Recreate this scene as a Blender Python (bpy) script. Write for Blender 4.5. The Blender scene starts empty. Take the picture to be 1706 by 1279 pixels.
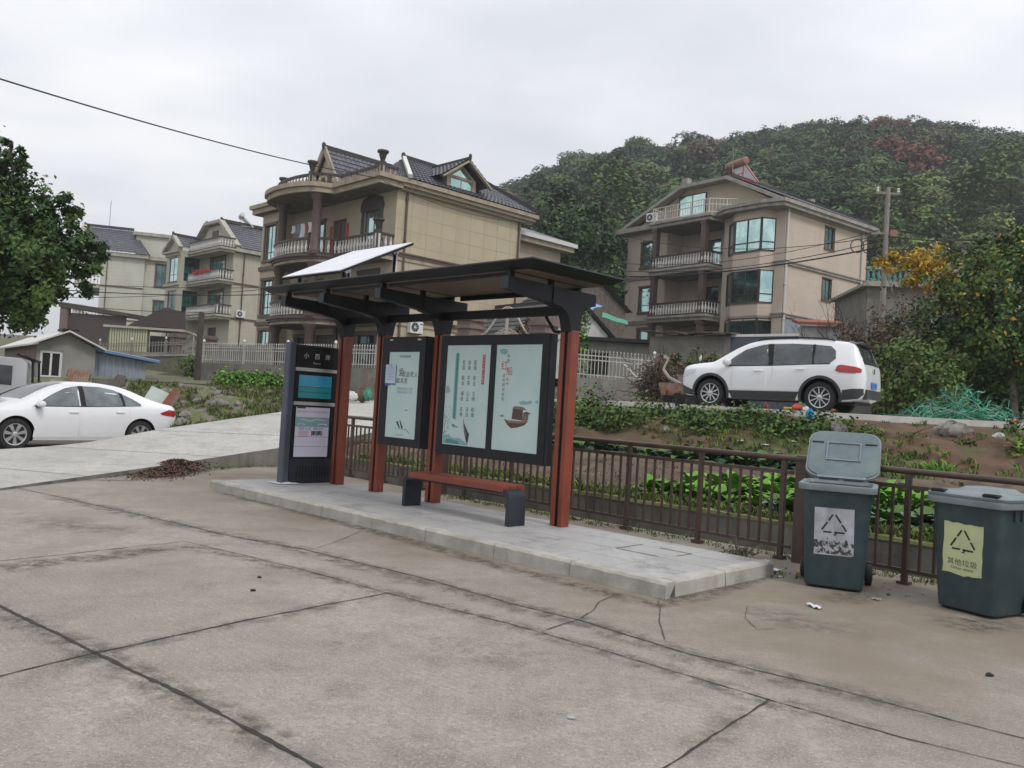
import bpy, math, random
import numpy as np
from mathutils import Vector, Matrix
from mathutils.geometry import tessellate_polygon
random.seed(7); RNG = np.random.default_rng(11)
S = bpy.context.scene
COL = S.collection
R = math.radians

# ------------------------------------------------------------ camera geometry (also used to survey the place)
F, ROLL, HC, EYE = 1398.5, R(3.393), 36.57, 1.5
PIT = math.atan(HC / F)
def ray(px, py):
    dx, dy = px - 853, 639.5 - py
    c, s = math.cos(ROLL), math.sin(ROLL)
    a, b = dx*c - dy*s, dx*s + dy*c
    f = F*math.cos(PIT) - b*math.sin(PIT)
    return Vector((a/f, 1.0, (b*math.cos(PIT) + F*math.sin(PIT))/f))
def at(px, py, Y): r = ray(px, py); return Vector((r.x*Y, Y, EYE + r.z*Y))
def onz(px, py, z): r = ray(px, py); t = (z - EYE)/r.z; return Vector((r.x*t, t, z))
class Frame:
    """local frame: x along angle, y 90 degrees to its left"""
    def __init__(s, o, deg):
        s.o = Vector((o[0], o[1], 0)); t = R(deg); s.a = t
        s.x = Vector((math.cos(t), math.sin(t), 0)); s.y = Vector((-math.sin(t), math.cos(t), 0))
    def w(s, x, y, z=0): return s.o + s.x*x + s.y*y + Vector((0, 0, z))
SH = Frame((1.3469, 6.8905), 45.6)          # bus stop: x away from the kerb, y along it

# ------------------------------------------------------------ materials
MATS = {}
def nodes(name):
    m = bpy.data.materials.new(name); m.use_nodes = True
    nt = m.node_tree; return m, nt, nt.nodes['Principled BSDF']
def N(nt, t, **k):
    n = nt.nodes.new(t)
    for a, b in k.items():
        if a in n.inputs.keys(): n.inputs[a].default_value = b
        else: setattr(n, a, b)
    return n
def c4(c): return (c[0], c[1], c[2], 1)
def mixc(nt, fac, a, b, blend='MIX'):
    n = nt.nodes.new('ShaderNodeMix'); n.data_type = 'RGBA'; n.blend_type = blend
    for i, v in ((0, fac), (6, a), (7, b)):
        if hasattr(v, 'is_linked'): nt.links.new(v, n.inputs[i])
        else: n.inputs[i].default_value = v if i == 0 else c4(v)
    return n.outputs[2]
def ramp(nt, src, lo, hi):
    n = nt.nodes.new('ShaderNodeMapRange'); n.inputs[1].default_value = lo; n.inputs[2].default_value = hi
    nt.links.new(src, n.inputs[0]); return n.outputs[0]
def noise(nt, vec, scale, detail=6, rough=.6, stretch=None):
    if stretch:
        mp = nt.nodes.new('ShaderNodeMapping'); mp.inputs['Scale'].default_value = stretch
        nt.links.new(vec, mp.inputs['Vector']); vec = mp.outputs[0]
    n = N(nt, 'ShaderNodeTexNoise', Scale=scale, Detail=detail, Roughness=rough); nt.links.new(vec, n.inputs['Vector']); return n.outputs['Fac']
def mat(name, col, rough=.6, col2=None, scale=3., lo=.35, hi=.65, metal=0., bump=0., bscale=40., streak=None, coat=0., spec=.5, emit=None, es=1., col3=None, scale3=.6, lo3=.5, hi3=.7):
    m, nt, p = nodes(name); L = nt.links
    pos = nt.nodes.new('ShaderNodeNewGeometry').outputs['Position']
    p.inputs['Roughness'].default_value = rough; p.inputs['Metallic'].default_value = metal
    p.inputs['Coat Weight'].default_value = coat; p.inputs['Specular IOR Level'].default_value = spec
    p.inputs['Base Color'].default_value = c4(col)
    out = None
    if col2:
        f = ramp(nt, noise(nt, pos, scale), lo, hi); out = mixc(nt, f, col, col2)
    if col3:
        f = ramp(nt, noise(nt, pos, scale3, 5), lo3, hi3); out = mixc(nt, f, out or col, col3)
    if streak:
        f = ramp(nt, noise(nt, pos, 1., 5, .65, (streak[1], streak[1], streak[1]*.12)), .5, .75)
        out = mixc(nt, f, out or col, streak[0])
    if out: L.new(out, p.inputs['Base Color'])
    if bump:
        b = N(nt, 'ShaderNodeBump', Strength=bump, Distance=.02); L.new(noise(nt, pos, bscale, 8), b.inputs['Height']); L.new(b.outputs[0], p.inputs['Normal'])
    if emit: p.inputs['Emission Color'].default_value = c4(emit); p.inputs['Emission Strength'].default_value = es
    MATS[name] = m; return m
def grid_mat(name, col, joint, sx, sz, w=.018, rough=.75, col2=None, offset=0., dirt=None):
    """wall tiles: u = x+y in the object's own frame, v = z"""
    m, nt, p = nodes(name); L = nt.links
    tc = nt.nodes.new('ShaderNodeTexCoord'); sp = nt.nodes.new('ShaderNodeSeparateXYZ'); L.new(tc.outputs['Object'], sp.inputs[0])
    ad = N(nt, 'ShaderNodeMath', operation='ADD'); L.new(sp.outputs[0], ad.inputs[0]); L.new(sp.outputs[1], ad.inputs[1])
    cb = nt.nodes.new('ShaderNodeCombineXYZ'); L.new(ad.outputs[0], cb.inputs[0]); L.new(sp.outputs[2], cb.inputs[1])
    br = N(nt, 'ShaderNodeTexBrick', Scale=1.0); br.offset = offset
    br.inputs['Color1'].default_value = c4(col); br.inputs['Color2'].default_value = c4(col2 or col); br.inputs['Mortar'].default_value = c4(joint)
    br.inputs['Mortar Size'].default_value = w; br.inputs['Brick Width'].default_value = sx; br.inputs['Row Height'].default_value = sz
    L.new(cb.outputs[0], br.inputs['Vector'])
    pos = nt.nodes.new('ShaderNodeNewGeometry').outputs['Position']
    o = mixc(nt, ramp(nt, noise(nt, pos, .5, 5), .35, .75), br.outputs['Color'], [c*.82 for c in col])
    if dirt:
        f = ramp(nt, noise(nt, pos, 1., 5, .65, (1.6, 1.6, .18)), .5, .8); o = mixc(nt, f, o, dirt)
    L.new(o, p.inputs['Base Color']); p.inputs['Roughness'].default_value = rough
    MATS[name] = m; return m

M = {}
def mk(k, *a, **b): M[k] = mat(k, *a, **b)
mk('rust_red', (.225, .050, .025), .5, (.175, .036, .018), 2.5, bump=.05, streak=((.13, .032, .019), 5), col3=(.25,.085,.055), scale3=9., lo3=.6, hi3=.75)
mk('charcoal', (.009, .010, .013), .5, (.015, .016, .020), 2, spec=.3)
mk('navy_metal', (.020, .023, .033), .45, (.030, .034, .045), 3, spec=.35)
mk('slate_paint', (.052, .062, .09), .38, (.075, .085, .115), 2.2)
mk('soffit', (.20, .145, .115), .55, (.15, .108, .088), 1.1, streak=((.23, .18, .15), .8))
mk('silver', (.50, .50, .50), .35, metal=.5)
mk('black', (.006, .006, .007), .5, spec=.3)
mk('white_and_glare', (.72, .72, .76), .25, (.62, .62, .67), 2.5)
mk('paper', (.66, .64, .76), .5); mk('paper_blue', (.52, .60, .74), .6)
mk('ink', (.02, .025, .03), .5); mk('ink_gray', (.13, .15, .16), .5); mk('ink_red', (.42, .035, .035), .5); mk('ink_teal', (.075, .24, .245), .5)
mk('ink_blue', (.04, .10, .35), .5); mk('pale_teal', (.21, .40, .41), .5); mk('boat_brown', (.09, .05, .035), .5); mk('boat_light', (.22, .15, .12), .5)
mk('text_white', (.62, .62, .64), .5)
mk('lcd_blue', (.02, .16, .26), .15, (.012, .11, .19), 4, emit=(.02, .14, .22), es=.35)
mk('lcd_teal', (.01, .13, .15), .15, emit=(.01, .11, .12), es=.35)
def poster_mat():
    m, nt, p = nodes('poster'); L = nt.links
    pos = nt.nodes.new('ShaderNodeNewGeometry').outputs['Position']
    f = ramp(nt, noise(nt, pos, 1.3, 4), .4, .7)
    o = mixc(nt, f, (.53, .66, .635), (.43, .60, .60)); L.new(o, p.inputs['Base Color'])
    p.inputs['Roughness'].default_value = .12; p.inputs['Specular IOR Level'].default_value = .5
    M['poster'] = m
poster_mat()
mk('rail_brown', (.06, .038, .028), .45, (.085, .055, .04), 4, bump=.1, streak=((.035, .024, .018), 4))
mk('kerb_stone', (.44, .42, .38), .85, (.34, .32, .285), 5, bump=.35, bscale=60, col3=(.27,.25,.215), scale3=2.6, lo3=.45, hi3=.7)
mk('bin_green', (.019, .040, .046), .5, (.029, .053, .060), 3.5, bump=.08, bscale=90, streak=((.060, .075, .080), 4), col3=(.042,.062,.066), scale3=7.)
mk('grime', (.40, .41, .44), .8, (.05, .05, .045), 24, .46, .54)
mk('bin_lid', (.13, .165, .175), .42, (.18, .21, .225), 3, bump=.06, bscale=50, streak=((.26, .29, .31), 3))
mk('bin_lid_in', (.085, .120, .128), .55, (.125, .165, .172), 4, bump=.05, streak=((.065, .09, .10), 3))
mk('sticker_white', (.44, .46, .51), .6, (.30, .31, .34), 9, streak=((.22, .22, .23), 8)); mk('sticker_yellow', (.52, .56, .31), .6, (.44, .49, .28), 7)
mk('rubber', (.012, .012, .013), .75, bump=.1)
mk('car_white', (.74, .75, .77), .28, coat=.8); mk('car_glass', (.024, .029, .032), .05, (.055, .064, .068), 2.6, .42, .6, spec=.9)  # lighter mottling in the glass colour stands for reflections and the cabin
mk('glass_mottled', (.06, .072, .078), .05, (.14, .165, .175), 2.2, .42, .6, spec=.9)  # opaque too, reflections put into the colour as lighter mottling
mk('car_plastic', (.035, .037, .042), .55); mk('chrome', (.62, .62, .63), .18, metal=.9); mk('rim', (.55, .56, .57), .3, metal=.6); mk('rim_dark', (.02, .02, .022), .4)
mk('lamp_red', (.35, .012, .018), .15, coat=.6); mk('lamp_clear', (.6, .62, .65), .1, coat=.5); mk('plate_blue', (.03, .14, .5), .4)
mk('brake_dark', (.02, .02, .02), .7)
# houses
M['tan_tile'] = grid_mat('tan_tile', (.49, .42, .295), (.25, .21, .145), 1.02, .78, .018, .6, (.455, .39, .27), dirt=(.38, .32, .22))
M['tan_plain'] = grid_mat('tan_plain', (.45, .39, .29), (.30, .255, .19), .75, .5, .012, .75, dirt=(.34, .29, .215))
M['buff_wall'] = grid_mat('buff_wall', (.55, .46, .385), (.46, .385, .325), 3.3, .44, .012, .8, (.53, .445, .37), dirt=(.44, .37, .31))
M['cream_wall'] = grid_mat('cream_wall', (.45, .425, .35), (.36, .34, .28), 3., .42, .014, .8, dirt=(.36, .34, .28))
M['ivory_wall'] = grid_mat('ivory_wall', (.53, .525, .45), (.43, .425, .365), 4., .40, .013, .8, dirt=(.44, .43, .37))
mk('cornice_tan', (.39, .325, .245), .75, (.31, .255, .19), 2, streak=((.21, .17, .125), 2)); mk('cornice_gray', (.34, .315, .275), .8, (.25, .23, .205), 2, streak=((.17, .16, .145), 2))
mk('cornice_cream', (.44, .415, .34), .8, (.34, .32, .26), 1.5, streak=((.22, .20, .165), 2))
mk('maroon_stone', (.105, .066, .060), .55, (.075, .047, .043), 3); mk('brown_trim', (.13, .088, .06), .65, (.09, .06, .042), 3)
mk('dark_wood', (.035, .024, .022), .5, (.055, .036, .03), 3); mk('win_frame', (.035, .028, .024), .45); mk('white_frame', (.6, .6, .58), .5)
mk('baluster_white', (.66, .64, .61), .6, (.52, .50, .48), 6); mk('rail_dark', (.042, .030, .028), .55)
mk('white_pipe', (.55, .53, .47), .6); mk('unlit_inside', (.012, .012, .012), .9); mk('ceil_gray', (.20, .175, .15), .9, (.13, .115, .10), 1.5)
def teal_glass(k, tint, dark):
    m, nt, p = nodes(k); L = nt.links
    pos = nt.nodes.new('ShaderNodeNewGeometry').outputs['Position']
    p.inputs['Metallic'].default_value = .85; p.inputs['Roughness'].default_value = .06
    L.new(mixc(nt, ramp(nt, noise(nt, pos, .8, 3), .4, .6), tint, dark), p.inputs['Base Color'])
    b = N(nt, 'ShaderNodeBump', Strength=.05, Distance=.05); L.new(noise(nt, pos, .7, 2), b.inputs['Height']); L.new(b.outputs[0], p.inputs['Normal'])
    M[k] = m
teal_glass('teal_glass', (.56, .74, .70), (.36, .54, .52)); teal_glass('deep_glass', (.05, .09, .09), (.12, .19, .185)); teal_glass('green_glass', (.02, .10, .08), (.035, .13, .11))
mk('roof_tile', (.060, .062, .078), .45, (.10, .10, .118), 5, bump=.1, streak=((.15, .15, .17), 1.5)); mk('roof_ridge', (.032, .031, .036), .6)
mk('old_tile', (.055, .055, .058), .8, (.09, .09, .09), 6, bump=.3); mk('lime_white', (.52, .52, .52), .85, (.38, .38, .375), 1.5, streak=((.22, .22, .215), 2))
mk('weather_wood', (.16, .13, .11), .85, (.09, .075, .066), 6, streak=((.07, .06, .052), 5)); mk('tarp_blue', (.13, .28, .58), .5, (.30, .44, .66), 2.5); mk('tarp_green', (.05, .26, .17), .6)
mk('old_concrete', (.22, .205, .18), .9, (.145, .135, .118), 2.2, bump=.4, bscale=18, streak=((.065, .060, .052), 2.2)); mk('wall_cement', (.27, .265, .245), .9, (.21, .205, .19), 1.2, bump=.2, streak=((.15, .148, .135), 2))
mk('panel_blue', (.052, .068, .098), .55, (.075, .09, .118), 1.6, streak=((.10, .105, .12), 2.5)); mk('metal_blue', (.25, .30, .36), .5, (.20, .245, .30), 1.5, streak=((.30, .31, .31), 2)); mk('roof_white', (.60, .58, .56), .6, (.48, .46, .44), 1.5)
mk('edge_blue', (.10, .19, .36), .5); mk('carport_brown', (.062, .047, .043), .7); mk('yellow_panel', (.42, .425, .30), .7)
mk('fence_white', (.46, .45, .42), .5, (.33, .32, .29), 5, streak=((.22, .20, .17), 5)); mk('gate_stone', (.20, .145, .122), .8, (.135, .10, .085), 3, streak=((.085, .066, .058), 3)); mk('gate_metal', (.44, .38, .34), .5, (.36, .29, .26), 4)
mk('ac_white', (.66, .66, .65), .5); mk('pole_concrete', (.27, .25, .22), .9, (.19, .175, .155), 2.5); mk('pole_wood', (.05, .04, .034), .9, (.08, .063, .052), 5); mk('cable', (.012, .012, .013), .7)
mk('cloth_red', (.48, .035, .04), .8); mk('cloth_white', (.6, .6, .62), .8); mk('cloth_blue', (.16, .25, .42), .8)
# vegetation
for k, c, c2 in (('leaf_dark', (.030, .062, .022), (.045, .085, .030)), ('leaf_mid', (.065, .118, .034), (.090, .150, .042)), ('leaf_light', (.115, .175, .042), (.088, .145, .036)),
                 ('leaf_lime', (.15, .26, .035), (.11, .21, .03)), ('leaf_fresh', (.105, .25, .038), (.16, .33, .055)), ('leaf_gray', (.125, .20, .125), (.085, .16, .09)), ('leaf_yellow', (.50, .32, .035), (.42, .235, .02)),
                 ('leaf_olive', (.105, .112, .042), (.080, .088, .034)), ('leaf_red', (.20, .060, .042), (.15, .05, .034)), ('leaf_hill_deep', (.026, .058, .022), (.038, .075, .027)), ('leaf_hill_green', (.062, .12, .034), (.08, .145, .04)), ('leaf_hill_moss', (.12, .152, .044), (.098, .125, .038)), ('leaf_hill_pale', (.20, .26, .065), (.165, .22, .058)), ('leaf_brown', (.125, .092, .062), (.155, .115, .078)),
                 ('leaf_pine', (.032, .062, .034), (.045, .08, .042)), ('moss', (.15, .19, .04), (.10, .13, .032)), ('twig', (.085, .062, .048), (.055, .04, .032)), ('leaf_dead', (.105, .062, .038), (.065, .040, .027)),
                 ('strap_green', (.015, .19, .105), (.03, .30, .18)), ('strap_pale', (.24, .38, .32), (.14, .28, .22)), ('leaf_blue', (.045, .105, .06), (.03, .075, .045))):
    mk(k, c, .65 if 'strap' not in k else .3, c2, 1.7, .42, .58, spec=.18 if 'strap' not in k else .5)
mk('bark', (.068, .052, .042), .9, (.04, .031, .025), 9, bump=.5); mk('bark_pale', (.16, .13, .105), .9, (.10, .08, .066), 6, bump=.4)
mk('soil', (.105, .070, .048), .95, (.062, .042, .030), 3.2, bump=1., bscale=14, col3=(.15, .115, .072), scale3=1.4); mk('bank_soil', (.125, .072, .043), .95, (.075, .046, .029), 2.2, bump=1., bscale=9, col3=(.072, .080, .028), scale3=.9, lo3=.5, hi3=.6)
mk('mossy', (.135, .15, .045), .95, (.20, .19, .10), 3., bump=.6, bscale=30, col3=(.10, .085, .055), scale3=2.2); mk('rubble', (.20, .175, .14), .9, (.115, .10, .078), 4, bump=.6, bscale=12, col3=(.095, .115, .034), scale3=2.2, lo3=.42, hi3=.56)
mk('stone', (.26, .245, .215), .9, (.17, .16, .14), 5, bump=.5, bscale=25); mk('joint_dirt', (.024, .022, .019), .95, (.045, .042, .034), 8); mk('crack', (.055, .049, .041), .95)
mk('hill_soil', (.035, .045, .022), .95, (.05, .045, .03), .15); mk('far_ground', (.11, .115, .06), .95, (.085, .07, .05), .3, bump=.3, bscale=2)
mk('brick_red', (.26, .085, .05), .85, (.19, .065, .042), 5); mk('rust', (.21, .085, .05), .75, (.32, .22, .18), 4, bump=.2); mk('plank', (.19, .135, .11), .8, (.13, .09, .074), 5)
mk('bag_blue', (.02, .27, .60), .4); mk('toy_yellow', (.62, .42, .03), .5); mk('toy_red', (.52, .05, .04), .5); mk('door_pale', (.45, .50, .46), .6, (.38, .43, .40), 3); mk('concrete_edge', (.66, .635, .585), .85, (.54, .52, .475), 3)
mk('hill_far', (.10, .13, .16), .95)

# ------------------------------------------------------------ mesh builder
class MB:
    def __init__(s): s.v, s.f, s.mi, s.mats, s.sm, s.T, s.cur, s.smooth = [], [], [], [], [], Matrix(), 0, False
    def m(s, k):
        mm = M[k] if isinstance(k, str) else k
        if mm not in s.mats: s.mats.append(mm)
        s.cur = s.mats.index(mm); return s
    def add(s, vs, fs):
        if not s.mats: s.m('silver')
        n = len(s.v); s.v += [tuple(s.T @ Vector(p)) for p in vs]
        for f in fs: s.f.append(tuple(i + n for i in f)); s.mi.append(s.cur); s.sm.append(s.smooth)
        return s
    def box(s, x0, x1, y0, y1, z0, z1):
        x0, x1 = min(x0, x1), max(x0, x1); y0, y1 = min(y0, y1), max(y0, y1)
        return s.add([(x0,y0,z0),(x1,y0,z0),(x1,y1,z0),(x0,y1,z0),(x0,y0,z1),(x1,y0,z1),(x1,y1,z1),(x0,y1,z1)],
                     [(3,2,1,0),(4,5,6,7),(0,1,5,4),(1,2,6,5),(2,3,7,6),(3,0,4,7)])
    def hexa(s, b, t):       # two quads, bottom and top
        return s.add(list(b) + list(t), [(3,2,1,0),(4,5,6,7),(0,1,5,4),(1,2,6,5),(2,3,7,6),(3,0,4,7)])
    def rbox(s, x0, x1, y0, y1, z0, z1, r=.01):   # box with chamfered vertical and top edges
        p = [(x0+r,y0),(x1-r,y0),(x1,y0+r),(x1,y1-r),(x1-r,y1),(x0+r,y1),(x0,y1-r),(x0,y0+r)]
        q = [(min(max(x,x0+r),x1-r), min(max(y,y0+r),y1-r)) for x, y in p]
        n = 8; vs = [(x,y,z0) for x,y in p] + [(x,y,z1-r) for x,y in p] + [(x,y,z1) for x,y in q]
        fs = [tuple(reversed(range(n)))] + [tuple(range(2*n,3*n))]
        for k in range(2):
            for i in range(n): j = (i+1) % n; fs.append((k*n+i, k*n+j, (k+1)*n+j, (k+1)*n+i))
        return s.add(vs, fs)
    def beam(s, p, q, w, h, up=(0, 0, 1)):
        p, q = Vector(p), Vector(q); d = (q-p).normalized(); u = Vector(up)
        if abs(d.dot(u)) > .98: u = Vector((1, 0, 0))
        a = d.cross(u).normalized()*(w/2); b = a.cross(d).normalized()*(h/2)
        return s.hexa([p-a-b, p+a-b, p+a+b, p-a+b], [q-a-b, q+a-b, q+a+b, q-a+b])
    def prism(s, poly, h0, h1, axis='z'):      # poly in the two other axes
        P = {'z': lambda a, b, h: (a, b, h), 'x': lambda a, b, h: (h, a, b), 'y': lambda a, b, h: (a, h, b)}[axis]
        n = len(poly); vs = [P(a, b, h0) for a, b in poly] + [P(a, b, h1) for a, b in poly]
        tri = tessellate_polygon([[Vector((a, b, 0)) for a, b in poly]])
        fs = [tuple(reversed(t)) for t in tri] + [tuple(i+n for i in t) for t in tri]
        ar = sum(poly[i][0]*poly[(i+1) % n][1] - poly[(i+1) % n][0]*poly[i][1] for i in range(n))
        if ar < 0: pass
        fs += [(i, (i+1) % n, n+(i+1) % n, n+i) for i in range(n)]
        return s.add(vs, fs)
    def tube(s, pts, r, n=8, cap=True):
        pts = [Vector(p) for p in pts]; vs, fs = [], []
        rs = r if isinstance(r, (list, tuple)) else [r]*len(pts)
        a = None
        for i, p in enumerate(pts):
            d = (pts[min(i+1, len(pts)-1)] - pts[max(i-1, 0)]).normalized()
            if a is None: a = d.orthogonal().normalized()
            else: a = (a - d*a.dot(d)); a = a.normalized() if a.length > 1e-6 else d.orthogonal().normalized()
            b = d.cross(a)
            for k in range(n): t = 2*math.pi*k/n; vs.append(p + (a*math.cos(t) + b*math.sin(t))*rs[i])
        for i in range(len(pts)-1):
            for k in range(n): l = (k+1) % n; fs.append((i*n+k, i*n+l, (i+1)*n+l, (i+1)*n+k))
        if cap: fs += [tuple(reversed(range(n))), tuple(range((len(pts)-1)*n, len(pts)*n))]
        return s.add(vs, fs)
    def lathe(s, prof, c=(0, 0, 0), n=16, axis='z'):    # prof: (r, h)
        vs, fs = [], []
        for r, h in prof:
            for k in range(n):
                t = 2*math.pi*k/n; a, b = r*math.cos(t), r*math.sin(t)
                vs.append(Vector(c) + Vector({'z': (a, b, h), 'y': (b, h, a), 'x': (h, a, b)}[axis]))
        for i in range(len(prof)-1):
            for k in range(n): l = (k+1) % n; fs.append((i*n+k, i*n+l, (i+1)*n+l, (i+1)*n+k))
        fs += [tuple(reversed(range(n))), tuple(range((len(prof)-1)*n, len(prof)*n))]
        return s.add(vs, fs)
    def grid(s, fn, nu, nv):
        vs = [fn(i/nu, j/nv) for j in range(nv+1) for i in range(nu+1)]
        return s.add(vs, [(j*(nu+1)+i, j*(nu+1)+i+1, (j+1)*(nu+1)+i+1, (j+1)*(nu+1)+i) for j in range(nv) for i in range(nu)])
    def poly(s, pts, d=None):
        return s.add(pts, [tuple(range(len(pts)))])
    def text(s, body, size, mtx, align='CENTER', sx=1.):
        key = (body, align)
        if key not in TEXTS:
            c = bpy.data.curves.new('lettering', 'FONT'); c.body = body; c.size = 1; c.align_x = align; c.align_y = 'CENTER'; c.resolution_u = 3
            o = bpy.data.objects.new('lettering', c); COL.objects.link(o)
            me = o.evaluated_get(bpy.context.evaluated_depsgraph_get()).to_mesh()
            TEXTS[key] = ([tuple(v.co) for v in me.vertices], [tuple(p.vertices) for p in me.polygons])
            bpy.data.objects.remove(o); bpy.data.curves.remove(c)
        vs, fs = TEXTS[key]; T = s.T; s.T = T @ mtx @ Matrix.Diagonal((size*sx, size, size, 1)); s.add(vs, fs); s.T = T; return s
    def build(s, name, parent=None, smooth=None, bevel=0.):
        me = bpy.data.meshes.new(name); me.from_pydata(s.v, [], s.f)
        for mm in s.mats: me.materials.append(mm)
        me.polygons.foreach_set('material_index', s.mi)
        me.polygons.foreach_set('use_smooth', [bool(x) or smooth is not None for x in s.sm])
        me.update()
        o = bpy.data.objects.new(name, me); COL.objects.link(o)
        if smooth: me.set_sharp_from_angle(angle=R(smooth))
        if bevel:
            md = o.modifiers.new('bevel', 'BEVEL'); md.width = bevel; md.segments = 2; md.limit_method = 'ANGLE'; md.angle_limit = R(40); md.harden_normals = False
        if parent: o.parent = parent
        return o
TEXTS = {}
def tag(o, label=None, cat=None, group=None, kind=None):
    for k, v in (('label', label), ('category', cat), ('group', group), ('kind', kind)):
        if v: o[k] = v
    return o
def empty(name, loc, rz=0., label=None, cat=None, group=None, scale=1.):
    o = bpy.data.objects.new(name, None); COL.objects.link(o); o.location = loc; o.rotation_euler = (0, 0, rz); o.empty_display_size = .2; o.scale = (scale,)*3
    return tag(o, label, cat, group)
def struct(o): o['kind'] = 'structure'; return o
def kids(o): return [c for c in COL.objects if c.parent == o]
def copy_tree(o, parent=None):
    c = o.copy(); COL.objects.link(c); c.parent = parent
    for k in kids(o): copy_tree(k, c)
    return c
def fast_quads(name, P, mi, mats, parent=None, smooth=False):
    """P: (n,4,3) quads"""
    n = len(P); me = bpy.data.meshes.new(name)
    me.vertices.add(n*4); me.vertices.foreach_set('co', np.ascontiguousarray(P, dtype=np.float32).ravel())
    me.loops.add(n*4); me.loops.foreach_set('vertex_index', np.arange(n*4, dtype=np.int32))
    me.polygons.add(n); me.polygons.foreach_set('loop_start', np.arange(0, n*4, 4, dtype=np.int32))
    try: me.polygons.foreach_set('loop_total', np.full(n, 4, dtype=np.int32))
    except Exception: pass
    for k in mats: me.materials.append(M[k])
    me.polygons.foreach_set('material_index', np.asarray(mi, dtype=np.int32)); me.update(calc_edges=True)
    o = bpy.data.objects.new(name, me); COL.objects.link(o)
    if parent: o.parent = parent
    return o
def unit(v): return v/np.maximum(np.linalg.norm(v, axis=-1, keepdims=True), 1e-9)
def leaf_quads(C, size, up=.4, out=None, asp=.55, droop=0., ow=1.1):
    """leaf-shaped rhombus at every centre, folded a little along its rib"""
    n = len(C); d = RNG.normal(size=(n, 3)); nrm = RNG.normal(size=(n, 3)); nrm[:, 2] += up*2
    if out is not None: nrm += out*ow
    nrm = unit(nrm); d = unit(d - nrm*np.sum(d*nrm, 1, keepdims=True)); d[:, 2] -= droop; d = unit(d)
    b = unit(np.cross(nrm, d)); L = (size*RNG.uniform(.7, 1.3, n))[:, None]
    P = np.empty((n, 4, 3)); P[:, 0] = C - d*L*.5; P[:, 2] = C + d*L*.5
    P[:, 1] = C + b*L*asp*.5 + nrm*L*.08 - d*L*.05; P[:, 3] = C - b*L*asp*.5 + nrm*L*.08 - d*L*.05
    return P
def lobes_points(lobes, n, clumps=40, spread=.22, shell=.55):
    """leaf centres gathered in clumps through the outer volume of some ellipsoid lobes"""
    w = np.array([l[3]*l[4]*l[5] for l in lobes])**.67; w /= w.sum(); out, nr, cid = [], [], []
    base = 0
    for l, k in zip(lobes, RNG.multinomial(n, w)):
        kc = max(3, int(clumps*k/max(n, 1))+1)
        dirs = unit(RNG.normal(size=(kc, 3))); rad = RNG.uniform(shell, 1., kc)**.6
        cc = dirs*rad[:, None]; pick = RNG.integers(0, kc, k)
        p = cc[pick] + RNG.normal(size=(k, 3))*spread
        out.append(p*np.array(l[3:6]) + np.array(l[:3])); nr.append(unit(p)); cid.append(pick + base); base += kc
    return np.concatenate(out), np.concatenate(nr), np.concatenate(cid)
def foliage(name, parent, lobes, n, size, mats, wts, clumps=60, spread=.2, shell=.55, up=.4, asp=.55, droop=0., zmin=None):
    C, nr, cid = lobes_points(lobes, n, clumps, spread, shell)
    if zmin is not None: k = C[:, 2] > zmin; C, nr, cid = C[k], nr[k], cid[k]
    cm = RNG.choice(len(mats), size=cid.max()+1, p=np.array(wts)/sum(wts)); mi = cm[cid]
    sw = RNG.random(len(mi)) < .2; mi = np.where(sw, RNG.integers(0, len(mats), len(mi)), mi)
    return fast_quads(name, leaf_quads(C, size, up, nr, asp, droop), mi, mats, parent)
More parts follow.
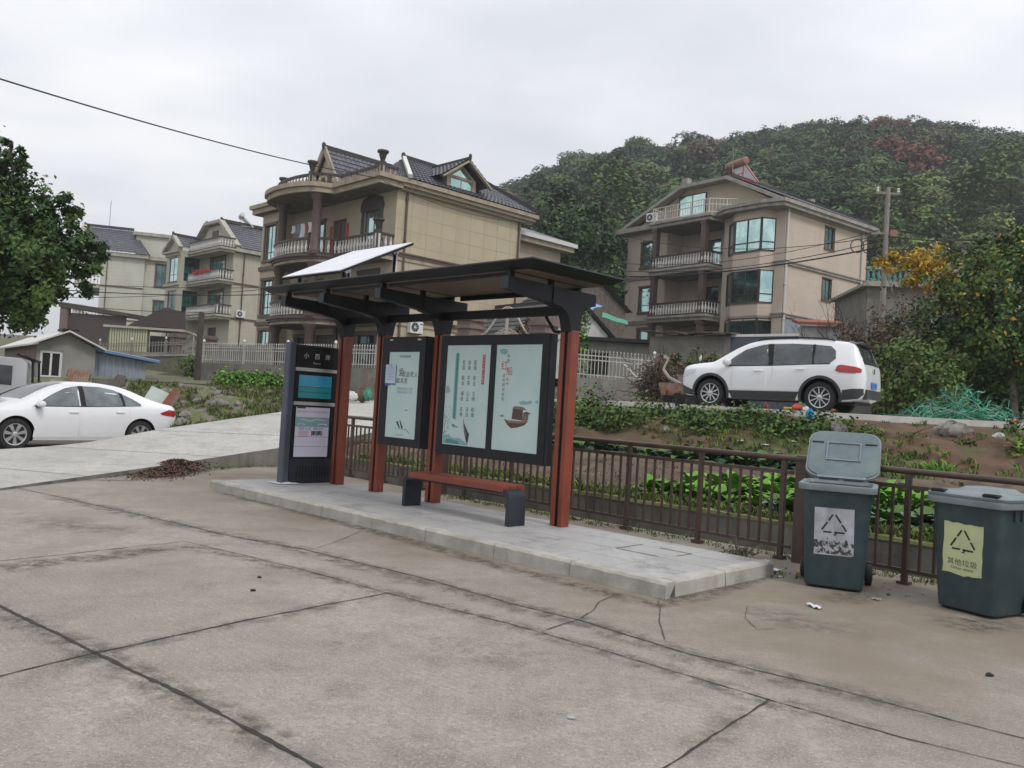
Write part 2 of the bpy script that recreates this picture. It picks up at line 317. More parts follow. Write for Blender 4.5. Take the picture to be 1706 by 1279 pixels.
# ============================================================ THE SETTING
def concrete(name, base, dark, brown, grain=1., strips=False):
    m, nt, p = nodes(name); L = nt.links
    pos = nt.nodes.new('ShaderNodeNewGeometry').outputs['Position']
    o = mixc(nt, ramp(nt, noise(nt, pos, .55, 7, .68), .42, .60), base, dark)
    o = mixc(nt, ramp(nt, noise(nt, pos, 1.9, 9, .75), .50, .66), o, [c*.66 for c in dark])
    o = mixc(nt, ramp(nt, noise(nt, pos, 1.2, 8, .72, (1., .35, 1.)), .55, .68), o, [min(1, c*1.16) for c in base])
    if grain > .6:
        o = mixc(nt, ramp(nt, noise(nt, pos, 24, 5, .75), .42, .66), o, [c*.66 for c in base])
        o = mixc(nt, ramp(nt, noise(nt, pos, 7, 7, .75), .50, .72), o, [c*.60 for c in base])
    o = mixc(nt, ramp(nt, noise(nt, pos, 62, 3, .8), .52, .70), o, [min(1, c*1.30) for c in base])
    if grain > .9: o = mixc(nt, ramp(nt, noise(nt, pos, 95, 2, .6), .60, .68), o, [c*.45 for c in dark])       # pits
    if strips:       # damp, browner concrete lying between the bus platform and the gutter joint
        d = N(nt, 'ShaderNodeVectorMath', operation='DOT_PRODUCT'); d.inputs[1].default_value = SH.x; L.new(pos, d.inputs[0])
        k0 = SH.o.dot(SH.x)
        nz = N(nt, 'ShaderNodeMath', operation='MULTIPLY_ADD'); L.new(noise(nt, pos, .8, 6), nz.inputs[0]); nz.inputs[1].default_value = 1.3; L.new(d.outputs['Value'], nz.inputs[2])
        f = ramp(nt, nz.outputs[0], k0 - 1.0, k0 + .25)
        g = N(nt, 'ShaderNodeMath', operation='MULTIPLY'); L.new(f, g.inputs[0]); L.new(ramp(nt, noise(nt, pos, .75, 6, .65), .30, .58), g.inputs[1])
        o = mixc(nt, g.outputs[0], o, brown)
        # broom marks across the slabs
        w = N(nt, 'ShaderNodeTexWave', Scale=9., Distortion=1.5, Detail=2.); w.bands_direction = 'DIAGONAL'; L.new(pos, w.inputs['Vector'])
        q = N(nt, 'ShaderNodeMath', operation='MULTIPLY'); L.new(w.outputs['Fac'], q.inputs[0]); q.inputs[1].default_value = .10
        o = mixc(nt, q.outputs[0], o, [c*.55 for c in dark])
    L.new(o, p.inputs['Base Color']); p.inputs['Roughness'].default_value = .85; p.inputs['Specular IOR Level'].default_value = .3
    b = N(nt, 'ShaderNodeBump', Strength=.35*grain, Distance=.012); L.new(noise(nt, pos, 45, 9, .75), b.inputs['Height']); L.new(b.outputs[0], p.inputs['Normal'])
    M[name] = m
concrete('apron', (.350, .320, .278), (.248, .222, .188), (.200, .165, .126), strips=True)
concrete('road_concrete', (.46, .445, .415), (.375, .36, .33), (.3, .28, .25), .7)
concrete('platform_top', (.355, .348, .34), (.30, .293, .285), (.3, .3, .3), .5)

b = MB().m('far_ground'); b.add([(-900,-400,-.45),(900,-400,-.45),(900,1400,-.45),(-900,1400,-.45)], [(0,1,2,3)]); struct(b.build('ground'))
P = [SH.w(3.28,-40), SH.w(3.28,11.6), Vector((-5.2,17.2,0)), Vector((-7.9,21,0)), Vector((-10,24.6,0)), Vector((-70,24.6,0)), Vector((-70,-50,0)), Vector((30,-50,0))]
b = MB().m('apron'); b.prism([(p.x, p.y) for p in P], -.42, 0.); struct(b.build('pavement'))

def joint(b, pts, w, seed, z=.004, ext=(0, 0)):
    rr = random.Random(seed); Q = [onz(x, y, 0) for x, y in pts]
    if ext[0]: Q.insert(0, Q[0] + (Q[0]-Q[1]).normalized()*ext[0])
    if ext[1]: Q.append(Q[-1] + (Q[-1]-Q[-2]).normalized()*ext[1])
    out = []
    for p, q in zip(Q, Q[1:]):
        n = max(2, int((q-p).length/.05))
        for i in range(n): out.append(p.lerp(q, i/n))
    out.append(Q[-1]); vs = []
    off = 0
    for i, p in enumerate(out):
        d = (out[min(i+1, len(out)-1)] - out[max(i-1, 0)]).normalized(); s = Vector((-d.y, d.x, 0)); off = off*.8 + rr.uniform(-.0035, .0035)
        ww = w*rr.uniform(.35, 1.)
        vs += [p + s*(off + ww/2) + Vector((0,0,z)), p + s*(off - ww/2) + Vector((0,0,z))]
    b.add(vs, [(2*i, 2*i+1, 2*i+3, 2*i+2) for i in range(len(out)-1)])
b = MB().m('joint_dirt')
joint(b, [(-60,982),(0,1010),(160,1088),(350,1180),(530,1279),(760,1410)], .034, 1, ext=(14, 14))
joint(b, [(-200,1174),(0,1127),(160,1088),(400,1036),(645,988)], .020, 2, ext=(9, 0))
joint(b, [(75,823),(190,848),(300,873),(373,891),(500,914),(700,962),(850,1005),(970,1035),(1151,1091),(1392,1148),(1706,1231),(1900,1285)], .018, 3, ext=(5, 12))
joint(b, [(300,900),(500,948),(645,988),(850,1040),(1000,1083),(1281,1166),(1502,1229),(1706,1279)], .013, 4, ext=(0, 12))
joint(b, [(1281,1166),(1200,1218),(1110,1279),(1000,1350)], .017, 5, ext=(0, 9))
joint(b, [(-60,941),(0,935),(150,919),(300,903)], .018, 6, ext=(12, 0))
struct(b.build('pavement_joints'))
b = MB().m('crack')
joint(b, [(1022,992),(1000,1003),(990,1016),(962,1034),(940,1040),(910,1050)], .014, 7, .006)
joint(b, [(1097,1002),(1101,1020),(1100,1036),(1107,1066)], .010, 8, .006)
joint(b, [(604,884),(560,903),(525,914)], .010, 9, .006)
joint(b, [(1245,1010),(1240,1030),(1262,1050),(1290,1048)], .007, 10, .006)
struct(b.build('pavement_cracks'))

def stain_mat():
    m, nt, p = nodes('damp_stain'); L = nt.links; pos = nt.nodes.new('ShaderNodeNewGeometry').outputs['Position']
    p.inputs['Base Color'].default_value = (.085, .070, .052, 1); p.inputs['Roughness'].default_value = .8
    at_ = nt.nodes.new('ShaderNodeAttribute'); at_.attribute_name = 'soak'
    f = N(nt, 'ShaderNodeMath', operation='MULTIPLY'); L.new(at_.outputs['Fac'], f.inputs[0]); L.new(ramp(nt, noise(nt, pos, 7., 10, .8), .42, .66), f.inputs[1]); L.new(f.outputs[0], p.inputs['Alpha']); M['damp_stain'] = m
stain_mat()
STV, STF, STA = [], [], []
def stain(pts, w, k, z=.0022):
    P = [onz(x, y, 0) for x, y in pts]; Q = []
    for p, q in zip(P, P[1:]): n = max(2, int((q-p).length/.15)); Q += [p.lerp(q, i/n) for i in range(n)]
    Q.append(P[-1]); base = len(STV); prof = ((-1,0),(-.45,.75),(0,1),(.45,.75),(1,0))
    for i, p in enumerate(Q):
        d = (Q[min(i+1, len(Q)-1)] - Q[max(i-1, 0)]).normalized(); s = Vector((-d.y, d.x, 0)); e = min(1, i/3, (len(Q)-1-i)/3)
        for a, v in prof: STV.append(tuple(p + s*w*a*(1 + .25*hsh0(i*.7 + a)) + Vector((0,0,z)))); STA.append(v*k*e)
    for i in range(len(Q)-1):
        for j in range(4): STF.append((base+5*i+j, base+5*i+j+1, base+5*i+j+6, base+5*i+j+5))
def hsh0(x): return math.sin(x*2.1)*.6 + math.sin(x*5.3)*.4
stain([(-40,1000),(160,1090),(350,1182),(560,1290)], .16, .8); stain([(0,1130),(160,1090),(400,1038),(640,990)], .12, .6, .0026)
stain([(-60,950),(0,946),(150,930),(330,908)], .22, 1.); stain([(290,905),(500,950),(645,987),(850,1041),(1000,1084),(1281,1167),(1502,1230)], .14, .7, .0026); stain([(75,824),(300,874),(500,916),(850,1007),(970,1037),(1151,1093),(1392,1150),(1650,1216)], .20, .75, .003)
stain([(360,818),(600,878),(800,935),(1000,985),(1095,1008),(1180,990),(1280,955)], .16, 1., .0034); stain([(1330,985),(1400,1000),(1470,985)], .22, .9, .0038); stain([(1550,1020),(1620,1045),(1706,1035)], .28, 1., .0038); stain([(1240,1005),(1340,1040),(1480,1060)], .35, .6, .0042)
stain([(1281,1167),(1200,1219),(1110,1280)], .12, .7, .0034); stain([(20,860),(150,880),(260,890)], .4, .5, .0046); stain([(700,1050),(800,1085),(960,1120)], .35, .35, .005); stain([(60,800),(225,800),(330,785),(450,775)], .14, .9, .0042)
me = bpy.data.meshes.new('pavement_stains'); me.from_pydata(STV, [], STF); a_ = me.attributes.new('soak', 'FLOAT', 'POINT'); a_.data.foreach_set('value', STA); me.materials.append(M['damp_stain']); o_ = bpy.data.objects.new('pavement_stains', me); COL.objects.link(o_); struct(o_)

# ---- raised bus platform with its kerb
T = Matrix.Translation(SH.o) @ Matrix.Rotation(SH.a, 4, 'Z')
PH = .137
b = MB(); b.T = T; b.m('platform_top')
b.box(.14, 1.86, .14, 8.02, -.1, PH-.004)
b.m('crack')
b.m('stone')
for y in np.arange(.7, 8, .6): b.box(.16, 1.86, y-.0012, y+.0012, PH-.003, PH-.0026)
for x in (.55, .98, 1.42): b.box(x-.0012, x+.0012, .15, 8.0, PH-.003, PH-.0024)
b.m('crack')                                  # frame of an access cover let into the paving
for y0, y1, x0, x1 in ((.75,1.27,1.0,1.006),(.67,1.05,1.459,1.467),(.67,.678,1.2,1.455),(1.262,1.27,1.012,1.455)): b.box(x0, x1, y0, y1, PH-.003, PH-.0005)
struct(b.build('platform'))
b = MB(); b.T = T; b.m('kerb_stone'); rr = random.Random(4)
ys = [-.016, 1.02, 2.0, 3.05, 4.0, 5.05, 6.02, 7.0, 8.04]
for y0, y1 in zip(ys, ys[1:]):
    dz = rr.uniform(-.003, .003); dx = rr.uniform(-.004, .004)
    a0 = .0 if y0 > 0 else .035
    vs = []
    n = 14
    for i in range(n+1):
        y = y0 + .004 + (y1 - y0 - .008)*i/n; j = lambda s: rr.uniform(-s, s)
        vs += [(dx-.012+j(.002), y, -.1), (dx+.002+j(.004), y, PH-.022+dz+j(.004)), (dx+.022+j(.004), y, PH+dz+j(.001)), (.137, y, PH+dz)]
    fs = [(4*i+k, 4*i+k+1, 4*i+k+5, 4*i+k+4) for i in range(n) for k in range(3)] + [(0,1,2,3), tuple(reversed(range(4*n, 4*n+4)))]
    b.add(vs, fs)
for x0, x1 in ((.145, .95), (.958, 1.86)):
    n = 12; vs = []
    for i in range(n+1):
        x = x0 + (x1-x0)*i/n; j = lambda s: rr.uniform(-s, s)
        vs += [(x, -.012+j(.002), -.1), (x, .002+j(.004), PH-.022+j(.003)), (x, .02+j(.003), PH), (x, .137, PH)]
    b.add(vs, [(4*i+k, 4*i+k+4, 4*i+k+5, 4*i+k+1) for i in range(n) for k in range(3)] + [(3,2,1,0), tuple(range(4*n, 4*n+4))])
struct(b.build('kerb'))

# ---- the road that climbs behind the stop
NEAR = [(-8.4,4.0,0),(-7.2,8.0,.004),(-6.75,9.8,.008),(-6.5,11.9,.03),(-6.05,14.2,.09),(-5.3,16.5,.23),(-3.4,18.3,.62),(-1.6,20.3,1.15),(-.2,21.5,1.5),(1.68,21.6,1.75),(6.8,18.35,1.75),(10.2,16.5,1.75),(19.5,11.5,1.8),(40,1,1.9)]
FAR = [(-26,2,.004),(-24,8,.004),(-18,12,.006),(-13,13.8,.01),(-10.4,14.9,.06),(-8.5,16.3,.24),(-7.6,18.4,.53),(-6.05,21.5,.95),(-4.4,26,1.39),(0,28.5,1.75),(9,25,1.8),(13,22.5,1.8),(23,17,1.82),(44,8,1.9)]
def cat(P, t):
    """Catmull-Rom along a list of points, t in 0..1"""
    n = len(P)-1; x = min(max(t, 0), .99999)*n; i = int(x); f = x-i
    g = lambda k: Vector(P[min(max(k, 0), n)])
    a, b_, c, d = g(i-1), g(i), g(i+1), g(i+2)
    return .5*((2*b_) + (c-a)*f + (2*a-5*b_+4*c-d)*f*f + (3*b_-a-3*c+d)*f**3)
b = MB().m('road_concrete')
def road_pt(u, v):
    p, q = cat(NEAR, u), cat(FAR, u); r = p.lerp(q, v); r.z += .012; return r
b.grid(road_pt, 110, 8)
b.m('old_concrete')
b.grid(lambda u, v: cat(NEAR, u) + Vector((0, 0, .012 - v*max(.05, cat(NEAR, u).z + .4))), 110, 2)
b.grid(lambda u, v: cat(FAR, u) + Vector((0, 0, .012 - v*.6)), 110, 2)
struct(b.build('road', smooth=60))
b = MB().m('concrete_edge'); vs = []
for i in range(61):
    u = .655 + .345*i/60; p = cat(NEAR, u); d = (cat(NEAR, min(u+.01, 1)) - cat(NEAR, u-.01)); d.z = 0; d.normalize(); s = Vector((d.y, -d.x, 0))
    o = s*.06; vs += [p + o + Vector((0,0,-.13)), p + o + Vector((0,0,.02)), p - s*.22 + Vector((0,0,.024)), p - s*.22 + Vector((0,0,-.1))]
b.add(vs, [(4*i+k, 4*i+(k+1) % 4, 4*i+4+(k+1) % 4, 4*i+4+k) for i in range(60) for k in range(4)]); struct(b.build('road_kerb'))
b = MB().m('joint_dirt')                      # joints across the ramp
for u in (.12, .26, .37, .455, .53, .6):
    vs = []
    for k in range(9):
        v = k/8; p = road_pt(u, v); d = (road_pt(u+.004, v) - p).normalized()*.009; z = Vector((0,0,.006)); vs += [p-d+z, p+d+z]
    b.add(vs, [(2*k, 2*k+1, 2*k+3, 2*k+2) for k in range(8)])
struct(b.build('road_joints'))

# ---- garden plot between railing and road, and the earth bank up to the road
def hsh(x, y): return math.sin(x*1.7 + 1.3*math.sin(y*1.1))*.5 + math.sin(x*4.1 + y*3.3)*.3 + math.sin(x*9.7 - y*7.9)*.2
GW = [(4.05, y) for y in (11.3, 9.3, 7.6, 5.6, 2.8, .2, -2.8, -8, -14)]
GE = [(-3.4,18.3,.62),(-1.6,20.3,1.15),(-.2,21.5,1.5),(1.68,21.6,1.75),(4.4,19.8,1.75),(6.8,18.35,1.75),(10.2,16.5,1.75),(15.5,13.6,1.78),(23.5,9.4,1.8)]
GWw = [tuple(SH.w(x, y, .27)) for x, y in GW]
FOOT = .70
def garden_pt(u, v):
    p, q = cat(GWw, u), cat(GE, u); r = p.lerp(q, v); e = q.z - .10
    if v < FOOT:
        k = v/FOOT; z = .27 + (min(.62, e*.55)-.2)*k + (.05*math.sin(k*26 + hsh(r.x, r.y)) + .045*hsh(r.x*2.3, r.y*2.3))*min(1, k*5)
    else:
        k = (v-FOOT)/(1-FOOT); zf = .07 + min(.62, e*.55); s = k*k*(3-2*k); z = zf + (e-zf)*(.35*k + .65*s) + .10*hsh(r.x*1.6, r.y*1.6+k*3)*math.sin(math.pi*min(1, k))
        n = (q - p); n.z = 0; n.normalize(); r += n*.16*hsh(r.x*2.1, k*4 + r.y)*math.sin(math.pi*k)
    r.z = z; return r
b = MB().m('soil'); b.grid(lambda u, v: garden_pt(u, v*FOOT), 160, 50); struct(b.build('garden_ground', smooth=80))
b = MB().m('bank_soil'); b.grid(lambda u, v: garden_pt(u, FOOT + v*(1-FOOT)), 200, 26); struct(b.build('bank_ground', smooth=80))
b = MB(); b.T = T; b.m('old_concrete'); b.box(3.93, 4.09, -14, 11.4, -.44, .255); b.m('mossy')
n = 120; vs = []
for i in range(n+1):
    y = -14 + 25.4*i/n; z = .285 + .012*hsh(y*2, 1); vs += [(3.915 + .012*hsh(y, 5), y, .24), (3.925, y, z), (4.11, y, z + .008), (4.13, y, .22)]
b.add(vs, [(4*i+k, 4*i+k+4, 4*i+k+5, 4*i+k+1) for i in range(n) for k in range(3)])
tag(b.build('garden_wall', smooth=50), 'low mossy concrete wall along the ditch edging the vegetable plot', 'wall')

b = MB().m('rubble'); vs = []          # rough masonry showing under the road slab behind the bins
for i in range(121):
    u = .745 + .25*i/120; p = cat(NEAR, u); d = cat(NEAR, min(u+.01, 1)) - cat(NEAR, u-.01); d.z = 0; d.normalize(); s = Vector((d.y, -d.x, 0))
    for k in range(6): z = -.11 - .09*k; vs.append(p + s*(.03 + .05*k + .07*hsh(p.x*5 + k*2.1, p.y*5 - k*3)) + Vector((0,0,z)))
b.add(vs, [(6*i+k, 6*i+k+1, 6*i+k+7, 6*i+k+6) for i in range(120) for k in range(5)])
tag(b.build('retaining_wall', smooth=60), 'rough stone retaining wall showing under the road slab behind the bins', 'wall')
# ---- stony bank by the sedan, terraces of the village
LB0 = [(-14,22.5,.0),(-11,21.2,.0),(-8.6,20.2,.30),(-7.5,19.6,.5),(-6.1,21.7,.93),(-4.5,26.0,1.37),(-3,28.2,1.66)]
LB1 = [(-15,24.9,1.5),(-12.6,24.7,1.56),(-9.6,24.4,1.6),(-8,24.4,1.6),(-6.4,26.2,1.62),(-4.9,28.6,1.68),(-3.4,29.2,1.74)]
def lb_pt(u, v):
    p, q = cat(LB0, u), cat(LB1, u); r = p.lerp(q, v); k = v**.75; r.z = p.z - .02 + (q.z-p.z)*k + .16*hsh(r.x*1.9, r.y*1.9)*math.sin(math.pi*v); return r
b = MB().m('rubble'); b.grid(lb_pt, 90, 24); struct(b.build('rubble_bank', smooth=80))
TF = [(-75,24.9,1.5),(-15,24.9,1.5),(-12.6,24.7,1.56),(-9.6,24.4,1.6),(-8,24.4,1.6),(-6.4,26.2,1.62),(-4.9,28.6,1.68),(0,28.5,1.75),(9,25,1.8),(13,22.5,1.8),(23,17,1.82),(44,8,1.9),(95,-14,2)]
def TZ(x, y): 
    z = float(np.interp(y, [20, 31, 40, 50, 75, 100, 130], [1.6, 1.78, 2.4, 3.2, 4.8, 6, 8])); k = min(1, max(0, (x-6)/8))*min(1, max(0, (y-38)/9)); return z + 2.0*k
def terr_pt(u, v):
    p = cat(TF, u); q = Vector((p.x*1.6 + (10 if p.x > 0 else -10), 135, 0)); r = p.lerp(q, v**1.4); z = TZ(r.x, r.y); r.z = p.z*(1-min(1, v*8)) + z*min(1, v*8); return r
b = MB().m('far_ground'); b.grid(terr_pt, 120, 40); struct(b.build('terrace_ground', smooth=80))

# ---- wooded hill
RIDGE = [(560, 498), (640, 450), (720, 406), (790, 368), (830, 352), (880, 344), (910, 324), (960, 302), (1000, 292), (1050, 288), (1100, 284), (1150, 276), (1200, 269), (1250, 261), (1320, 254), (1400, 247), (1480, 244), (1560, 250), (1620, 256), (1660, 260), (1720, 268), (1850, 290), (2050, 328), (2300, 388)]
def hill_h(px, t):
    py = float(np.interp(px, [a for a, _ in RIDGE], [c for _, c in RIDGE])); 
    r = ray(px, py); d0, d1 = 78., 225.; Y = d0 + (d1-d0)*t if t <= 1 else d1 + (t-1)*130
    zr = EYE + r.z*d1; s = t**.92 if t <= 1 else 1 - (t-1)**1.5*.6
    z = 5.5 + (zr-5.5)*s; X = r.x*Y; z += 1.6*hsh(X*.06, Y*.05)*min(1, t*3)*(1 if t < .9 else .3); return Vector((X, Y, z))
b = MB().m('hill_soil'); b.grid(lambda u, v: hill_h(560 + 1740*u, v*2.0), 90, 44); struct(b.build('hill', smooth=80))
b = MB().m('hill_far'); pts = [(-60,560),(40,548),(120,536),(170,524),(215,528),(300,540),(420,560),(560,590)]
def fh(u, v):
    x = -60 + 620*u; y = float(np.interp(x, [p[0] for p in pts], [p[1] for p in pts])); r = at(x, y, 700); r.y += 200*v; r.z = r.z*math.sin(min(1, .001 + v)*math.pi*.5) - 2; r.x *= 1 + .2*v; return r
b.grid(fh, 40, 10); struct(b.build('distant_hills', smooth=80))

# ============================================================ SKY, SUN, CAMERA
w = bpy.data.worlds.new('World'); S.world = w; w.use_nodes = True; nt = w.node_tree; L = nt.links
bg = nt.nodes['Background']; sky = nt.nodes.new('ShaderNodeTexSky'); sky.sky_type = 'NISHITA'; sky.sun_disc = False
SUN_EL, SUN_AZ = R(52), R(140)          # azimuth clockwise from +Y
sky.sun_elevation = SUN_EL; sky.sun_rotation = SUN_AZ; sky.air_density = 1.; sky.dust_density = 3.
tc = nt.nodes.new('ShaderNodeTexCoord'); D = tc.outputs['Generated']
sp = nt.nodes.new('ShaderNodeSeparateXYZ'); L.new(D, sp.inputs[0])
# flat cloud deck: project the view direction on a plane overhead
mx = N(nt, 'ShaderNodeMath', operation='MAXIMUM'); L.new(sp.outputs[2], mx.inputs[0]); mx.inputs[1].default_value = .0
ad = N(nt, 'ShaderNodeMath', operation='ADD'); L.new(mx.outputs[0], ad.inputs[0]); ad.inputs[1].default_value = .22
dv = N(nt, 'ShaderNodeVectorMath', operation='DIVIDE'); L.new(D, dv.inputs[0])
cb = nt.nodes.new('ShaderNodeCombineXYZ'); [L.new(ad.outputs[0], cb.inputs[i]) for i in range(3)]; L.new(cb.outputs[0], dv.inputs[1])
n1 = noise(nt, dv.outputs[0], 1.15, 5, .5, (1., 1.3, .6)); f1 = ramp(nt, n1, .36, .66)
n2 = noise(nt, dv.outputs[0], 3.4, 6, .55, (.8, 1.4, .6)); f2 = ramp(nt, n2, .40, .72)
K = 10.0                                   # the Background strength below is 0.1
o = mixc(nt, f1, [.56*K, .575*K, .625*K], [.81*K, .815*K, .83*K])
g = N(nt, 'ShaderNodeMath', operation='MULTIPLY'); L.new(f2, g.inputs[0]); g.inputs[1].default_value = .45
o = mixc(nt, g.outputs[0], o, [.60*K, .615*K, .66*K])
zen = N(nt, 'ShaderNodeMapRange'); L.new(sp.outputs[2], zen.inputs[0]); zen.inputs[1].default_value = .30; zen.inputs[2].default_value = 1.; zen.inputs[3].default_value = 1.; zen.inputs[4].default_value = 1.45
vm = N(nt, 'ShaderNodeVectorMath', operation='SCALE'); L.new(o, vm.inputs[0]); L.new(zen.outputs[0], vm.inputs['Scale'])
o = mixc(nt, .06, vm.outputs[0], sky.outputs[0]); L.new(o, bg.inputs['Color']); bg.inputs['Strength'].default_value = .1
sun = bpy.data.lights.new('sun', 'SUN'); sun.energy = 1.1; sun.angle = R(14); sun.color = (1, .97, .92)
so = bpy.data.objects.new('sun', sun); COL.objects.link(so)
sd = Vector((math.sin(SUN_AZ)*math.cos(SUN_EL), math.cos(SUN_AZ)*math.cos(SUN_EL), math.sin(SUN_EL)))
so.rotation_euler = sd.to_track_quat('Z', 'Y').to_euler(); so.location = sd*60
cam = bpy.data.cameras.new('camera'); co = bpy.data.objects.new('camera', cam); COL.objects.link(co); S.camera = co
cam.sensor_width = 36; cam.lens = 36*F/1706; cam.clip_end = 3000; cam.clip_start = .05
fwd = Vector((0, math.cos(PIT), math.sin(PIT))); up0 = Vector((0, -math.sin(PIT), math.cos(PIT))); rt0 = Vector((1, 0, 0))
upv = up0*math.cos(ROLL) - rt0*math.sin(ROLL); rtv = rt0*math.cos(ROLL) + up0*math.sin(ROLL)
co.matrix_world = Matrix(((rtv.x, upv.x, -fwd.x, 0), (rtv.y, upv.y, -fwd.y, 0), (rtv.z, upv.z, -fwd.z, EYE), (0, 0, 0, 1)))
S.view_settings.view_transform = 'Standard'; S.view_settings.look = 'None'; S.view_settings.exposure = .46; S.view_settings.gamma = 1
S.cycles.use_denoising = True; S.cycles.max_bounces = 6; S.cycles.diffuse_bounces = 3; S.cycles.glossy_bounces = 3
# ============================================================ THE BUS STOP
def thing_sh(name, x, y, z, label, cat, group=None):
    e = empty(name, SH.w(x, y, z), SH.a, label, cat, group); return e, Matrix.Translation((-x, -y, -z))
def nb(T, k=None, smooth=False): b = MB(); b.T = T; b.smooth = smooth; return b.m(k) if k else b
MX = Matrix(((0,0,-1,0),(-1,0,0,0),(0,1,0,0),(0,0,0,1)))       # lettering on a face looking to -x
MY = Matrix(((1,0,0,0),(0,0,-1,0),(0,1,0,0),(0,0,0,1)))        # lettering on a face looking to -y
def tx(x, y, z): return Matrix.Translation((x, y, z)) @ MX
def ty(x, y, z): return Matrix.Translation((x, y, z)) @ MY

sh, T0 = thing_sh('bus_shelter', 1.6, 4.9, PH, 'long bus shelter with rust red posts and flat dark canopy on the raised platform', 'bus shelter')
PY_ = [2.47, 4.75, 6.03, 7.03]
for y in PY_:
    b = nb(T0, 'rust_red')
    for a in (y, y+.115): b.rbox(1.54, 1.68, a, a+.065, PH, 2.42, .006)
    b.m('black'); b.box(1.565, 1.655, y+.066, y+.114, PH, 2.42)
    po = b.build('post', sh)
    b = nb(T0, 'charcoal'); b.prism([(1.535,2.40),(1.685,2.40),(1.70,2.46),(1.725,2.60),(1.79,2.70),(1.97,2.75),(1.97,2.885),(1.2,2.885),(1.2,2.69),(1.36,2.66),(1.45,2.61),(1.495,2.54),(1.52,2.46)], y+.012, y+.168, 'y')
    b.build('bracket', po, bevel=.006)
    b = nb(T0, 'charcoal'); b.prism([(.49,2.765),(1.26,2.69),(1.26,2.89),(.49,2.90)], y+.03, y+.15, 'y'); b.m('navy_metal'); b.box(.483, .49, y+.034, y+.146, 2.768, 2.896)  # tip plate is lighter: light on the front face put into the colour
    b.m('black'); b.box(.53, .60, y+.06, y+.12, 2.86, 2.968); b.box(1.2, 1.25, y+.06, y+.12, 2.86, 2.968)
    b.build('roof_arm', sh)
b = nb(T0, 'charcoal')
xi, xo, y0, y1 = (.52, 1.92), (.42, 2.0), 2.1, 7.72
def ringq(z0, z1, a, c):    # loft between two rectangles
    A = [(a[0],a[2],z0),(a[1],a[2],z0),(a[1],a[3],z0),(a[0],a[3],z0)]; C = [(c[0],c[2],z1),(c[1],c[2],z1),(c[1],c[3],z1),(c[0],c[3],z1)]
    b.add(A + C, [(i, (i+1) % 4, 4+(i+1) % 4, 4+i) for i in range(4)])
ringq(2.972, 3.045, (.53,1.91,y0+.13,y1-.13), (.42,2.0,y0,y1)); ringq(3.045, 3.062, (.42,2.0,y0,y1), (.43,1.99,y0+.01,y1-.01))
b.add([(.43,y0+.01,3.062),(1.99,y0+.01,3.062),(1.99,y1-.01,3.062),(.43,y1-.01,3.062)], [(0,1,2,3)])
b.add([(.53,y0+.13,2.972),(1.91,y0+.13,2.972),(1.91,y1-.13,2.972),(.53,y1-.13,2.972)], [(3,2,1,0)])
b.build('roof', sh)
b = nb(T0, 'soffit')
ys_ = [y0+.16] + [p+.09 for p in PY_] + [y1-.16]
for a, c in zip(ys_, ys_[1:]): b.box(.57, 1.87, a+.03, c-.03, 2.962, 2.9735)
b.build('soffit', sh)
b = nb(T0, 'black')
for x, z0, z1, w in ((1.6,2.605,2.715,.05),(1.84,2.90,2.962,.04),(.62,2.925,2.962,.035)):
    for a, c in zip(PY_, PY_[1:]): b.box(x-w/2, x+w/2, a+.169, c+.011, z0, z1)
b.build('roof_beam', sh)
b = nb(T0, 'charcoal'); b.tube([(1.6,2.95,2.62),(1.6,2.93,2.58),(1.6,2.80,2.42),(1.6,2.76,2.41),(1.6,2.70,2.41)], .02, 8); b.build('brace', sh, 40)

def light_box(y0, y1, z0, z1, x0, x1, posters, label):
    b = nb(T0, 'charcoal'); zb, zt = posters[0][2], posters[0][3]
    b.box(x0+.016, x1, y0, y1, z0, z1)
    f = x0 + .0155
    b.box(x0, f, y0, y1, zt, z1-.002); b.box(x0, f, y0, y1, z0+.002, zb)
    es = [y0] + [q for p in posters for q in p[:2]] + [y1]
    for i in range(0, len(es), 2): b.box(x0, f, es[i]+.001, es[i+1]-.001, zb, zt)
    b.m('navy_metal'); b.box(x0+.02, x1-.01, y0-.004, y0, z0+.01, z1-.01)
    return tag(b.build('light_box', sh, bevel=.004), label)
def sheet(b, x, p, t):    # poster sheet
    b.m('poster'); b.box(x, x+.003, p[0], p[1], p[2], p[3])
big = light_box(2.77, 4.72, .815, 2.385, 1.50, 1.64, [(2.885,3.665,.945,2.256),(3.765,4.60,.945,2.256)], 'wide double light box with two pale posters')
def upos(p, u, v, x): return (x, p[1] - u*(p[1]-p[0]), p[3] - v*(p[3]-p[2]))   # u to the right, v down
def rect(b, p, x, u0, u1, v0, v1, t=.0006): A = upos(p, u0, v1, x); C = upos(p, u1, v0, x); b.box(x-t, x, C[1], A[1], A[2], C[2])
def blob(b, p, x, pts): 
    Q = [upos(p, u, v, x) for u, v in pts]; tri = tessellate_polygon([[Vector((q[1], q[2], 0)) for q in Q]]); b.add(Q, [tuple(t) for t in tri])
def word(b, p, x, s, u, v, size, step, k='ink'):     # characters set one under the other
    b.m(k)
    for i, ch in enumerate(s): b.text(ch, size, tx(*upos(p, u, v + step*i, x)))
X1 = 1.5095
pl = (3.765, 4.60, .945, 2.256); b = nb(T0); sheet(b, 1.5105, pl, 0)
b.m('ink_teal'); rect(b, pl, X1, .225, .275, .075, .74); b.m('pale_teal'); rect(b, pl, X1+.0004, .205, .225, .09, .73); rect(b, pl, X1+.0004, .275, .295, .09, .75)
for u, ws in ((.665, ('富强','民主','文明','和谐')), (.535, ('自由','平等','公正','法治')), (.405, ('爱国','敬业','诚信','友善'))):
    for i, wd in enumerate(ws): word(b, pl, X1, wd, u, .175 + .155*i, .064, .052)
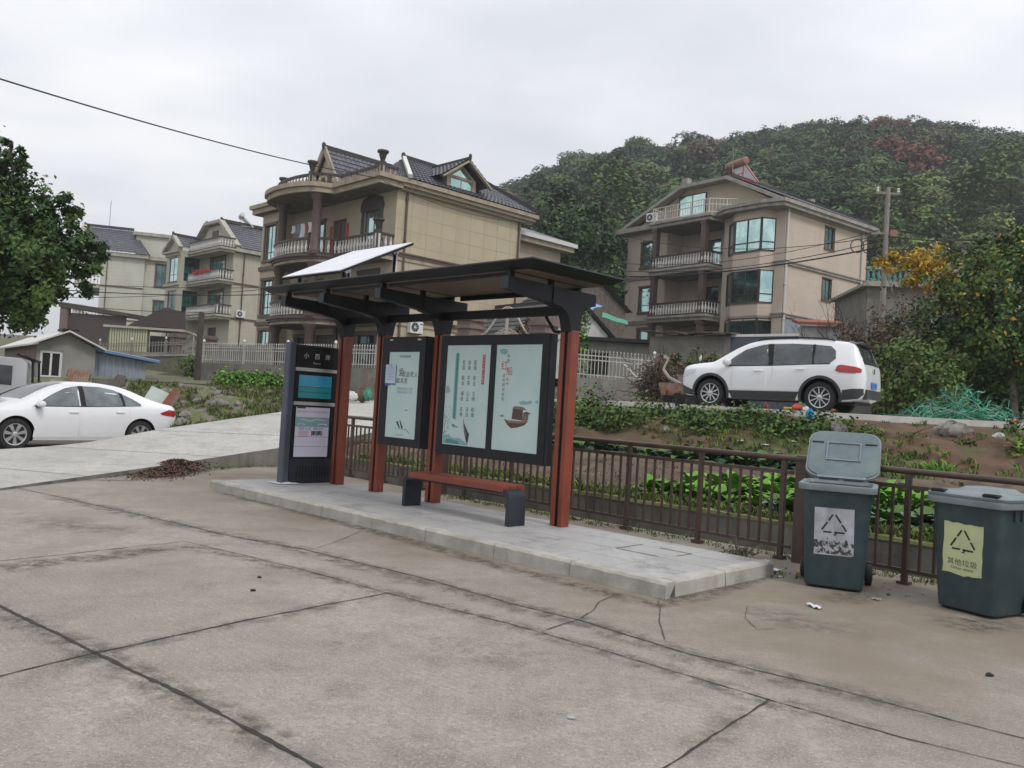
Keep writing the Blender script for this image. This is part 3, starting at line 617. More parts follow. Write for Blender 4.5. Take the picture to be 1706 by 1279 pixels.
b.m('ink_red'); rect(b, pl, X1, .825, .885, .095, .385); word(b, pl, X1-.001, '社会主义核心价值观', .855, .115, .034, .031, 'paper')
rr = random.Random(3)
b.m('ink_teal')
for i in range(70):
    u, v = rr.uniform(.0, .17)*rr.random()**.5, rr.uniform(.62, .93); s = rr.uniform(.004, .014); blob(b, pl, X1-.0003*(i % 3), [(u+.01, v-s*.6), (u+.01+s*1.4, v), (u+.01, v+s*.5), (u+.01-s*.6, v+.1*s)])
b.m('pale_teal'); blob(b, pl, X1, [(.02,.915),(.12,.90),(.25,.93),(.40,.925),(.55,.965),(.60,.99),(.02,.99)]); blob(b, pl, X1, [(.02,.42),(.06,.40),(.11,.44),(.12,.47),(.05,.49),(.02,.48)])
b.m('ink_teal'); blob(b, pl, X1-.001, [(.08,.955),(.18,.94),(.27,.955),(.34,.95),(.42,.985),(.08,.985)]); blob(b, pl, X1, [(.20,.795),(.25,.79),(.30,.81),(.37,.815),(.33,.825),(.22,.82)])
b.m('ink'); blob(b, pl, X1-.001, [(.47,.72),(.50,.78),(.58,.85),(.62,.88),(.60,.95),(.585,.985),(.55,.94),(.50,.86),(.48,.80)])
b.m('ink_gray'); blob(b, pl, X1-.0014, [(.475,.74),(.52,.82),(.56,.87),(.55,.92),(.50,.84)])
b.build('poster', big)
pr = (2.885, 3.665, .945, 2.256); b = nb(T0); sheet(b, 1.5105, pr, 0)
b.m('pale_teal'); blob(b, pr, X1, [(.06,.05),(.14,.035),(.23,.045),(.26,.07),(.20,.095),(.10,.085)])
word(b, pr, X1, '弘扬', .275, .105, .05, .05); word(b, pr, X1, '红', .20, .205, .125, 0, 'ink_red'); word(b, pr, X1, '船', .315, .255, .115, 0, 'ink_red'); word(b, pr, X1, '精神', .28, .33, .045, .042, 'ink_red')
word(b, pr, X1, '走在时代前列', .20, .295, .052, .045); word(b, pr, X1, '开天辟地敢为人先', .285, .43, .018, .026, 'pale_teal')
b.m('pale_teal'); blob(b, pr, X1, [(.56,.535),(.66,.52),(.73,.53),(.80,.515),(.85,.535),(.80,.55),(.70,.56),(.60,.56)]); blob(b, pr, X1, [(.90,.52),(.96,.51),(.97,.54),(.92,.545)]); 
b.m('boat_brown'); blob(b, pr, X1, [(.25,.70),(.34,.715),(.60,.715),(.76,.70),(.77,.715),(.70,.75),(.55,.775),(.42,.785),(.33,.755)]); b.m('boat_light'); blob(b, pr, X1-.0005, [(.25,.70),(.34,.712),(.60,.712),(.76,.698),(.74,.72),(.55,.735),(.36,.735)])
b.m('boat_brown'); blob(b, pr, X1-.001, [(.42,.70),(.44,.60),(.66,.60),(.66,.705)]); b.m('boat_light'); blob(b, pr, X1-.0015, [(.42,.60),(.48,.575),(.66,.58),(.74,.605),(.66,.607)]); blob(b, pr, X1-.0012, [(.66,.705),(.67,.635),(.78,.635),(.78,.70)]); b.m('boat_brown'); blob(b, pr, X1-.0016, [(.65,.64),(.74,.62),(.84,.64),(.74,.648)])
for u in (.47, .53, .59, .69, .74): rect(b, pr, X1-.0014, u, u+.014, .62 if u < .6 else .65, .70)
b.m('ink_gray'); blob(b, pr, X1, [(.13,.675),(.19,.67),(.22,.66),(.25,.68),(.20,.685)])
b.build('poster', big)
small = light_box(4.965, 5.92, .845, 2.38, 1.43, 1.60, [(5.09,5.765,.962,2.165)], 'narrow light box with one pale poster of brush writing')
ps = (5.09, 5.765, .962, 2.165); XS = 1.4395; b = nb(T0); sheet(b, 1.4405, ps, 0)
word(b, ps, XS, '关爱老人', .50, .057, .045, 0) if False else b.m('ink').text('中华传统美德', .042, tx(*upos(ps, .53, .057, XS)))
b.text('爱', .125, tx(*upos(ps, .43, .245, XS))); b.text('家庭老人', .088, tx(*upos(ps, .72, .265, XS))); b.text('献真爱', .085, tx(*upos(ps, .47, .34, XS)))
b.m('ink_gray').text('老吾老以及人之老', .045, tx(*upos(ps, .57, .43, XS))); b.text('幼吾幼以及人之幼', .042, tx(*upos(ps, .57, .47, XS)))
b.m('ink'); blob(b, ps, XS, [(.62,.675),(.67,.668),(.72,.675),(.67,.68)])
for k in ([(.36,.82),(.40,.80),(.50,.88),(.46,.885)], [(.47,.80),(.49,.79),(.60,.885),(.54,.885)]): blob(b, ps, XS, k)
b.m('ink_gray'); blob(b, ps, XS, [(.28,.895),(.55,.89),(.70,.895),(.84,.94),(.83,.945),(.68,.90),(.50,.897)]); b.text('社会公益广告', .03, tx(*upos(ps, .50, .965, XS)))
b.build('poster', small)
for y in (5.10, 5.72): b = nb(T0, 'silver'); b.box(1.424, 1.43, y-.035, y+.035, 2.325, 2.345); b.build('hinge', small)
no = nb(Matrix(), 'paper_blue'); o = SH.w(1.425, 5.70, 1.71)
no.box(0, .0025, -.115, .115, 0, .275); no.m('ink_blue'); no.prism([(-.115,-.012),(-.02,-.004),(.06,-.026),(.115,-.022),(.115,.012),(-.115,.008)], 0, .002, 'x')
no.m('ink_gray')
for i in range(9): no.box(-.0012, 0, -.085 + .02*(i % 3 == 2), .085, .235 - .022*i, .239 - .022*i)
no.text('公告', .035, tx(-.0015, 0, .258)); n_ = no.build('paper_notice'); n_.location = o; n_.rotation_euler = (0, 0, SH.a)
tag(n_, 'pale blue paper notice taped over the left edge of the narrow light box', 'notice')

# ---- information kiosk at the far end, facing along the platform
ki, TK = thing_sh('information_kiosk', 1.27, 7.5, PH, 'dark upright kiosk with stop name, blue screen and timetable at the platform end', 'kiosk')
b = nb(TK, 'navy_metal'); b.box(.913, 1.77, 7.39, 7.53, PH, 2.245); b.box(.913, 1.77, 7.375, 7.39, PH, .50); b.m('black')
for i in range(13): x = 1.04 + .05*i; b.box(x, x+.018, 7.372, 7.375, .22, .40)
b.box(1.0, 1.77, 7.36, 7.40, PH-.004, PH+.012)
b.build('body', ki, bevel=.006)
b = nb(TK, 'slate_paint'); b.rbox(.80, .912, 7.372, 7.53, PH, 2.275, .016); b.build('side_column', ki)
b = nb(TK, 'black'); b.box(.92, 1.765, 7.378, 7.389, 1.90, 2.225); b.m('text_white')
for i, ch in enumerate('小西岸'): b.text(ch, .095, ty(1.09 + .19*i, 7.377, 2.075))
b.text('Xiaoxi an', .036, ty(1.28, 7.377, 1.975)); b.build('name_panel', ki)
for z in (1.845, 1.325): b = nb(TK, 'silver'); b.box(.918, 1.765, 7.368, 7.389, z, z+.052); b.build('trim_bar', ki)
b = nb(TK, 'black'); b.box(.92, 1.765, 7.381, 7.389, 1.385, 1.84); b.T = TK @ Matrix.Translation((-.088,0,0)); b.m('lcd_blue'); b.box(1.075, 1.655, 7.376, 7.381, 1.435, 1.785); b.m('lcd_teal'); b.box(1.075, 1.655, 7.3752, 7.3758, 1.437, 1.605)
b.m('black')
for z in (1.605, 1.525): b.box(1.075, 1.655, 7.374, 7.3748, z, z+.006)
b.m('ink_teal'); b.box(1.54, 1.548, 7.3742, 7.3757, 1.61, 1.76); b.m('toy_yellow'); b.box(1.077, 1.12, 7.3742, 7.375, 1.45, 1.60) if False else None
b.m('pale_teal')
for i in range(5): b.box(1.30 + .03*i, 1.315 + .03*i, 7.3742, 7.3757, 1.615, 1.625 + .008*(i % 3))
b.build('screen', ki)
b = nb(TK, 'black'); b.box(.92, 1.765, 7.381, 7.389, .505, 1.32); b.T = TK @ Matrix.Translation((-.088,0,0)); b.m('paper'); b.box(1.06, 1.655, 7.377, 7.381, .535, 1.295)
yk = 7.3762; b.m('black'); b.box(1.07, 1.22, yk, yk+.0006, 1.275, 1.293)
rr = random.Random(8); b.m('ink_gray')
for i in range(34): x = 1.08 + .0165*i; h = rr.uniform(.012, .045); b.box(x, x+.004, yk, yk+.0006, 1.225-h*.6, 1.235)
b.m('ink_red')
for i in range(14): x = 1.09 + .038*i; b.box(x, x+.02, yk, yk+.0005, 1.237, 1.241)
b.m('pale_teal'); b.box(1.06, 1.655, yk, yk+.0006, .995, 1.145); b.m('paper'); b.box(1.10, 1.22, yk-.001, yk, 1.02, 1.042); b.box(1.46, 1.62, yk-.001, yk, 1.02, 1.05); b.prism([(1.10,1.10),(1.2,1.115),(1.3,1.09),(1.42,1.12),(1.6,1.10),(1.6,1.09),(1.42,1.105),(1.3,1.075),(1.2,1.1)], yk-.001, yk, 'y')
b.m('ink_gray'); b.box(1.12, 1.20, yk-.002, yk-.001, 1.022, 1.03); b.box(1.48, 1.6, yk-.002, yk-.001, 1.022, 1.03)
b.m('ink_blue'); b.text('城乡公交', .055, ty(1.23, yk, .962)); b.text('便民出行', .045, ty(1.47, yk, .965)); b.m('ink_red')
for i in range(5): b.box(1.12, 1.29, yk, yk+.0006, .92-.018*i, .925-.018*i)
for i, k in enumerate(('ink_red','ink','ink_gray','ink_teal','ink','boat_brown','ink_gray')): b.m(k); b.box(1.345 + .028*i, 1.37 + .028*i, yk, yk+.0006, .86 + .006*(i % 3), .935)
b.m('ink_gray')
for z in (.84, .69): b.box(1.06, 1.655, yk, yk+.0006, z, z+.005)
b.build('timetable', ki)
b = MB().m('cloth_white'); b.grid(lambda u, v: SH.w(.70 + .34*v, 7.26 + .36*u - .1*v, PH + .006 + .035*max(0, math.sin(u*9+v*5)*math.sin(v*7+1))*math.sin(math.pi*u)*math.sin(math.pi*v)), 14, 10)
tag(b.build('plastic_sheet', smooth=50), 'crumpled white plastic sheet lying at the foot of the dark kiosk', 'plastic sheet')

# ---- solar panel standing on the canopy
so_, TS = thing_sh('solar_module', 1.2, 6.6, 3.062, 'tilted solar panel, sky reflection painted white on top, on struts above the dark canopy', 'solar panel')
P0, P1 = Vector((.57, 0, 3.2)), Vector((1.79, 0, 3.8)); ax = (P1-P0).normalized(); nn = Vector((-ax.z, 0, ax.x))
def sq(b, s0, s1, y0, y1, h0, h1):
    c = [P0 + ax*s + nn*h + Vector((0, y, 0)) for h in (h0, h1) for s, y in ((s0,y0),(s1,y0),(s1,y1),(s0,y1))]; b.hexa(c[:4], c[4:])
L_ = (P1-P0).length
b = nb(TS, 'white_and_glare'); sq(b, 0, L_, 5.86, 7.34, .0, .012); b.build('panel', so_)  # sky reflection put into the panel's white colour
b = nb(TS, 'charcoal'); sq(b, -.012, L_+.012, 5.845, 7.355, -.034, -.0005); b.build('frame', so_)
for y, s in ((6.0,.18),(7.15,.18),(6.0,1.1),(7.15,1.1)):
    b = nb(TS, 'silver'); sq(b, s, s+.09, y, y+.07, -.09, -.035); b.build('clamp', so_)
for y in (6.02, 7.17):
    b = nb(TS, 'charcoal'); b.beam((1.62, y, 3.06), (1.62, y, 3.66), .04, .04); b.beam((.76, y, 3.06), (.76, y, 3.22), .04, .04); b.m('white_and_glare'); b.beam((1.62, y-.035, 3.06), (1.62, y-.035, 3.62), .014, .02); b.build('strut', so_)

# ---- bench
be, TB = thing_sh('bench', 1.14, 3.7, PH, 'backless bench with red slat seat and two dark hoop legs on the platform', 'bench')
b = nb(TB, 'rust_red')
for i in range(3): x = .955 + .125*i; b.rbox(x, x+.115, 2.87, 4.58, .515, .585, .006)
b.m('charcoal'); b.box(.97, 1.31, 2.9, 4.55, .49, .514); b.build('seat', be)
for y, s in ((2.76, 1), (4.69, -1)):
    b = nb(TB, 'navy_metal'); pr_ = [(0,PH),(.055,PH),(.055,.44)] + [(.055+.05*(1-math.cos(t)), .44+.05*math.sin(t)) for t in np.linspace(.2, 1.57, 5)] + [(.2,.49),(.2,.545)] + [(.1-.1*math.sin(t), .445+.1*math.cos(t)) for t in np.linspace(0, 1.45, 6)]
    b.prism([(y + s*p, z) for p, z in pr_], .965, 1.235, 'x'); b.build('leg', be, 35)

# ---- railing between platform and garden
def rail_run(p, q, label, posts, ext=(0, 0), z0=.03):
    p, q = Vector((p[0], p[1], 0)), Vector((q[0], q[1], 0)); d = q-p; Ln = d.length; u = d/Ln; a = math.atan2(u.y, u.x)
    w = SH.w(p.x, p.y); e = empty('railing', (w.x, w.y, z0), SH.a + a, label, 'railing')
    b = MB().m('rail_brown'); b.tube([(-ext[0], 0, 1.08), (Ln+ext[1], 0, 1.08)], .032, 12); b.build('top_rail', e, 50)
    b = MB().m('rail_brown'); edges = [-ext[0]] + posts + [Ln+ext[1]]
    for x0, x1 in zip(edges, edges[1:]):
        if x1-x0 < .12: continue
        b.box(x0+.026, x1-.026, -.018, .018, .905, .945); b.box(x0+.026, x1-.026, -.016, .016, .10, .135)
        n = max(1, round((x1-x0)/.142)); 
        for i in range(1, n): x = x0 + (x1-x0)*i/n; b.box(x-.012, x+.012, -.012, .012, .136, .904)
    b.build('bar_panel', e)
    for x in posts:
        b = MB().m('rail_brown'); b.box(x-.025, x+.025, -.025, .025, -.03, 1.052); b.box(x-.055, x+.055, -.05, .05, -.028, .012); b.build('post', e)
    return e
rail_run((2.87, .30), (3.20, 6.42), 'brown metal railing behind the bench and big light box', [.14, 1.22, 2.32, 3.44, 4.55, 5.62])
rail_run((3.23, 6.56), (3.42, 11.2), 'brown metal railing behind the kiosk beside the sloping road', [.5, 1.6, 2.7, 3.8])
rail_run((2.86, .12), (2.30, -4.4), 'brown metal railing behind the two wheelie bins', [1.05, 2.15, 3.25], z0=.015)
for x, y, lb in ((2.865, .21, 'square brown railing post with flat cap beside the open bin'), (3.215, 6.49, 'square brown railing post behind the narrow light box')):
    w = SH.w(x, y); e = empty('railing_post', (w.x, w.y, 0), SH.a, lb, 'post')
    b = MB().m('rail_brown'); b.rbox(-.065, .065, -.065, .065, -.2, 1.10, .006); b.build('shaft', e)
    b = MB().m('rail_brown'); b.rbox(-.08, .08, -.08, .08, 1.10, 1.135, .008); b.rbox(-.06,.06,-.06,.06,1.135,1.15,.006); b.build('cap', e)

# ---- two wheelie bins
def loft(b, secs):
    """secs: (z, hx, hy, r, oy) rounded rectangles"""
    n = 5; vs, fs = [], []; per = 4*n
    for z, hx, hy, r, oy in secs:
        for k, (sx, sy) in enumerate(((1,1),(-1,1),(-1,-1),(1,-1))):
            for i in range(n):
                t = math.pi/2*(k + i/(n-1)); vs.append((sx*(hx-r) + r*math.cos(t), oy + sy*(hy-r) + r*math.sin(t), z))
    for j in range(len(secs)-1):
        for k in range(per): l = (k+1) % per; fs.append((j*per+k, j*per+l, (j+1)*per+l, (j+1)*per+k))
    fs += [tuple(reversed(range(per))), tuple(range((len(secs)-1)*per, len(secs)*per))]
    return b.add(vs, fs)
def tri_arrows(b, c, s, y):
    """three chasing arrows round a triangle, on a face looking to -y"""
    A = [Vector((c[0] + s*math.cos(R(90+120*k)), 0, c[1] + s*math.sin(R(90+120*k))*1.02)) for k in range(3)]
    for k in range(3):
        p, q = A[k], A[(k+1) % 3]; d = (q-p).normalized(); m_ = Vector((-d.z, 0, d.x)); w = s*.13
        for f0, f1 in ((.10, .40), (.50, .88)):
            a, e = p.lerp(q, f0), p.lerp(q, f1); t = d*w*.35
            if f1 > .6: b.add([a-m_*w/2+Vector((0,y,0)), a+m_*w/2+Vector((0,y,0)), e+m_*w/2+Vector((0,y,0)), e+d*w*.5+Vector((0,y,0)), e-m_*w/2+Vector((0,y,0))], [(0,1,2,3,4)])
            else: b.add([v + Vector((0,y,0)) for v in (a-m_*w/2, a+m_*w/2, e+m_*w/2+t, e-m_*w/2)], [(0,1,2,3)])
    x, z = c[0], c[1] - s*.52; b.add([(x-s*.10,y,z-s*.22),(x+s*.10,y,z-s*.22),(x+s*.10,y,z+s*.06),(x+s*.26,y,z+s*.06),(x,y,z+s*.0),(x-s*.26,y,z+s*.06),(x-s*.10,y,z+s*.06)][:4], [(0,1,2,3)])
def bin_(fl, deg, label, open_, sticker, seed):
    t = R(deg); ux, uy = Vector((math.cos(t), math.sin(t), 0)), Vector((-math.sin(t), math.cos(t), 0))
    c = Vector((fl[0], fl[1], 0)) + ux*.225 + uy*.23
    e = empty('wheelie_bin', c, t, label, 'bin', 'green wheelie bins by the railing')
    rr = random.Random(seed)
    b = MB().m('bin_green'); loft(b, [(.012,.205,.215,.05,0),(.03,.222,.235,.055,0),(.10,.226,.243,.055,.0),(.86,.262,.302,.06,.02),(.90,.265,.308,.06,.02)])
    for s in (-1, 1):
        for i in range(4): b.box(s*.262-.004, s*.262+.004+.012*s, -.10+.10*i, -.085+.10*i, .80, .90)
    b.build('body', e, 40)
    b = MB().m('bin_lid'); loft(b, [(.895,.275,.322,.06,.02),(.90,.296,.345,.07,.02),(.945,.300,.350,.07,.02),(.955,.297,.347,.07,.02),(.957,.26,.31,.06,.02),(.93,.25,.30,.05,.02)] if open_ else [(.895,.275,.322,.06,.02),(.90,.296,.345,.07,.02),(.945,.300,.350,.07,.02),(.955,.297,.347,.07,.02)]); b.build('rim', e, 40)
    if open_: b = MB().m('black'); loft(b, [(.9303,.249,.299,.05,.02),(.9305,.24,.29,.05,.02)]); b.build('hollow_shade', e)  # black sheet inside the rim, painted in for the shaded hollow
    b = MB().m('bin_lid')
    q_ = .13 if open_ else .075; loft(b, [(.0,.305,.335,q_,0),(.022,.308,.34,q_,0),(.045,.285,.315,q_,0),(.052,.26,.29,q_-.01,0)])
    loft(b, [(.052,.175,.165,.03,.04),(.085,.135,.125,.02,.04),(.088,.13,.12,.02,.04)])
    b.box(-.20,.20,.315,.35,-.01,.03)
    if not open_:
        b.m('black')
        for s in (-.2, .2): b.rbox(s-.06, s+.06, -.335, -.27, .03, .058, .01)
    else:
        b.m('bin_lid_in'); loft(b, [(-.012,.288,.318,.125,0),(-.001,.295,.325,.13,0)])
        b.m('bin_lid'); 
        b.box(-.145,.145,.098,.11,-.024,-.012); b.box(-.145,.145,-.15,-.138,-.024,-.012); b.box(-.145,-.133,-.138,.098,-.024,-.012); b.box(.133,.145,-.138,.098,-.024,-.012)
        b.m('black')
        for s in (-.225, .225): b.box(s-.05, s+.05, -.155, -.14, -.02, -.012)
    ld = b.build('lid', e, 40)
    if open_: ld.location = (0, .36+.07, .985); ld.rotation_euler = (R(-100), 0, R(0)); 
    else: ld.location = (0, .02, .958)
    if open_:   # hinge at the rear edge: lid stands up behind the bin
        ld.matrix_local = Matrix.Translation((0, .40, .985)) @ Matrix.Rotation(R(-138), 4, 'X') @ Matrix.Translation((0, -.335, 0))
    b = MB().m('bin_lid'); b.tube([(-.27,.40,.94),(.27,.40,.94)], .016, 8); [b.box(s-.02, s+.02, .33, .41, .92, .965) for s in (-.2, 0, .2)]; b.build('handle', e, 40)
    for s in (-1, 1):
        b = MB().m('rubber'); b.lathe([(.06,-.03),(.093,-.026),(.10,-.012),(.10,.012),(.093,.026),(.06,.03)], (s*.255, .235, .10), 20, 'x'); b.m('bin_green'); b.lathe([(.055,-.033),(.055,.033)], (s*.255, .235, .10), 14, 'x'); b.build('wheel', e, 40)
    k = 'sticker_white' if sticker == 'w' else 'sticker_yellow'
    b = MB().m(k); W, H = .150, .215
    ed = [(-W,-H)] + [(-W + 2*W*i/9, -H + rr.uniform(-.012, .008)*(sticker == 'y')) for i in range(1, 9)] + [(W,-H+.01)] + [(W + rr.uniform(-.006, .004)*(sticker == 'y'), -H + 2*H*i/6) for i in range(1, 6)] + [(W,H)] + [(W - 2*W*i/9, H + rr.uniform(-.012, .004)*(sticker == 'y')) for i in range(1, 9)] + [(-W,H)] + [(-W + rr.uniform(-.004, .006)*(sticker == 'y'), H - 2*H*i/6) for i in range(1, 6)]
    b.prism(ed, 0, .002, 'y'); b.m('ink'); tri_arrows(b, (0, .055), .118, -.0012)
    b.text('其他垃圾', .058, Matrix.Translation((0, -.0012, -.118)) @ MY)
    if sticker == 'y': b.text('Other waste', .034, Matrix.Translation((0, -.0012, -.165)) @ MY)
    else:      # scuffed and dirty lower part
        b.m('grime'); n = 24; vs = [(-W + 2*W*i/n, -.0006, z) for i in range(n+1) for z in (-H+.012, -.088 + .022*math.sin(i*1.7) + .014*math.sin(i*4.1))]; b.add(vs, [(2*i, 2*i+2, 2*i+3, 2*i+1) for i in range(n)])
    st = b.build('sticker', e); zc = .53; f = (zc-.10)/.76
    yc = -(.243 + (.302-.243)*f) + .02*f - .003; st.matrix_local = Matrix.Translation((-.01, yc, zc)) @ Matrix.Rotation(math.atan((.302-.243-.02)/.76), 4, 'X') @ Matrix.Rotation(R(1.5 if sticker == 'y' else -1), 4, 'Y')
    e.scale = (1.13, 1.05, 1.0); return e
bin_((2.83, 7.80), -24, 'green wheelie bin with its gray lid standing open and a scuffed white sticker', True, 'w', 5)
bin_((3.77, 7.24), -60, 'green wheelie bin with closed gray lid and a torn yellow sticker', False, 'y', 6)
# ============================================================ VEHICLES
def ip(P, x): return float(np.interp(x, [p[0] for p in P], [p[1] for p in P]))
def smooth_ip(P):
    """smooth curve through control points (monotone-ish cubic)"""
    xs = np.array([p[0] for p in P]); ys = np.array([p[1] for p in P]); d = np.gradient(ys, xs)
    sl = np.diff(ys)/np.diff(xs)
    for i in range(1, len(xs)-1): d[i] = 0 if sl[i-1]*sl[i] <= 0 else 2*sl[i-1]*sl[i]/(sl[i-1]+sl[i])
    d[0], d[-1] = sl[0], sl[-1]
    def f(x):
        x = min(max(x, xs[0]), xs[-1]); i = min(max(int(np.searchsorted(xs, x))-1, 0), len(xs)-2); h = xs[i+1]-xs[i]; t = (x-xs[i])/h
        return float((2*t**3-3*t*t+1)*ys[i] + (t**3-2*t*t+t)*h*d[i] + (-2*t**3+3*t*t)*ys[i+1] + (t**3-t*t)*h*d[i+1])
    return f
class Car:
    """x forward, y left; one lofted shell, everything else laid on its surface"""
    def __init__(s, e, top, belt, low, wid, roofw, xs, wheels, wr, arch):
        s.e = e; s.top, s.belt, s.low, s.wid, s.roofw = [smooth_ip(P) if len(P) > 2 else (lambda x, P=P: ip(P, x)) for P in (top, belt, low, wid, roofw)]
        s.xs, s.wheels, s.wr, s.arch = xs, wheels, wr, arch
    def sec(s, x):
        zt, zb, zl, w, rw = s.top(x), s.belt(x), s.low(x), s.wid(x), s.roofw(x)
        zb = min(zb, zt-.02); h = zb-zl; g = zt-zb; k = min(1, g/.30); rw = rw*k + (w*.90)*(1-k)
        return [(0,zl),(w*.80,zl),(w*.94,zl+.02),(w*.975,zl+h*.14),(w*.993,zl+h*.36),(w,zl+h*.58),(w*.995,zl+h*.78),(w*.978,zl+h*.93),(w*.955,zb),
                (w*.935+(rw-w*.935)*.22,zb+g*.25),(w*.935+(rw-w*.935)*.55,zb+g*.58),(rw*1.0,zt-g*.17-.0),(rw*.965,zt-g*.075),(rw*.88,zt-g*.025),(rw*.55,zt-g*.004),(0,zt)]
    def Y(s, x, z):
        P = [p for p in s.sec(x)[2:14]]; return float(np.interp(z, [p[1] for p in P], [p[0] for p in P]))
    def shell(s, glass, paint='car_white'):
        b = MB(); b.smooth = True; b.m(paint); n = 16; vs, rows = [], len(s.xs)
        for x in s.xs:
            P = s.sec(x); vs += [(x, y, z) for y, z in P] + [(x, -y, z) for y, z in reversed(P[1:-1])]
        per = 30; fs = []
        for i in range(rows-1):
            for k in range(per): l = (k+1) % per; fs.append((i*per+k, i*per+l, (i+1)*per+l, (i+1)*per+k))
        b.add(vs, fs); b.add([], [])
        b.f += [tuple(range(per)), tuple(reversed(range((rows-1)*per, rows*per)))]; b.mi += [b.cur]*2; b.sm += [False]*2
        b.m('car_glass'); gi = b.cur
        for i in range(rows-1):
            xm = (s.xs[i]+s.xs[i+1])/2
            for x0, x1 in glass:
                if x0 < xm < x1:
                    for k in range(per):
                        if k in (13, 14, 15, 16): b.mi[i*per+k] = gi
        o = b.build('body')
        # wheel arches cut out of the shell
        cut = MB().m('black')
        for wx in s.wheels:
            for sy in (-1, 1): cut.lathe([(s.arch, -.30), (s.arch, .30)], (wx, sy*(s.wid(0)-.10), s.wr+.01), 40, 'y')
        c = cut.build('arch_cut'); md = o.modifiers.new('arch', 'BOOLEAN'); md.object = c; md.operation = 'DIFFERENCE'; md.solver = 'EXACT'
        try: md.material_mode = 'TRANSFER'
        except Exception: pass
        me = bpy.data.meshes.new_from_object(o.evaluated_get(bpy.context.evaluated_depsgraph_get()))
        bpy.data.objects.remove(c); bpy.data.objects.remove(o)
        me.set_sharp_from_angle(angle=R(50)); me.name = 'body'; o = bpy.data.objects.new('body', me); COL.objects.link(o); o.parent = s.e; s.body = o; return o
    def patch(s, b, poly, off=.004, nx=18, nz=6, sides=(1, -1)):
        """lay an outline given in side view (x,z) on the shell"""
        X = [p[0] for p in poly]; x0, x1 = min(X)+1e-4, max(X)-1e-4; n = len(poly)
        for sy in sides:
            vs = []
            for i in range(nx+1):
                x = x0 + (x1-x0)*i/nx; zs = []
                for k in range(n):
                    (a, za), (c, zc) = poly[k], poly[(k+1) % n]
                    if (a-x)*(c-x) <= 0 and a != c: zs.append(za + (zc-za)*(x-a)/(c-a))
                lo, hi = min(zs), max(zs)
                for j in range(nz+1): z = lo + (hi-lo)*j/nz; vs.append((x, sy*(s.Y(x, z)+off), z))
            m_ = nz+1; b.add(vs, [(i*m_+j, (i+1)*m_+j, (i+1)*m_+j+1, i*m_+j+1) if sy < 0 else (i*m_+j, i*m_+j+1, (i+1)*m_+j+1, (i+1)*m_+j) for i in range(nx) for j in range(nz)])
        return b
    def part(s, name, k, poly, off=.004, parent=None, label=None, sides=(1, -1), **kw):
        for sy in sides:
            b = MB(); b.smooth = True; b.m(k); s.patch(b, poly, off, sides=(sy,), **kw); o = b.build(name, parent or s.e); tag(o, label)
        return o
    def wheel(s, x, sy, spokes, double=False, dark=False):
        w = s.wr; y = sy*(s.wid(x)*.985 - .10); o_ = lambda h: sy*h
        b = MB().m('rubber'); b.lathe([(w*.66,o_(-.10)),(w*.93,o_(-.105)),(w,o_(-.075)),(w,o_(.07)),(w*.94,o_(.10)),(w*.80,o_(.108)),(w*.70,o_(.098)),(w*.67,o_(.07))], (x, y, w), 32, 'y'); t = b.build('wheel', s.e, 40)
        b = MB().m('rim_dark'); b.lathe([(w*.66,o_(.0)),(w*.66,o_(.045))], (x, y, w), 28, 'y'); b.m('rim'); b.lathe([(w*.63,o_(.06)),(w*.64,o_(.095)),(w*.69,o_(.10)),(w*.70,o_(.06))], (x, y, w), 32, 'y')
        for k in range(spokes):
            for dd in ((-.10, .10) if double else (0,)):
                t0 = 2*math.pi*k/spokes + .2; c1 = Vector((math.cos(t0+dd), 0, math.sin(t0+dd))); c0 = Vector((math.cos(t0+dd*.4), 0, math.sin(t0+dd*.4))); O = Vector((x, y + o_(.078), w))
                b.beam(O + c0*w*.10, O + c1*w*.66, w*(.10 if double else .075), .03, (0, 1, 0))
        b.lathe([(w*.16,o_(.05)),(w*.16,o_(.094)),(w*.10,o_(.102))], (x, y, w), 16, 'y'); b.build('rim', t, 40)

def wheel_ends(a, Ya, b_, wb):
    """two wheel hubs a wheelbase apart: the first at distance Ya, the second farther off"""
    p = at(a[0], a[1], Ya); p.z = 0
    for k in range(400):
        q = at(b_[0], b_[1], Ya + .01*k); q.z = 0
        if (q-p).length > wb and k > 20: break
    return p, p + (q-p).normalized()*wb
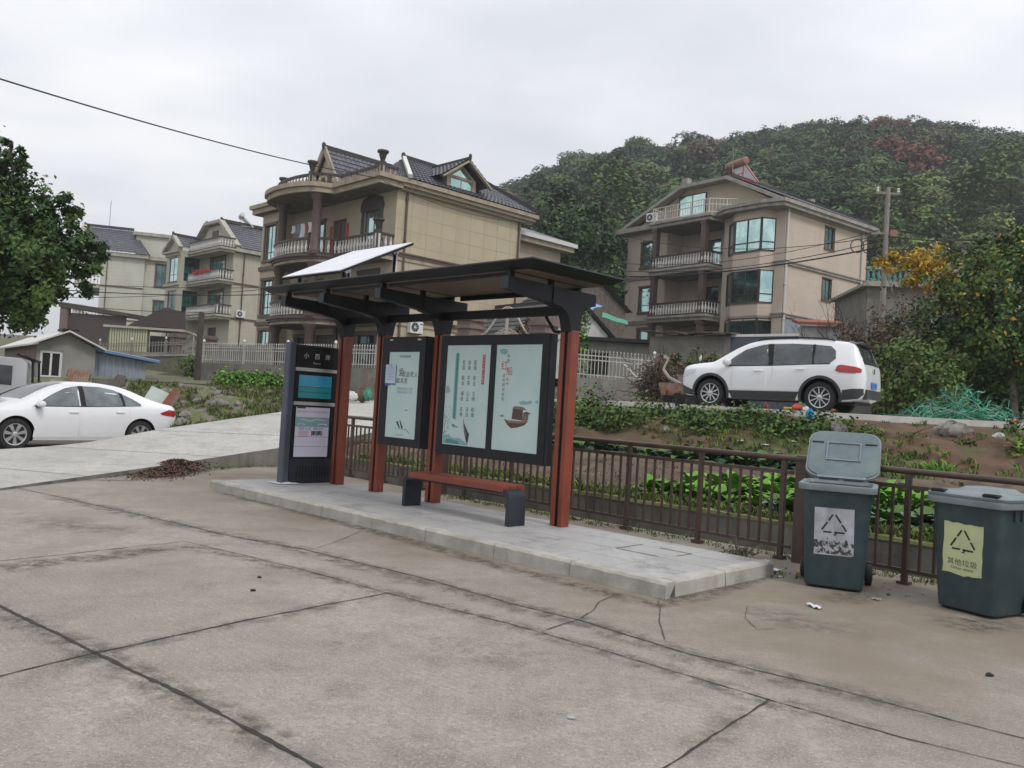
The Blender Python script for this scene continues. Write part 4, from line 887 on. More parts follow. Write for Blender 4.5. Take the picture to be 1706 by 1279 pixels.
# ---- white suv on the upper road
def suv():
    pr, pf = wheel_ends((1366, 665), 18.75, (1184, 660), 2.604); d = (pf-pr).normalized(); left = Vector((-d.y, d.x, 0)); c = (pr+pf)/2 - left*.82
    e = empty('parked_suv', (c.x, c.y, 1.755), math.atan2(d.y, d.x), 'white suv with black lower trim parked on the raised road above the garden', 'suv')
    e.rotation_euler[1] = 0.
    c = Car(e, top=[(-2.21,.80),(-2.19,1.02),(-2.155,1.12),(-2.045,1.36),(-1.93,1.585),(-1.72,1.63),(-1.2,1.665),(-.5,1.685),(.1,1.665),(.45,1.60),(.8,1.45),(1.12,1.24),(1.32,1.115),(1.7,1.07),(2.0,1.015),(2.15,.93),(2.21,.72)],
            belt=[(-2.21,.76),(-2.18,.95),(-2.1,1.05),(-1.6,1.10),(-.8,1.06),(.2,1.015),(1.0,.985),(1.6,.965),(2.0,.93),(2.14,.86),(2.21,.66)],
            low=[(-2.21,.48),(-2.15,.36),(-1.9,.27),(-1.2,.24),(1.2,.24),(1.9,.26),(2.1,.32),(2.21,.44)],
            wid=[(-2.21,.62),(-2.16,.76),(-2.0,.86),(-1.6,.895),(0,.905),(1.4,.90),(1.8,.87),(2.05,.76),(2.16,.62),(2.21,.50)],
            roofw=[(-2.21,.60),(-2.0,.64),(-1.5,.63),(0,.64),(.6,.63),(1.2,.70),(2.2,.6)],
            xs=[-2.21,-2.20,-2.18,-2.15,-2.10,-2.05,-1.99,-1.93,-1.86,-1.78,-1.68,-1.5,-1.35,-1.2,-1.0,-.8,-.6,-.4,-.2,0,.2,.35,.5,.65,.8,.95,1.1,1.2,1.3,1.4,1.55,1.7,1.85,1.95,2.02,2.08,2.12,2.16,2.19,2.21],
            wheels=(-1.302,1.302), wr=.345, arch=.42)
    c.shell([(.42,1.28)])
    for wx in c.wheels:
        for sy in (1, -1):
            c.wheel(wx, sy, 10)
            b = MB().m('car_plastic'); vs = []; n = 26
            for i in range(n+1):
                t = math.pi*(-.08 + 1.16*i/n)
                for r_, of in ((.415,-.03),(.415,.012),(.475,.012),(.48,.0)):
                    x, z = wx + r_*math.cos(t), .355 + r_*math.sin(t); z = max(z, .25); vs.append((x, sy*(c.Y(min(max(x,-2.2),2.2), z)+of), z))
            b.add(vs, [(4*i+k, 4*i+k+1, 4*i+k+5, 4*i+k+4) for i in range(n) for k in range(3)]); b.build('arch_trim', e)
    c.part('sill_trim', 'car_plastic', [(-.83,.243),(.83,.243),(.84,.43),(-.84,.45)], .010)
    c.part('rear_bumper', 'car_plastic', [(-2.19,.44),(-2.1,.34),(-1.76,.30),(-1.78,.52),(-2.0,.56),(-2.19,.57)], .008)
    c.part('front_bumper', 'car_plastic', [(2.19,.47),(2.05,.31),(1.76,.28),(1.78,.42),(2.0,.50),(2.19,.56)], .008)
    dr = c.part('door', 'car_white', [(.82,.46),(.83,.98),(-.14,1.035),(-.12,.46)], .004, nz=8)
    c.part('door', 'car_white', [(-.135,.46),(-.155,1.035),(-1.13,1.075),(-1.0,.86),(-.85,.60),(-.82,.47)], .004, nz=8)
    for x, z in ((.02,.90),(-.96,.955)):
        for sy in (1, -1): b = MB().m('car_white'); y = c.Y(x+.1, z)+.012; b.rbox(x, x+.21, min(sy*y, sy*(y+.022)), max(sy*y, sy*(y+.022)), z, z+.026, .008); b.build('handle', e)
    c.part('side_window', 'car_glass', [(.95,1.02),(.82,1.20),(.52,1.42),(.12,1.535),(-.02,1.55),(-.12,1.045)], .006)
    c.part('side_window', 'car_glass', [(-.20,1.05),(-.12,1.555),(-.55,1.565),(-1.06,1.545),(-1.10,1.085)], .006)
    c.part('side_window', 'car_glass', [(-1.13,1.09),(-1.09,1.545),(-1.45,1.51),(-1.58,1.40),(-1.60,1.22),(-1.50,1.12)], .006)
    c.part('window_trim', 'black', [(1.0,1.0),(.95,1.02),(-.20,1.05),(-1.12,1.085),(-1.50,1.118),(-1.50,1.095),(-.2,1.03)], .008)
    c.part('window_trim', 'black', [(.0,1.555),(-.10,1.035),(-.22,1.045),(-.14,1.56)], .007)
    c.part('window_trim', 'black', [(-1.045,1.55),(-1.085,1.08),(-1.15,1.085),(-1.11,1.55)], .0065)
    c.part('taillight', 'lamp_red', [(-1.62,.945),(-1.66,1.07),(-1.75,1.085),(-2.05,1.04),(-2.15,1.0),(-2.15,.92),(-2.0,.90),(-1.72,.91)], .010)
    c.part('headlight', 'lamp_clear', [(1.72,.86),(1.70,.93),(1.95,.90),(2.10,.84),(2.16,.72),(2.08,.70)], .008)
    for sy in (1, -1):
        b = MB().m('car_white'); b.lathe([(.02,-.12),(.075,-.10),(.085,0),(.075,.09),(.03,.11)], (.86, sy*1.0, 1.085), 14, 'y'); b.m('black'); b.box(.82, .90, min(sy*.86, sy*.93), max(sy*.86, sy*.93), 1.02, 1.06); b.build('mirror', e, 50)
        b = MB().m('black'); b.tube([(.25, sy*.60, 1.655),(.1, sy*.60, 1.695),(-.6, sy*.60, 1.715),(-1.3, sy*.60, 1.69),(-1.5, sy*.60, 1.64)], .018, 8); b.build('roof_rail', e, 50)
    def rear(z): return next((x for x in np.arange(-2.21, -1.6, .003) if c.top(x) >= z), -1.8)
    b = MB().m('car_glass'); b.smooth = True
    b.grid(lambda u, v: (lambda z: (rear(z)-.010, (u*2-1)*(.60 - .07*v + .0), z - .045*(u*2-1)**2*.5))(1.13 + .40*v), 10, 8); b.build('rear_window', e)
    b = MB().m('car_white'); b.grid(lambda u, v: (-2.06 + .24*v, (u*2-1)*.60, 1.585 + .035*v + .015*math.sin(v*3)), 8, 4); b.grid(lambda u, v: (-2.06 + .2*v, (u*2-1)*.60, 1.565 - .0*v), 8, 2); b.m('black'); b.box(-2.04, -1.90, -.52, .52, 1.545, 1.566); b.build('spoiler', e)
    b = MB().m('plate_blue'); b.box(-2.235, -2.222, -.22, .22, .60, .74); b.m('text_white'); b.box(-2.2365, -2.235, -.205, -.20, .615, .725); b.box(-2.2365,-2.235,.20,.205,.615,.725); b.box(-2.2365,-2.235,-.2,.2,.72,.725); b.box(-2.2365,-2.235,-.2,.2,.615,.62)
    b.build('licence_plate', e)
    b = MB().m('chrome'); b.lathe([(.065,-2.205),(.065,-2.222),(.052,-2.222),(.052,-2.208)], (0, 0, .99), 20, 'x'); b.beam((-2.216,.035,1.03),(-2.216,0,.945),.012,.012); b.beam((-2.216,-.035,1.03),(-2.216,0,.945),.012,.012); b.build('emblem', e, 40)
    b = MB().m('black'); b.box(2.17,2.222,-.44,.44,.60,.70); b.box(2.15,2.22,-.42,.42,.44,.54); b.m('chrome'); b.box(2.2,2.226,-.44,.44,.642,.656); b.build('grille', e)
    b = MB().m('car_plastic'); b.box(-2.24, -2.1, -.62, .62, .36, .56); b.m('chrome'); b.lathe([(.035,-2.26),(.035,-2.1)], (0, .5, .34), 12, 'x'); b.m('black'); b.box(-2.0,2.0,-.62,.62,.22,.30); b.build('underbody', e, 40)
suv()

# ---- white saloon by the ramp
def sedan():
    pf, pr = wheel_ends((23, 727), 17.2, (232, 721), 2.688); d = (pf-pr).normalized(); left = Vector((-d.y, d.x, 0)); c = (pr+pf)/2 - left*.82
    e = empty('parked_sedan', (c.x, c.y, .0), math.atan2(d.y, d.x), 'white saloon car with red tail lamps parked by the concrete ramp', 'car')
    c = Car(e, top=[(-2.34,.86),(-2.30,.965),(-2.2,1.02),(-1.9,1.075),(-1.6,1.17),(-1.2,1.335),(-.8,1.43),(-.3,1.47),(.1,1.46),(.5,1.385),(.9,1.21),(1.25,1.03),(1.5,.965),(1.9,.90),(2.15,.83),(2.28,.74),(2.335,.60)],
            belt=[(-2.34,.82),(-2.28,.90),(-2.1,.945),(-1.5,.97),(-.5,.955),(.5,.92),(1.2,.875),(1.8,.82),(2.15,.75),(2.28,.66),(2.335,.54)],
            low=[(-2.34,.42),(-2.25,.30),(-2.0,.22),(-1.3,.19),(1.3,.18),(2.0,.19),(2.25,.24),(2.335,.36)],
            wid=[(-2.34,.60),(-2.28,.74),(-2.1,.83),(-1.6,.885),(0,.90),(1.4,.895),(1.9,.85),(2.15,.74),(2.28,.58),(2.335,.45)],
            roofw=[(-2.34,.6),(-1.7,.60),(-1.0,.56),(0,.59),(.5,.60),(1.2,.70),(2.3,.6)],
            xs=[-2.34,-2.33,-2.31,-2.28,-2.22,-2.12,-2.0,-1.85,-1.7,-1.55,-1.4,-1.25,-1.1,-.95,-.8,-.6,-.4,-.2,0,.15,.3,.45,.6,.75,.9,1.05,1.2,1.35,1.5,1.65,1.8,1.95,2.08,2.16,2.22,2.27,2.30,2.32,2.335],
            wheels=(-1.344,1.344), wr=.325, arch=.375)
    c.shell([(.30,1.24),(-1.75,-.98)])
    for wx in c.wheels:
        for sy in (1, -1): c.wheel(wx, sy, 7, True)
    c.part('door', 'car_white', [(1.0,.26),(.98,.86),(.0,.915),(.02,.26)], .004, nz=8)
    c.part('door', 'car_white', [(.005,.26),(-.015,.915),(-1.12,.945),(-1.06,.74),(-.92,.50),(-.86,.28)], .004, nz=8)
    for x, z in ((.10,.80),(-.93,.825)):
        for sy in (1, -1): b = MB().m('car_white'); y = c.Y(x+.1, z)+.012; b.rbox(x, x+.20, min(sy*y, sy*(y+.02)), max(sy*y, sy*(y+.02)), z, z+.024, .008); b.build('handle', e)
    gl = 'glass_mottled'
    c.part('side_window', gl, [(1.0,.925),(.62,1.165),(.32,1.31),(.12,1.36),(.02,1.37),(.03,.945)], .005)
    c.part('side_window', gl, [(-.06,.95),(-.06,1.375),(-.45,1.375),(-.75,1.33),(-.90,1.27),(-.92,.97)], .005)
    c.part('side_window', gl, [(-.95,.975),(-.94,1.25),(-1.18,1.14),(-1.36,1.03),(-1.34,.99)], .005)
    c.part('window_trim', 'black', [(1.06,.905),(1.0,.925),(-.06,.95),(-1.35,.985),(-1.42,.985),(-.06,.93)], .006)
    c.part('window_trim', 'black', [(.045,.94),(.035,1.375),(-.075,1.38),(-.075,.945)], .0065)
    c.part('window_trim', 'black', [(-.89,.97),(-.87,1.285),(-.96,1.25),(-.97,.975)], .006)
    c.part('sill_trim', 'car_white', [(-.92,.20),(.92,.20),(.9,.275),(-.86,.285)], .012)
    c.part('taillight', 'lamp_red', [(-1.86,.80),(-1.80,.84),(-2.05,.925),(-2.26,.90),(-2.31,.82),(-2.2,.76)], .008)
    c.part('headlight', 'lamp_clear', [(1.70,.66),(1.75,.74),(2.05,.72),(2.24,.62),(2.22,.56),(2.0,.60)], .008)
    for sy in (1, -1): b = MB().m('car_white'); b.lathe([(.02,-.11),(.06,-.09),(.075,0),(.06,.09),(.02,.11)], (.93, sy*.99, .965), 14, 'y'); b.m('black'); b.box(.86,.98, min(sy*.86,sy*.98), max(sy*.86,sy*.98), .895, .925); b.build('mirror', e, 50)
    b = MB().m('black'); b.box(-2.0,2.0,-.60,.60,.17,.24); b.build('underbody', e)
    b = MB().m('car_plastic'); b.box(-2.36,-2.2,-.5,.5,.33,.46); b.build('rear_bumper', e)
    b = MB().m('black'); b.box(2.30,2.342,-.40,.40,.49,.58); b.box(2.28,2.34,-.42,.42,.34,.42); b.m('chrome'); b.box(2.33,2.346,-.40,.40,.53,.54); b.build('grille', e)
    b = MB().m('black'); b.box(.18,.24,-.45,.45,1.13,1.16); 
    for y in (-.38, .38): b.rbox(-.12,.02,y-.2,y+.2,.6,1.10,.04); b.rbox(-.06,.0,y-.12,y+.12,1.11,1.24,.03)
    b.build('seat', e)
sedan()

# ---- small white truck behind the saloon, its cab seen from the side
o = at(50, 640, 21.6); e = empty('pickup_truck', (o.x, o.y, .06), R(204), 'white light truck with dark guard frame behind its cab, beside the gray hut', 'truck')
# x forward; cab rear edge at x = 0
b = MB().m('car_white'); prof = [(0,.55),(0,1.78),(.12,1.90),(1.15,1.93),(1.45,1.80),(1.85,1.30),(2.35,1.18),(2.5,1.0),(2.52,.5)]
b.prism(prof, -.78, .78, 'y'); b.build('cab', e, bevel=.05)
for sy in (1, -1):
    b = MB().m('car_glass'); y = sy*.784; b.prism([(.32,1.22),(.32,1.70),(1.12,1.74),(1.38,1.62),(1.62,1.26)], min(y, y+sy*.006), max(y, y+sy*.006), 'y'); b.build('side_window', e)
    for x in (1.9, -1.3): b = MB().m('rubber'); b.lathe([(.18,-.1),(.30,-.1),(.32,0),(.30,.1),(.18,.1)], (x, sy*.70, .32), 24, 'y'); b.build('wheel', e, 40)
b = MB().m('charcoal')
for y in (-.74, .74): b.beam((-.16,y,.6),(-.10,y,1.86),.09,.05); b.beam((-.10,y,1.86),(.25,y,2.0),.09,.05)
b.beam((-.10,-.74,1.86),(-.10,.74,1.86),.09,.06); b.box(-.17,-.12,-.7,.7,.6,1.3); b.build('guard_frame', e)
b = MB().m('car_white'); b.box(-2.4,-.2,-.8,.8,.55,.62); b.box(-2.4,-.2,.76,.8,.62,.95); b.box(-2.4,-.2,-.8,-.76,.62,.95); b.box(-2.4,-2.36,-.76,.76,.62,.95); b.m('black'); b.box(-2.3,2.3,-.4,.4,.38,.54); b.build('cargo_bed', e)
# ============================================================ HOUSES
def rects_wall(b, axis, plane, a0, a1, z0, z1, holes, depth=.14, flip=False):
    """wall sheet in the plane axis=const with real openings and their reveals; the outside looks to -axis"""
    X = sorted({a0, a1, *[h[0] for h in holes], *[h[1] for h in holes]}); Z = sorted({z0, z1, *[h[2] for h in holes], *[h[3] for h in holes]})
    X = [x for x in X if a0 <= x <= a1]; Z = [z for z in Z if z0 <= z <= z1]
    P = (lambda a, z, d=0: (plane+d, a, z)) if axis == 'x' else (lambda a, z, d=0: (a, plane+d, z))
    for x0, x1 in zip(X, X[1:]):
        for c0, c1 in zip(Z, Z[1:]):
            xm, zm = (x0+x1)/2, (c0+c1)/2
            if any(h[0] < xm < h[1] and h[2] < zm < h[3] for h in holes): continue
            b.add([P(x0,c0), P(x1,c0), P(x1,c1), P(x0,c1)], [(0,1,2,3)])
    for h in holes:
        q = [(h[0],h[2]),(h[1],h[2]),(h[1],h[3]),(h[0],h[3])]
        for i in range(4): (p, r), (s_, t) = q[i], q[(i+1) % 4]; b.add([P(p,r), P(s_,t), P(s_,t,depth), P(p,r,depth)], [(0,1,2,3)])
def window(house, axis, plane, a0, a1, z0, z1, nx=2, bars=(.72,), glass='teal_glass', frame='win_frame', depth=.14, surround=None, fw=.06, sill=None, name='window'):
    b = MB().m(frame)
    def bx(a, c, e, f, d0, d1): b.box(plane+d0, plane+d1, a, c, e, f) if axis == 'x' else b.box(a, c, plane+d0, plane+d1, e, f)
    d0, d1 = depth-.07, depth-.01
    bx(a0, a0+fw, z0, z1, d0, d1); bx(a1-fw, a1, z0, z1, d0, d1); bx(a0+fw, a1-fw, z0, z0+fw, d0, d1); bx(a0+fw, a1-fw, z1-fw, z1, d0, d1)
    for i in range(1, nx): a = a0 + (a1-a0)*i/nx; bx(a-fw*.4, a+fw*.4, z0+fw, z1-fw, d0+.005, d1-.005)
    for t in bars: z = z0 + (z1-z0)*t; bx(a0+fw, a1-fw, z-fw*.4, z+fw*.4, d0+.008, d1-.008)
    if surround:
        b.m(surround[0]); s_ = surround[1]
        bx(a0-s_, a0, z0-s_, z1+s_, -.04, .02); bx(a1, a1+s_, z0-s_, z1+s_, -.04, .02); bx(a0-s_*1.3, a1+s_*1.3, z1, z1+s_*1.2, -.07, .015); bx(a0-s_*1.4, a1+s_*1.4, z0-s_*1.2, z0, -.10, .015)
    elif sill: b.m(sill); bx(a0-.12, a1+.12, z0-.12, z0, -.10, .05)
    w = b.build(name, house); b = MB().m(glass); bx(a0+fw*.5, a1-fw*.5, z0+fw*.5, z1-fw*.5, depth-.045, depth-.03); b.build('pane', w); return w
BAL = [(.06,0),(.065,.04),(.04,.08),(.045,.12),(.085,.24),(.075,.36),(.045,.48),(.038,.58),(.06,.66),(.065,.70)]
def balustrade(house, pts, h=.95, posts=(), rail='rail_dark', name='balustrade', step=.27, white='baluster_white', n=6):
    b = MB(); rr_ = [Vector(p) for p in pts]; k = (h-.24)/.70
    for p, q in zip(rr_, rr_[1:]):
        b.m(rail); z = Vector((0,0,1)); b.beam(p + z*.06, q + z*.06, .16, .12); b.beam(p + z*(h-.06), q + z*(h-.06), .18, .12)
        b.m(white); L_ = (q-p).length; m = max(1, int(L_/step))
        for i in range(m): c = p.lerp(q, (i+.5)/m); b.lathe([(r, .12 + z_*k) for r, z_ in BAL], (c.x, c.y, c.z), n)
    for x, y, z in posts:
        b.m(rail); b.box(x-.14, x+.14, y-.14, y+.14, z, z+h+.12); b.m(white); b.box(x-.146, x+.146, y-.06, y+.06, z+.12, z+h-.1); b.box(x-.06, x+.06, y-.146, y+.146, z+.12, z+h-.1)
        b.m('gate_stone' if False else rail); b.lathe([(.10,h+.12),(.13,h+.2),(.22,h+.52),(.30,h+.56),(.30,h+.66),(.24,h+.66)], (x, y, z), 8)
    return b.build(name, house, 40)
def column(house, x, y, z0, z1, r=.24, k='maroon_stone', square=False, name='column'):
    b = MB().m(k)
    if square: b.box(x-r, x+r, y-r, y+r, z0, z1); b.box(x-r*1.3, x+r*1.3, y-r*1.3, y+r*1.3, z0+.002, z0+.25); b.box(x-r*1.3, x+r*1.3, y-r*1.3, y+r*1.3, z1-.22, z1-.002)
    else: b.lathe([(r*1.45,z0),(r*1.45,z0+.18),(r*1.15,z0+.26),(r*1.05,z0+.3),(r*.95,z1-.4),(r*1.15,z1-.32),(r*1.15,z1-.26),(r*1.5,z1-.12),(r*1.5,z1)], (x, y, 0), 16)
    return b.build(name, house, 40)
def arc_pts(y0, y1, x0, bulge, n=14):
    c, h = (y0+y1)/2, (y1-y0)/2
    return [(x0 - bulge*math.sqrt(max(0, 1-((y0+(y1-y0)*i/n-c)/h)**2))**.9, y0+(y1-y0)*i/n) for i in range(n+1)]
def slab(b, outline, z0, z1): return b.prism(outline, z0, z1, 'z')
def moulded(b, outline, z0, z1, grow=.12):
    """slab whose edge steps outward towards its top"""
    cx = sum(p[0] for p in outline)/len(outline); cy = sum(p[1] for p in outline)/len(outline)
    def g(d): return [(x + (d if x > cx else -d)*(abs(x-cx) > .3), y + (d if y > cy else -d)*(abs(y-cy) > .3)) for x, y in outline]
    h = z1-z0; slab(b, g(0), z0, z0+h*.45); slab(b, g(grow*.6), z0+h*.451, z0+h*.75); slab(b, g(grow), z0+h*.751, z1)
def tiles(b, A, B_, C, D_, cols=.30, rows=.34, amp=.035):
    """A,B lower edge, D,C upper edge: real pan-tile relief, k rows of overlapping courses"""
    A, B_, C, D_ = map(Vector, (A, B_, C, D_)); n = (B_-A).cross(D_-A).normalized()
    if n.z < 0: n = -n
    W = max((B_-A).length, (C-D_).length); H = max((D_-A).length, (C-B_).length); nu = max(2, int(W/cols))*4; nr = max(1, int(H/rows)); vs = []
    for j in range(nr):
        for f in (0., .999):
            v = (j+f)/nr
            for i in range(nu+1):
                u = i/nu; p = A.lerp(B_, u).lerp(D_.lerp(C, u), v); q = i % 4
                vs.append(p + n*((amp, amp*.35, -amp*.2, amp*.35)[q] + .045*(1-f)))
    m = nu+1; b.add(vs, [(r*m+i, r*m+i+1, (r+1)*m+i+1, (r+1)*m+i) for r in range(2*nr-1) for i in range(nu)])
def ridge(b, p, q, r=.12):
    p, q = Vector(p), Vector(q); b.beam(p, q, r*1.6, r*2.4); b.lathe([(r*.6,-.1),(r*1.0,.05),(r*1.0,.20),(r*.6,.27)], tuple(p), 8)
def pipe(house, axis, x, y, z0, z1, k='brown_trim', r=.055):
    b = MB().m(k); b.tube([(x,y,z0),(x,y,z1-.3),(x,y,z1)], r, 8)
    for z in np.arange(z0+.6, z1, 2.2): b.lathe([(r*1.5,-.05),(r*1.5,.05)], (x,y,float(z)), 8)
    b.build('drain_pipe', house, 40)
def ac_unit(loc, rz, label, blue=True):
    e = empty('air_conditioner', loc, rz, label, 'air conditioner', 'air conditioner units on the house walls')   # looks to -y
    b = MB().m('ac_white'); b.rbox(-.42,.42,-.34,-.04,0,.62,.02); b.build('case', e)
    b = MB().m('ink_gray'); b.lathe([(.25,-.345),(.25,-.341)], (-.12, 0, .31), 24, 'y'); b.m('black'); b.lathe([(.20,-.349),(.20,-.3455)], (-.12,0,.31), 20, 'y')
    b.m('ac_white'); b.lathe([(.07,-.356),(.07,-.349)], (-.12,0,.31), 12, 'y'); [b.beam((-.12,-.352,.31), (-.12+.2*math.cos(t), -.352, .31+.2*math.sin(t)), .012, .008, (0,1,0)) for t in np.arange(0, 6.2, .8)]
    if blue: b.m('ink_blue'); b.box(.2,.38,-.346,-.341,.46,.52)
    b.build('fan_grille', e); b = MB().m('brown_trim'); b.box(-.36,-.32,-.3,0,-.05,-.002); b.box(.32,.36,-.3,0,-.05,-.002); b.build('bracket', e)
    return e
def house_(name, o, deg, z, label):
    e = empty(name, (o.x, o.y, z), R(deg), label, 'house'); fr = Frame(o, deg); return e, fr

# ---- large tan villa behind the stop. local: x along its tiled flank, y along its front, z from its ground floor
ZB = 2.5
o = at(662, 317, 43); hm, FM = house_('village_house', o, 44, ZB, 'large tan tiled three storey villa with curved balconies and dormer behind the bus shelter')
z1, z2, z3 = 3.05, 6.4, 9.78       # floor bands and wall top above ZB
b = MB().m('tan_tile'); rects_wall(b, 'y', 0, 0, 9.0, -.6, z3, [])
b.add([(9,0,-.6),(9,13,-.6),(9,13,z3),(9,0,z3)], [(0,1,2,3)]); b.add([(0,12.6,-.6),(9,13,-.6),(9,13,z3),(0,12.6,z3)], [(3,2,1,0)]); b.build('wall', hm)
F3 = [(1.35,2.9,z2+1.0,z2+2.6), (4.6,6.0,z2+.1,z2+2.45), (6.9,8.5,z2+.75,z2+2.5)]
F2 = [(1.35,2.9,z1+1.0,z1+2.5), (4.6,6.0,z1+.1,z1+2.4), (6.9,8.5,z1+.75,z1+2.4)]
F1 = [(1.2,3.0,.7,2.3), (5.0,7.2,.02,2.4), (8.2,9.4,.8,2.3)]
b = MB().m('tan_plain'); rects_wall(b, 'x', 0, 0, 12.6, -.6, z3, F3 + F2 + F1, .2)
for c in ((10.45, 12.5),): 
    hl = [(c[0]+.35, c[1]-.45, zz+.55, zz+2.65) for zz in (0, z1, z2)]
    rects_wall(b, 'x', -.95, c[0], c[1], -.6, z3, hl, .15); b.box(-.949, 0, c[0], c[0]+.02, -.6, z3); b.box(-.949, 0, c[1]-.02, c[1], -.6, z3)
b.build('front_wall', hm)
for h in hl: window(hm, 'x', -.95, *h, nx=2, bars=(.22,), depth=.15, surround=('brown_trim', .14))
for F_ in (F3, F2):
    window(hm, 'x', 0, *F_[0], nx=2, bars=(), depth=.2, surround=('dark_wood', .22)); 
    d = MB().m('dark_wood'); q = F_[1]; d.box(.12,.18,q[0],q[1],q[2],q[3]); d.m('maroon_stone'); [d.box(.10,.12,q[0]+.1+.65*i,q[0]+.62+.65*i,q[2]+.2,q[3]-.2) for i in (0,1)]; d.m('cloth_red'); [d.box(-.02,-.012,q[0]-.28+1.72*i,q[0]-.08+1.72*i,q[2]+.4,q[3]-.3) for i in (0,1)]; d.build('door', hm)
    window(hm, 'x', 0, *F_[2], nx=2, bars=(), depth=.2, surround=('maroon_stone', .16))
b = MB().m('dark_wood')      # carved arch over the top floor window
for F_ in (F3,): q = F_[0]; b.prism([(q[0]-.25,q[3]+.25),(q[1]+.25,q[3]+.25),(q[1]+.1,q[3]+.6),((q[0]+q[1])/2,q[3]+.85),(q[0]-.1,q[3]+.6)], -.09, .012, 'x')
b.build('window_arch', hm)
window(hm, 'x', 0, *F1[0], glass='deep_glass', depth=.2, surround=('maroon_stone', .18)); window(hm, 'x', 0, *F1[2], glass='deep_glass', depth=.2, surround=('maroon_stone', .15))
b = MB().m('dark_wood'); q = F1[1]; b.box(.12,.18,q[0],q[1],q[2],q[3]); b.m('maroon_stone'); [b.box(.09,.12,q[0]+.12+1.05*i,q[0]+1.0+1.05*i,.2,2.2) for i in (0,1)]; b.box(-.15,.0,q[0]-.3,q[0],.0,2.9); b.box(-.15,.0,q[1],q[1]+.3,.0,2.9); b.box(-.16,0,q[0]-.35,q[1]+.35,2.9,3.0); b.build('door', hm)
XB, YJ, YE = -1.05, 3.75, 9.75
edge = [(XB, -.02), (XB, YJ)] + arc_pts(YJ+.05, YE, XB, 1.45)[0:]
for z, nm in ((z1, 'balcony'), (z2, 'balcony'), (z3+.02, 'terrace')):
    b = MB().m('cornice_tan'); out = edge + [(.0, YE), (.0, -.02)]
    cx = .3
    if nm == 'terrace':
        o2 = [(XB-.35,-.45),(XB-.35,YJ-.05)] + [(x-.32, y*1.0) for x, y in arc_pts(YJ, YE+.25, XB, 1.6)] + [(XB-.35,13.1),(.05,13.1),(.05,-.45)]
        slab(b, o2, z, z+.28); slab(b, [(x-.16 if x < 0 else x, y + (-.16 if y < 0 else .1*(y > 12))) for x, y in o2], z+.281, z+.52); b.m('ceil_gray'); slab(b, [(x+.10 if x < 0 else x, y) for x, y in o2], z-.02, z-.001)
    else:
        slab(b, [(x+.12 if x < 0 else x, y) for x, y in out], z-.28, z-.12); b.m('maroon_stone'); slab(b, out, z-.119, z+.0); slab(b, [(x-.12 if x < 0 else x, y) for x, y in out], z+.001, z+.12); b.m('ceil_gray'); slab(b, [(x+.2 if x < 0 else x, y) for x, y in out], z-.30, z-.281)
    b.build(nm, hm)
    zz = z + (.52 if nm == 'terrace' else .12)
    balustrade(hm, [(0,.08,zz),(XB+.1,.08,zz),(XB+.1,YJ-.05,zz)] + [(x+.12, y, zz) for x, y in arc_pts(YJ, YE, XB, 1.40, 10)], .60 if nm == 'terrace' else .92, posts=[(XB+.1,.10,zz)] + ([(XB-1.05,5.0,zz),(XB-.2,YE-.1,zz)] if nm == 'terrace' else []), white='baluster_white' if nm != 'terrace' else 'cornice_tan')
for zc0, zc1 in ((0, z1-.3), (z1+.12, z2-.3), (z2+.12, z3)):
    column(hm, XB-.85, 4.55, zc0, zc1, .25); column(hm, XB-.6, 8.75, zc0, zc1, .25)
for z in (z1, z2):
    b = MB().m('brown_trim'); b.box(.0, 9.02, -.10, -.001, z-.02, z+.12); b.box(.0, 9.02, -.15, -.001, z+.121, z+.20); b.m('cornice_tan'); b.box(0, 9.02, -.06, -.001, z-.22, z-.021); b.m('brown_trim')
    b.build('band_course', hm); b = MB().m('brown_trim'); b.box(-1.06,-.951,10.4,12.55,z-.1,z+.15); b.build('band_course', hm)
b = MB().m('cornice_tan')           # eaves cornice along the flank
b.box(.06, 9.6, -.25, 0, z3+.0, z3+.16); b.box(.06, 9.75, -.45, 0, z3+.161, z3+.34); b.box(.06, 9.9, -.58, .2, z3+.341, z3+.56); b.build('cornice', hm)
pipe(hm, 'y', .62, -.08, 0, z3, 'brown_trim', .06); pipe(hm, 'y', 8.8, -.08, 0, z3, 'brown_trim', .06)
ze, zr, yr = z3+.57, z3+2.75, 3.0
b = MB().m('roof_tile'); tiles(b, (.3,-.6,ze), (9.85,-.6,ze), (8.3,yr,zr), (2.5,yr,zr)); tiles(b, (.3,5.2,ze), (.3,-.6,ze), (2.5,yr,zr), (2.5,yr+.1,zr)); tiles(b, (9.85,-.6,ze), (9.85,8,ze), (8.3,yr+1.2,zr), (8.3,yr,zr)); tiles(b, (9.2,8,ze), (2.6,8,ze), (2.6,yr,zr), (8.3,yr,zr), .6, .6)
b.m('cornice_gray');  b.m('roof_ridge'); ridge(b, (2.4,yr,zr+.05), (8.4,yr,zr+.05)); b.beam((8.4,yr,zr+.1), (9.85,-.6,ze+.12), .22, .26)
b.m('white_frame'); b.beam((.25,-.72,ze+.08), (2.45,yr,zr+.06), .2, .2); b.build('roof', hm)
b = MB().m('roof_tile'); gy, gz, gx = 7.9, z3+3.65, .25       # front gable roof over the terrace room
tiles(b, (gx,gy-2.1,z3+.6), (5.5,gy-2.1,z3+.6), (5.5,gy,gz), (gx,gy,gz)); tiles(b, (5.5,gy+2.1,z3+.6), (gx,gy+2.1,z3+.6), (gx,gy,gz), (5.5,gy,gz))
b.m('roof_ridge'); ridge(b, (gx-.05,gy,gz+.06), (5.4,gy,gz+.06)); b.m('cornice_tan')
for s in (-1, 1): b.beam((gx,gy+2.15*s,z3+.6), (gx,gy,gz), .12, .32)
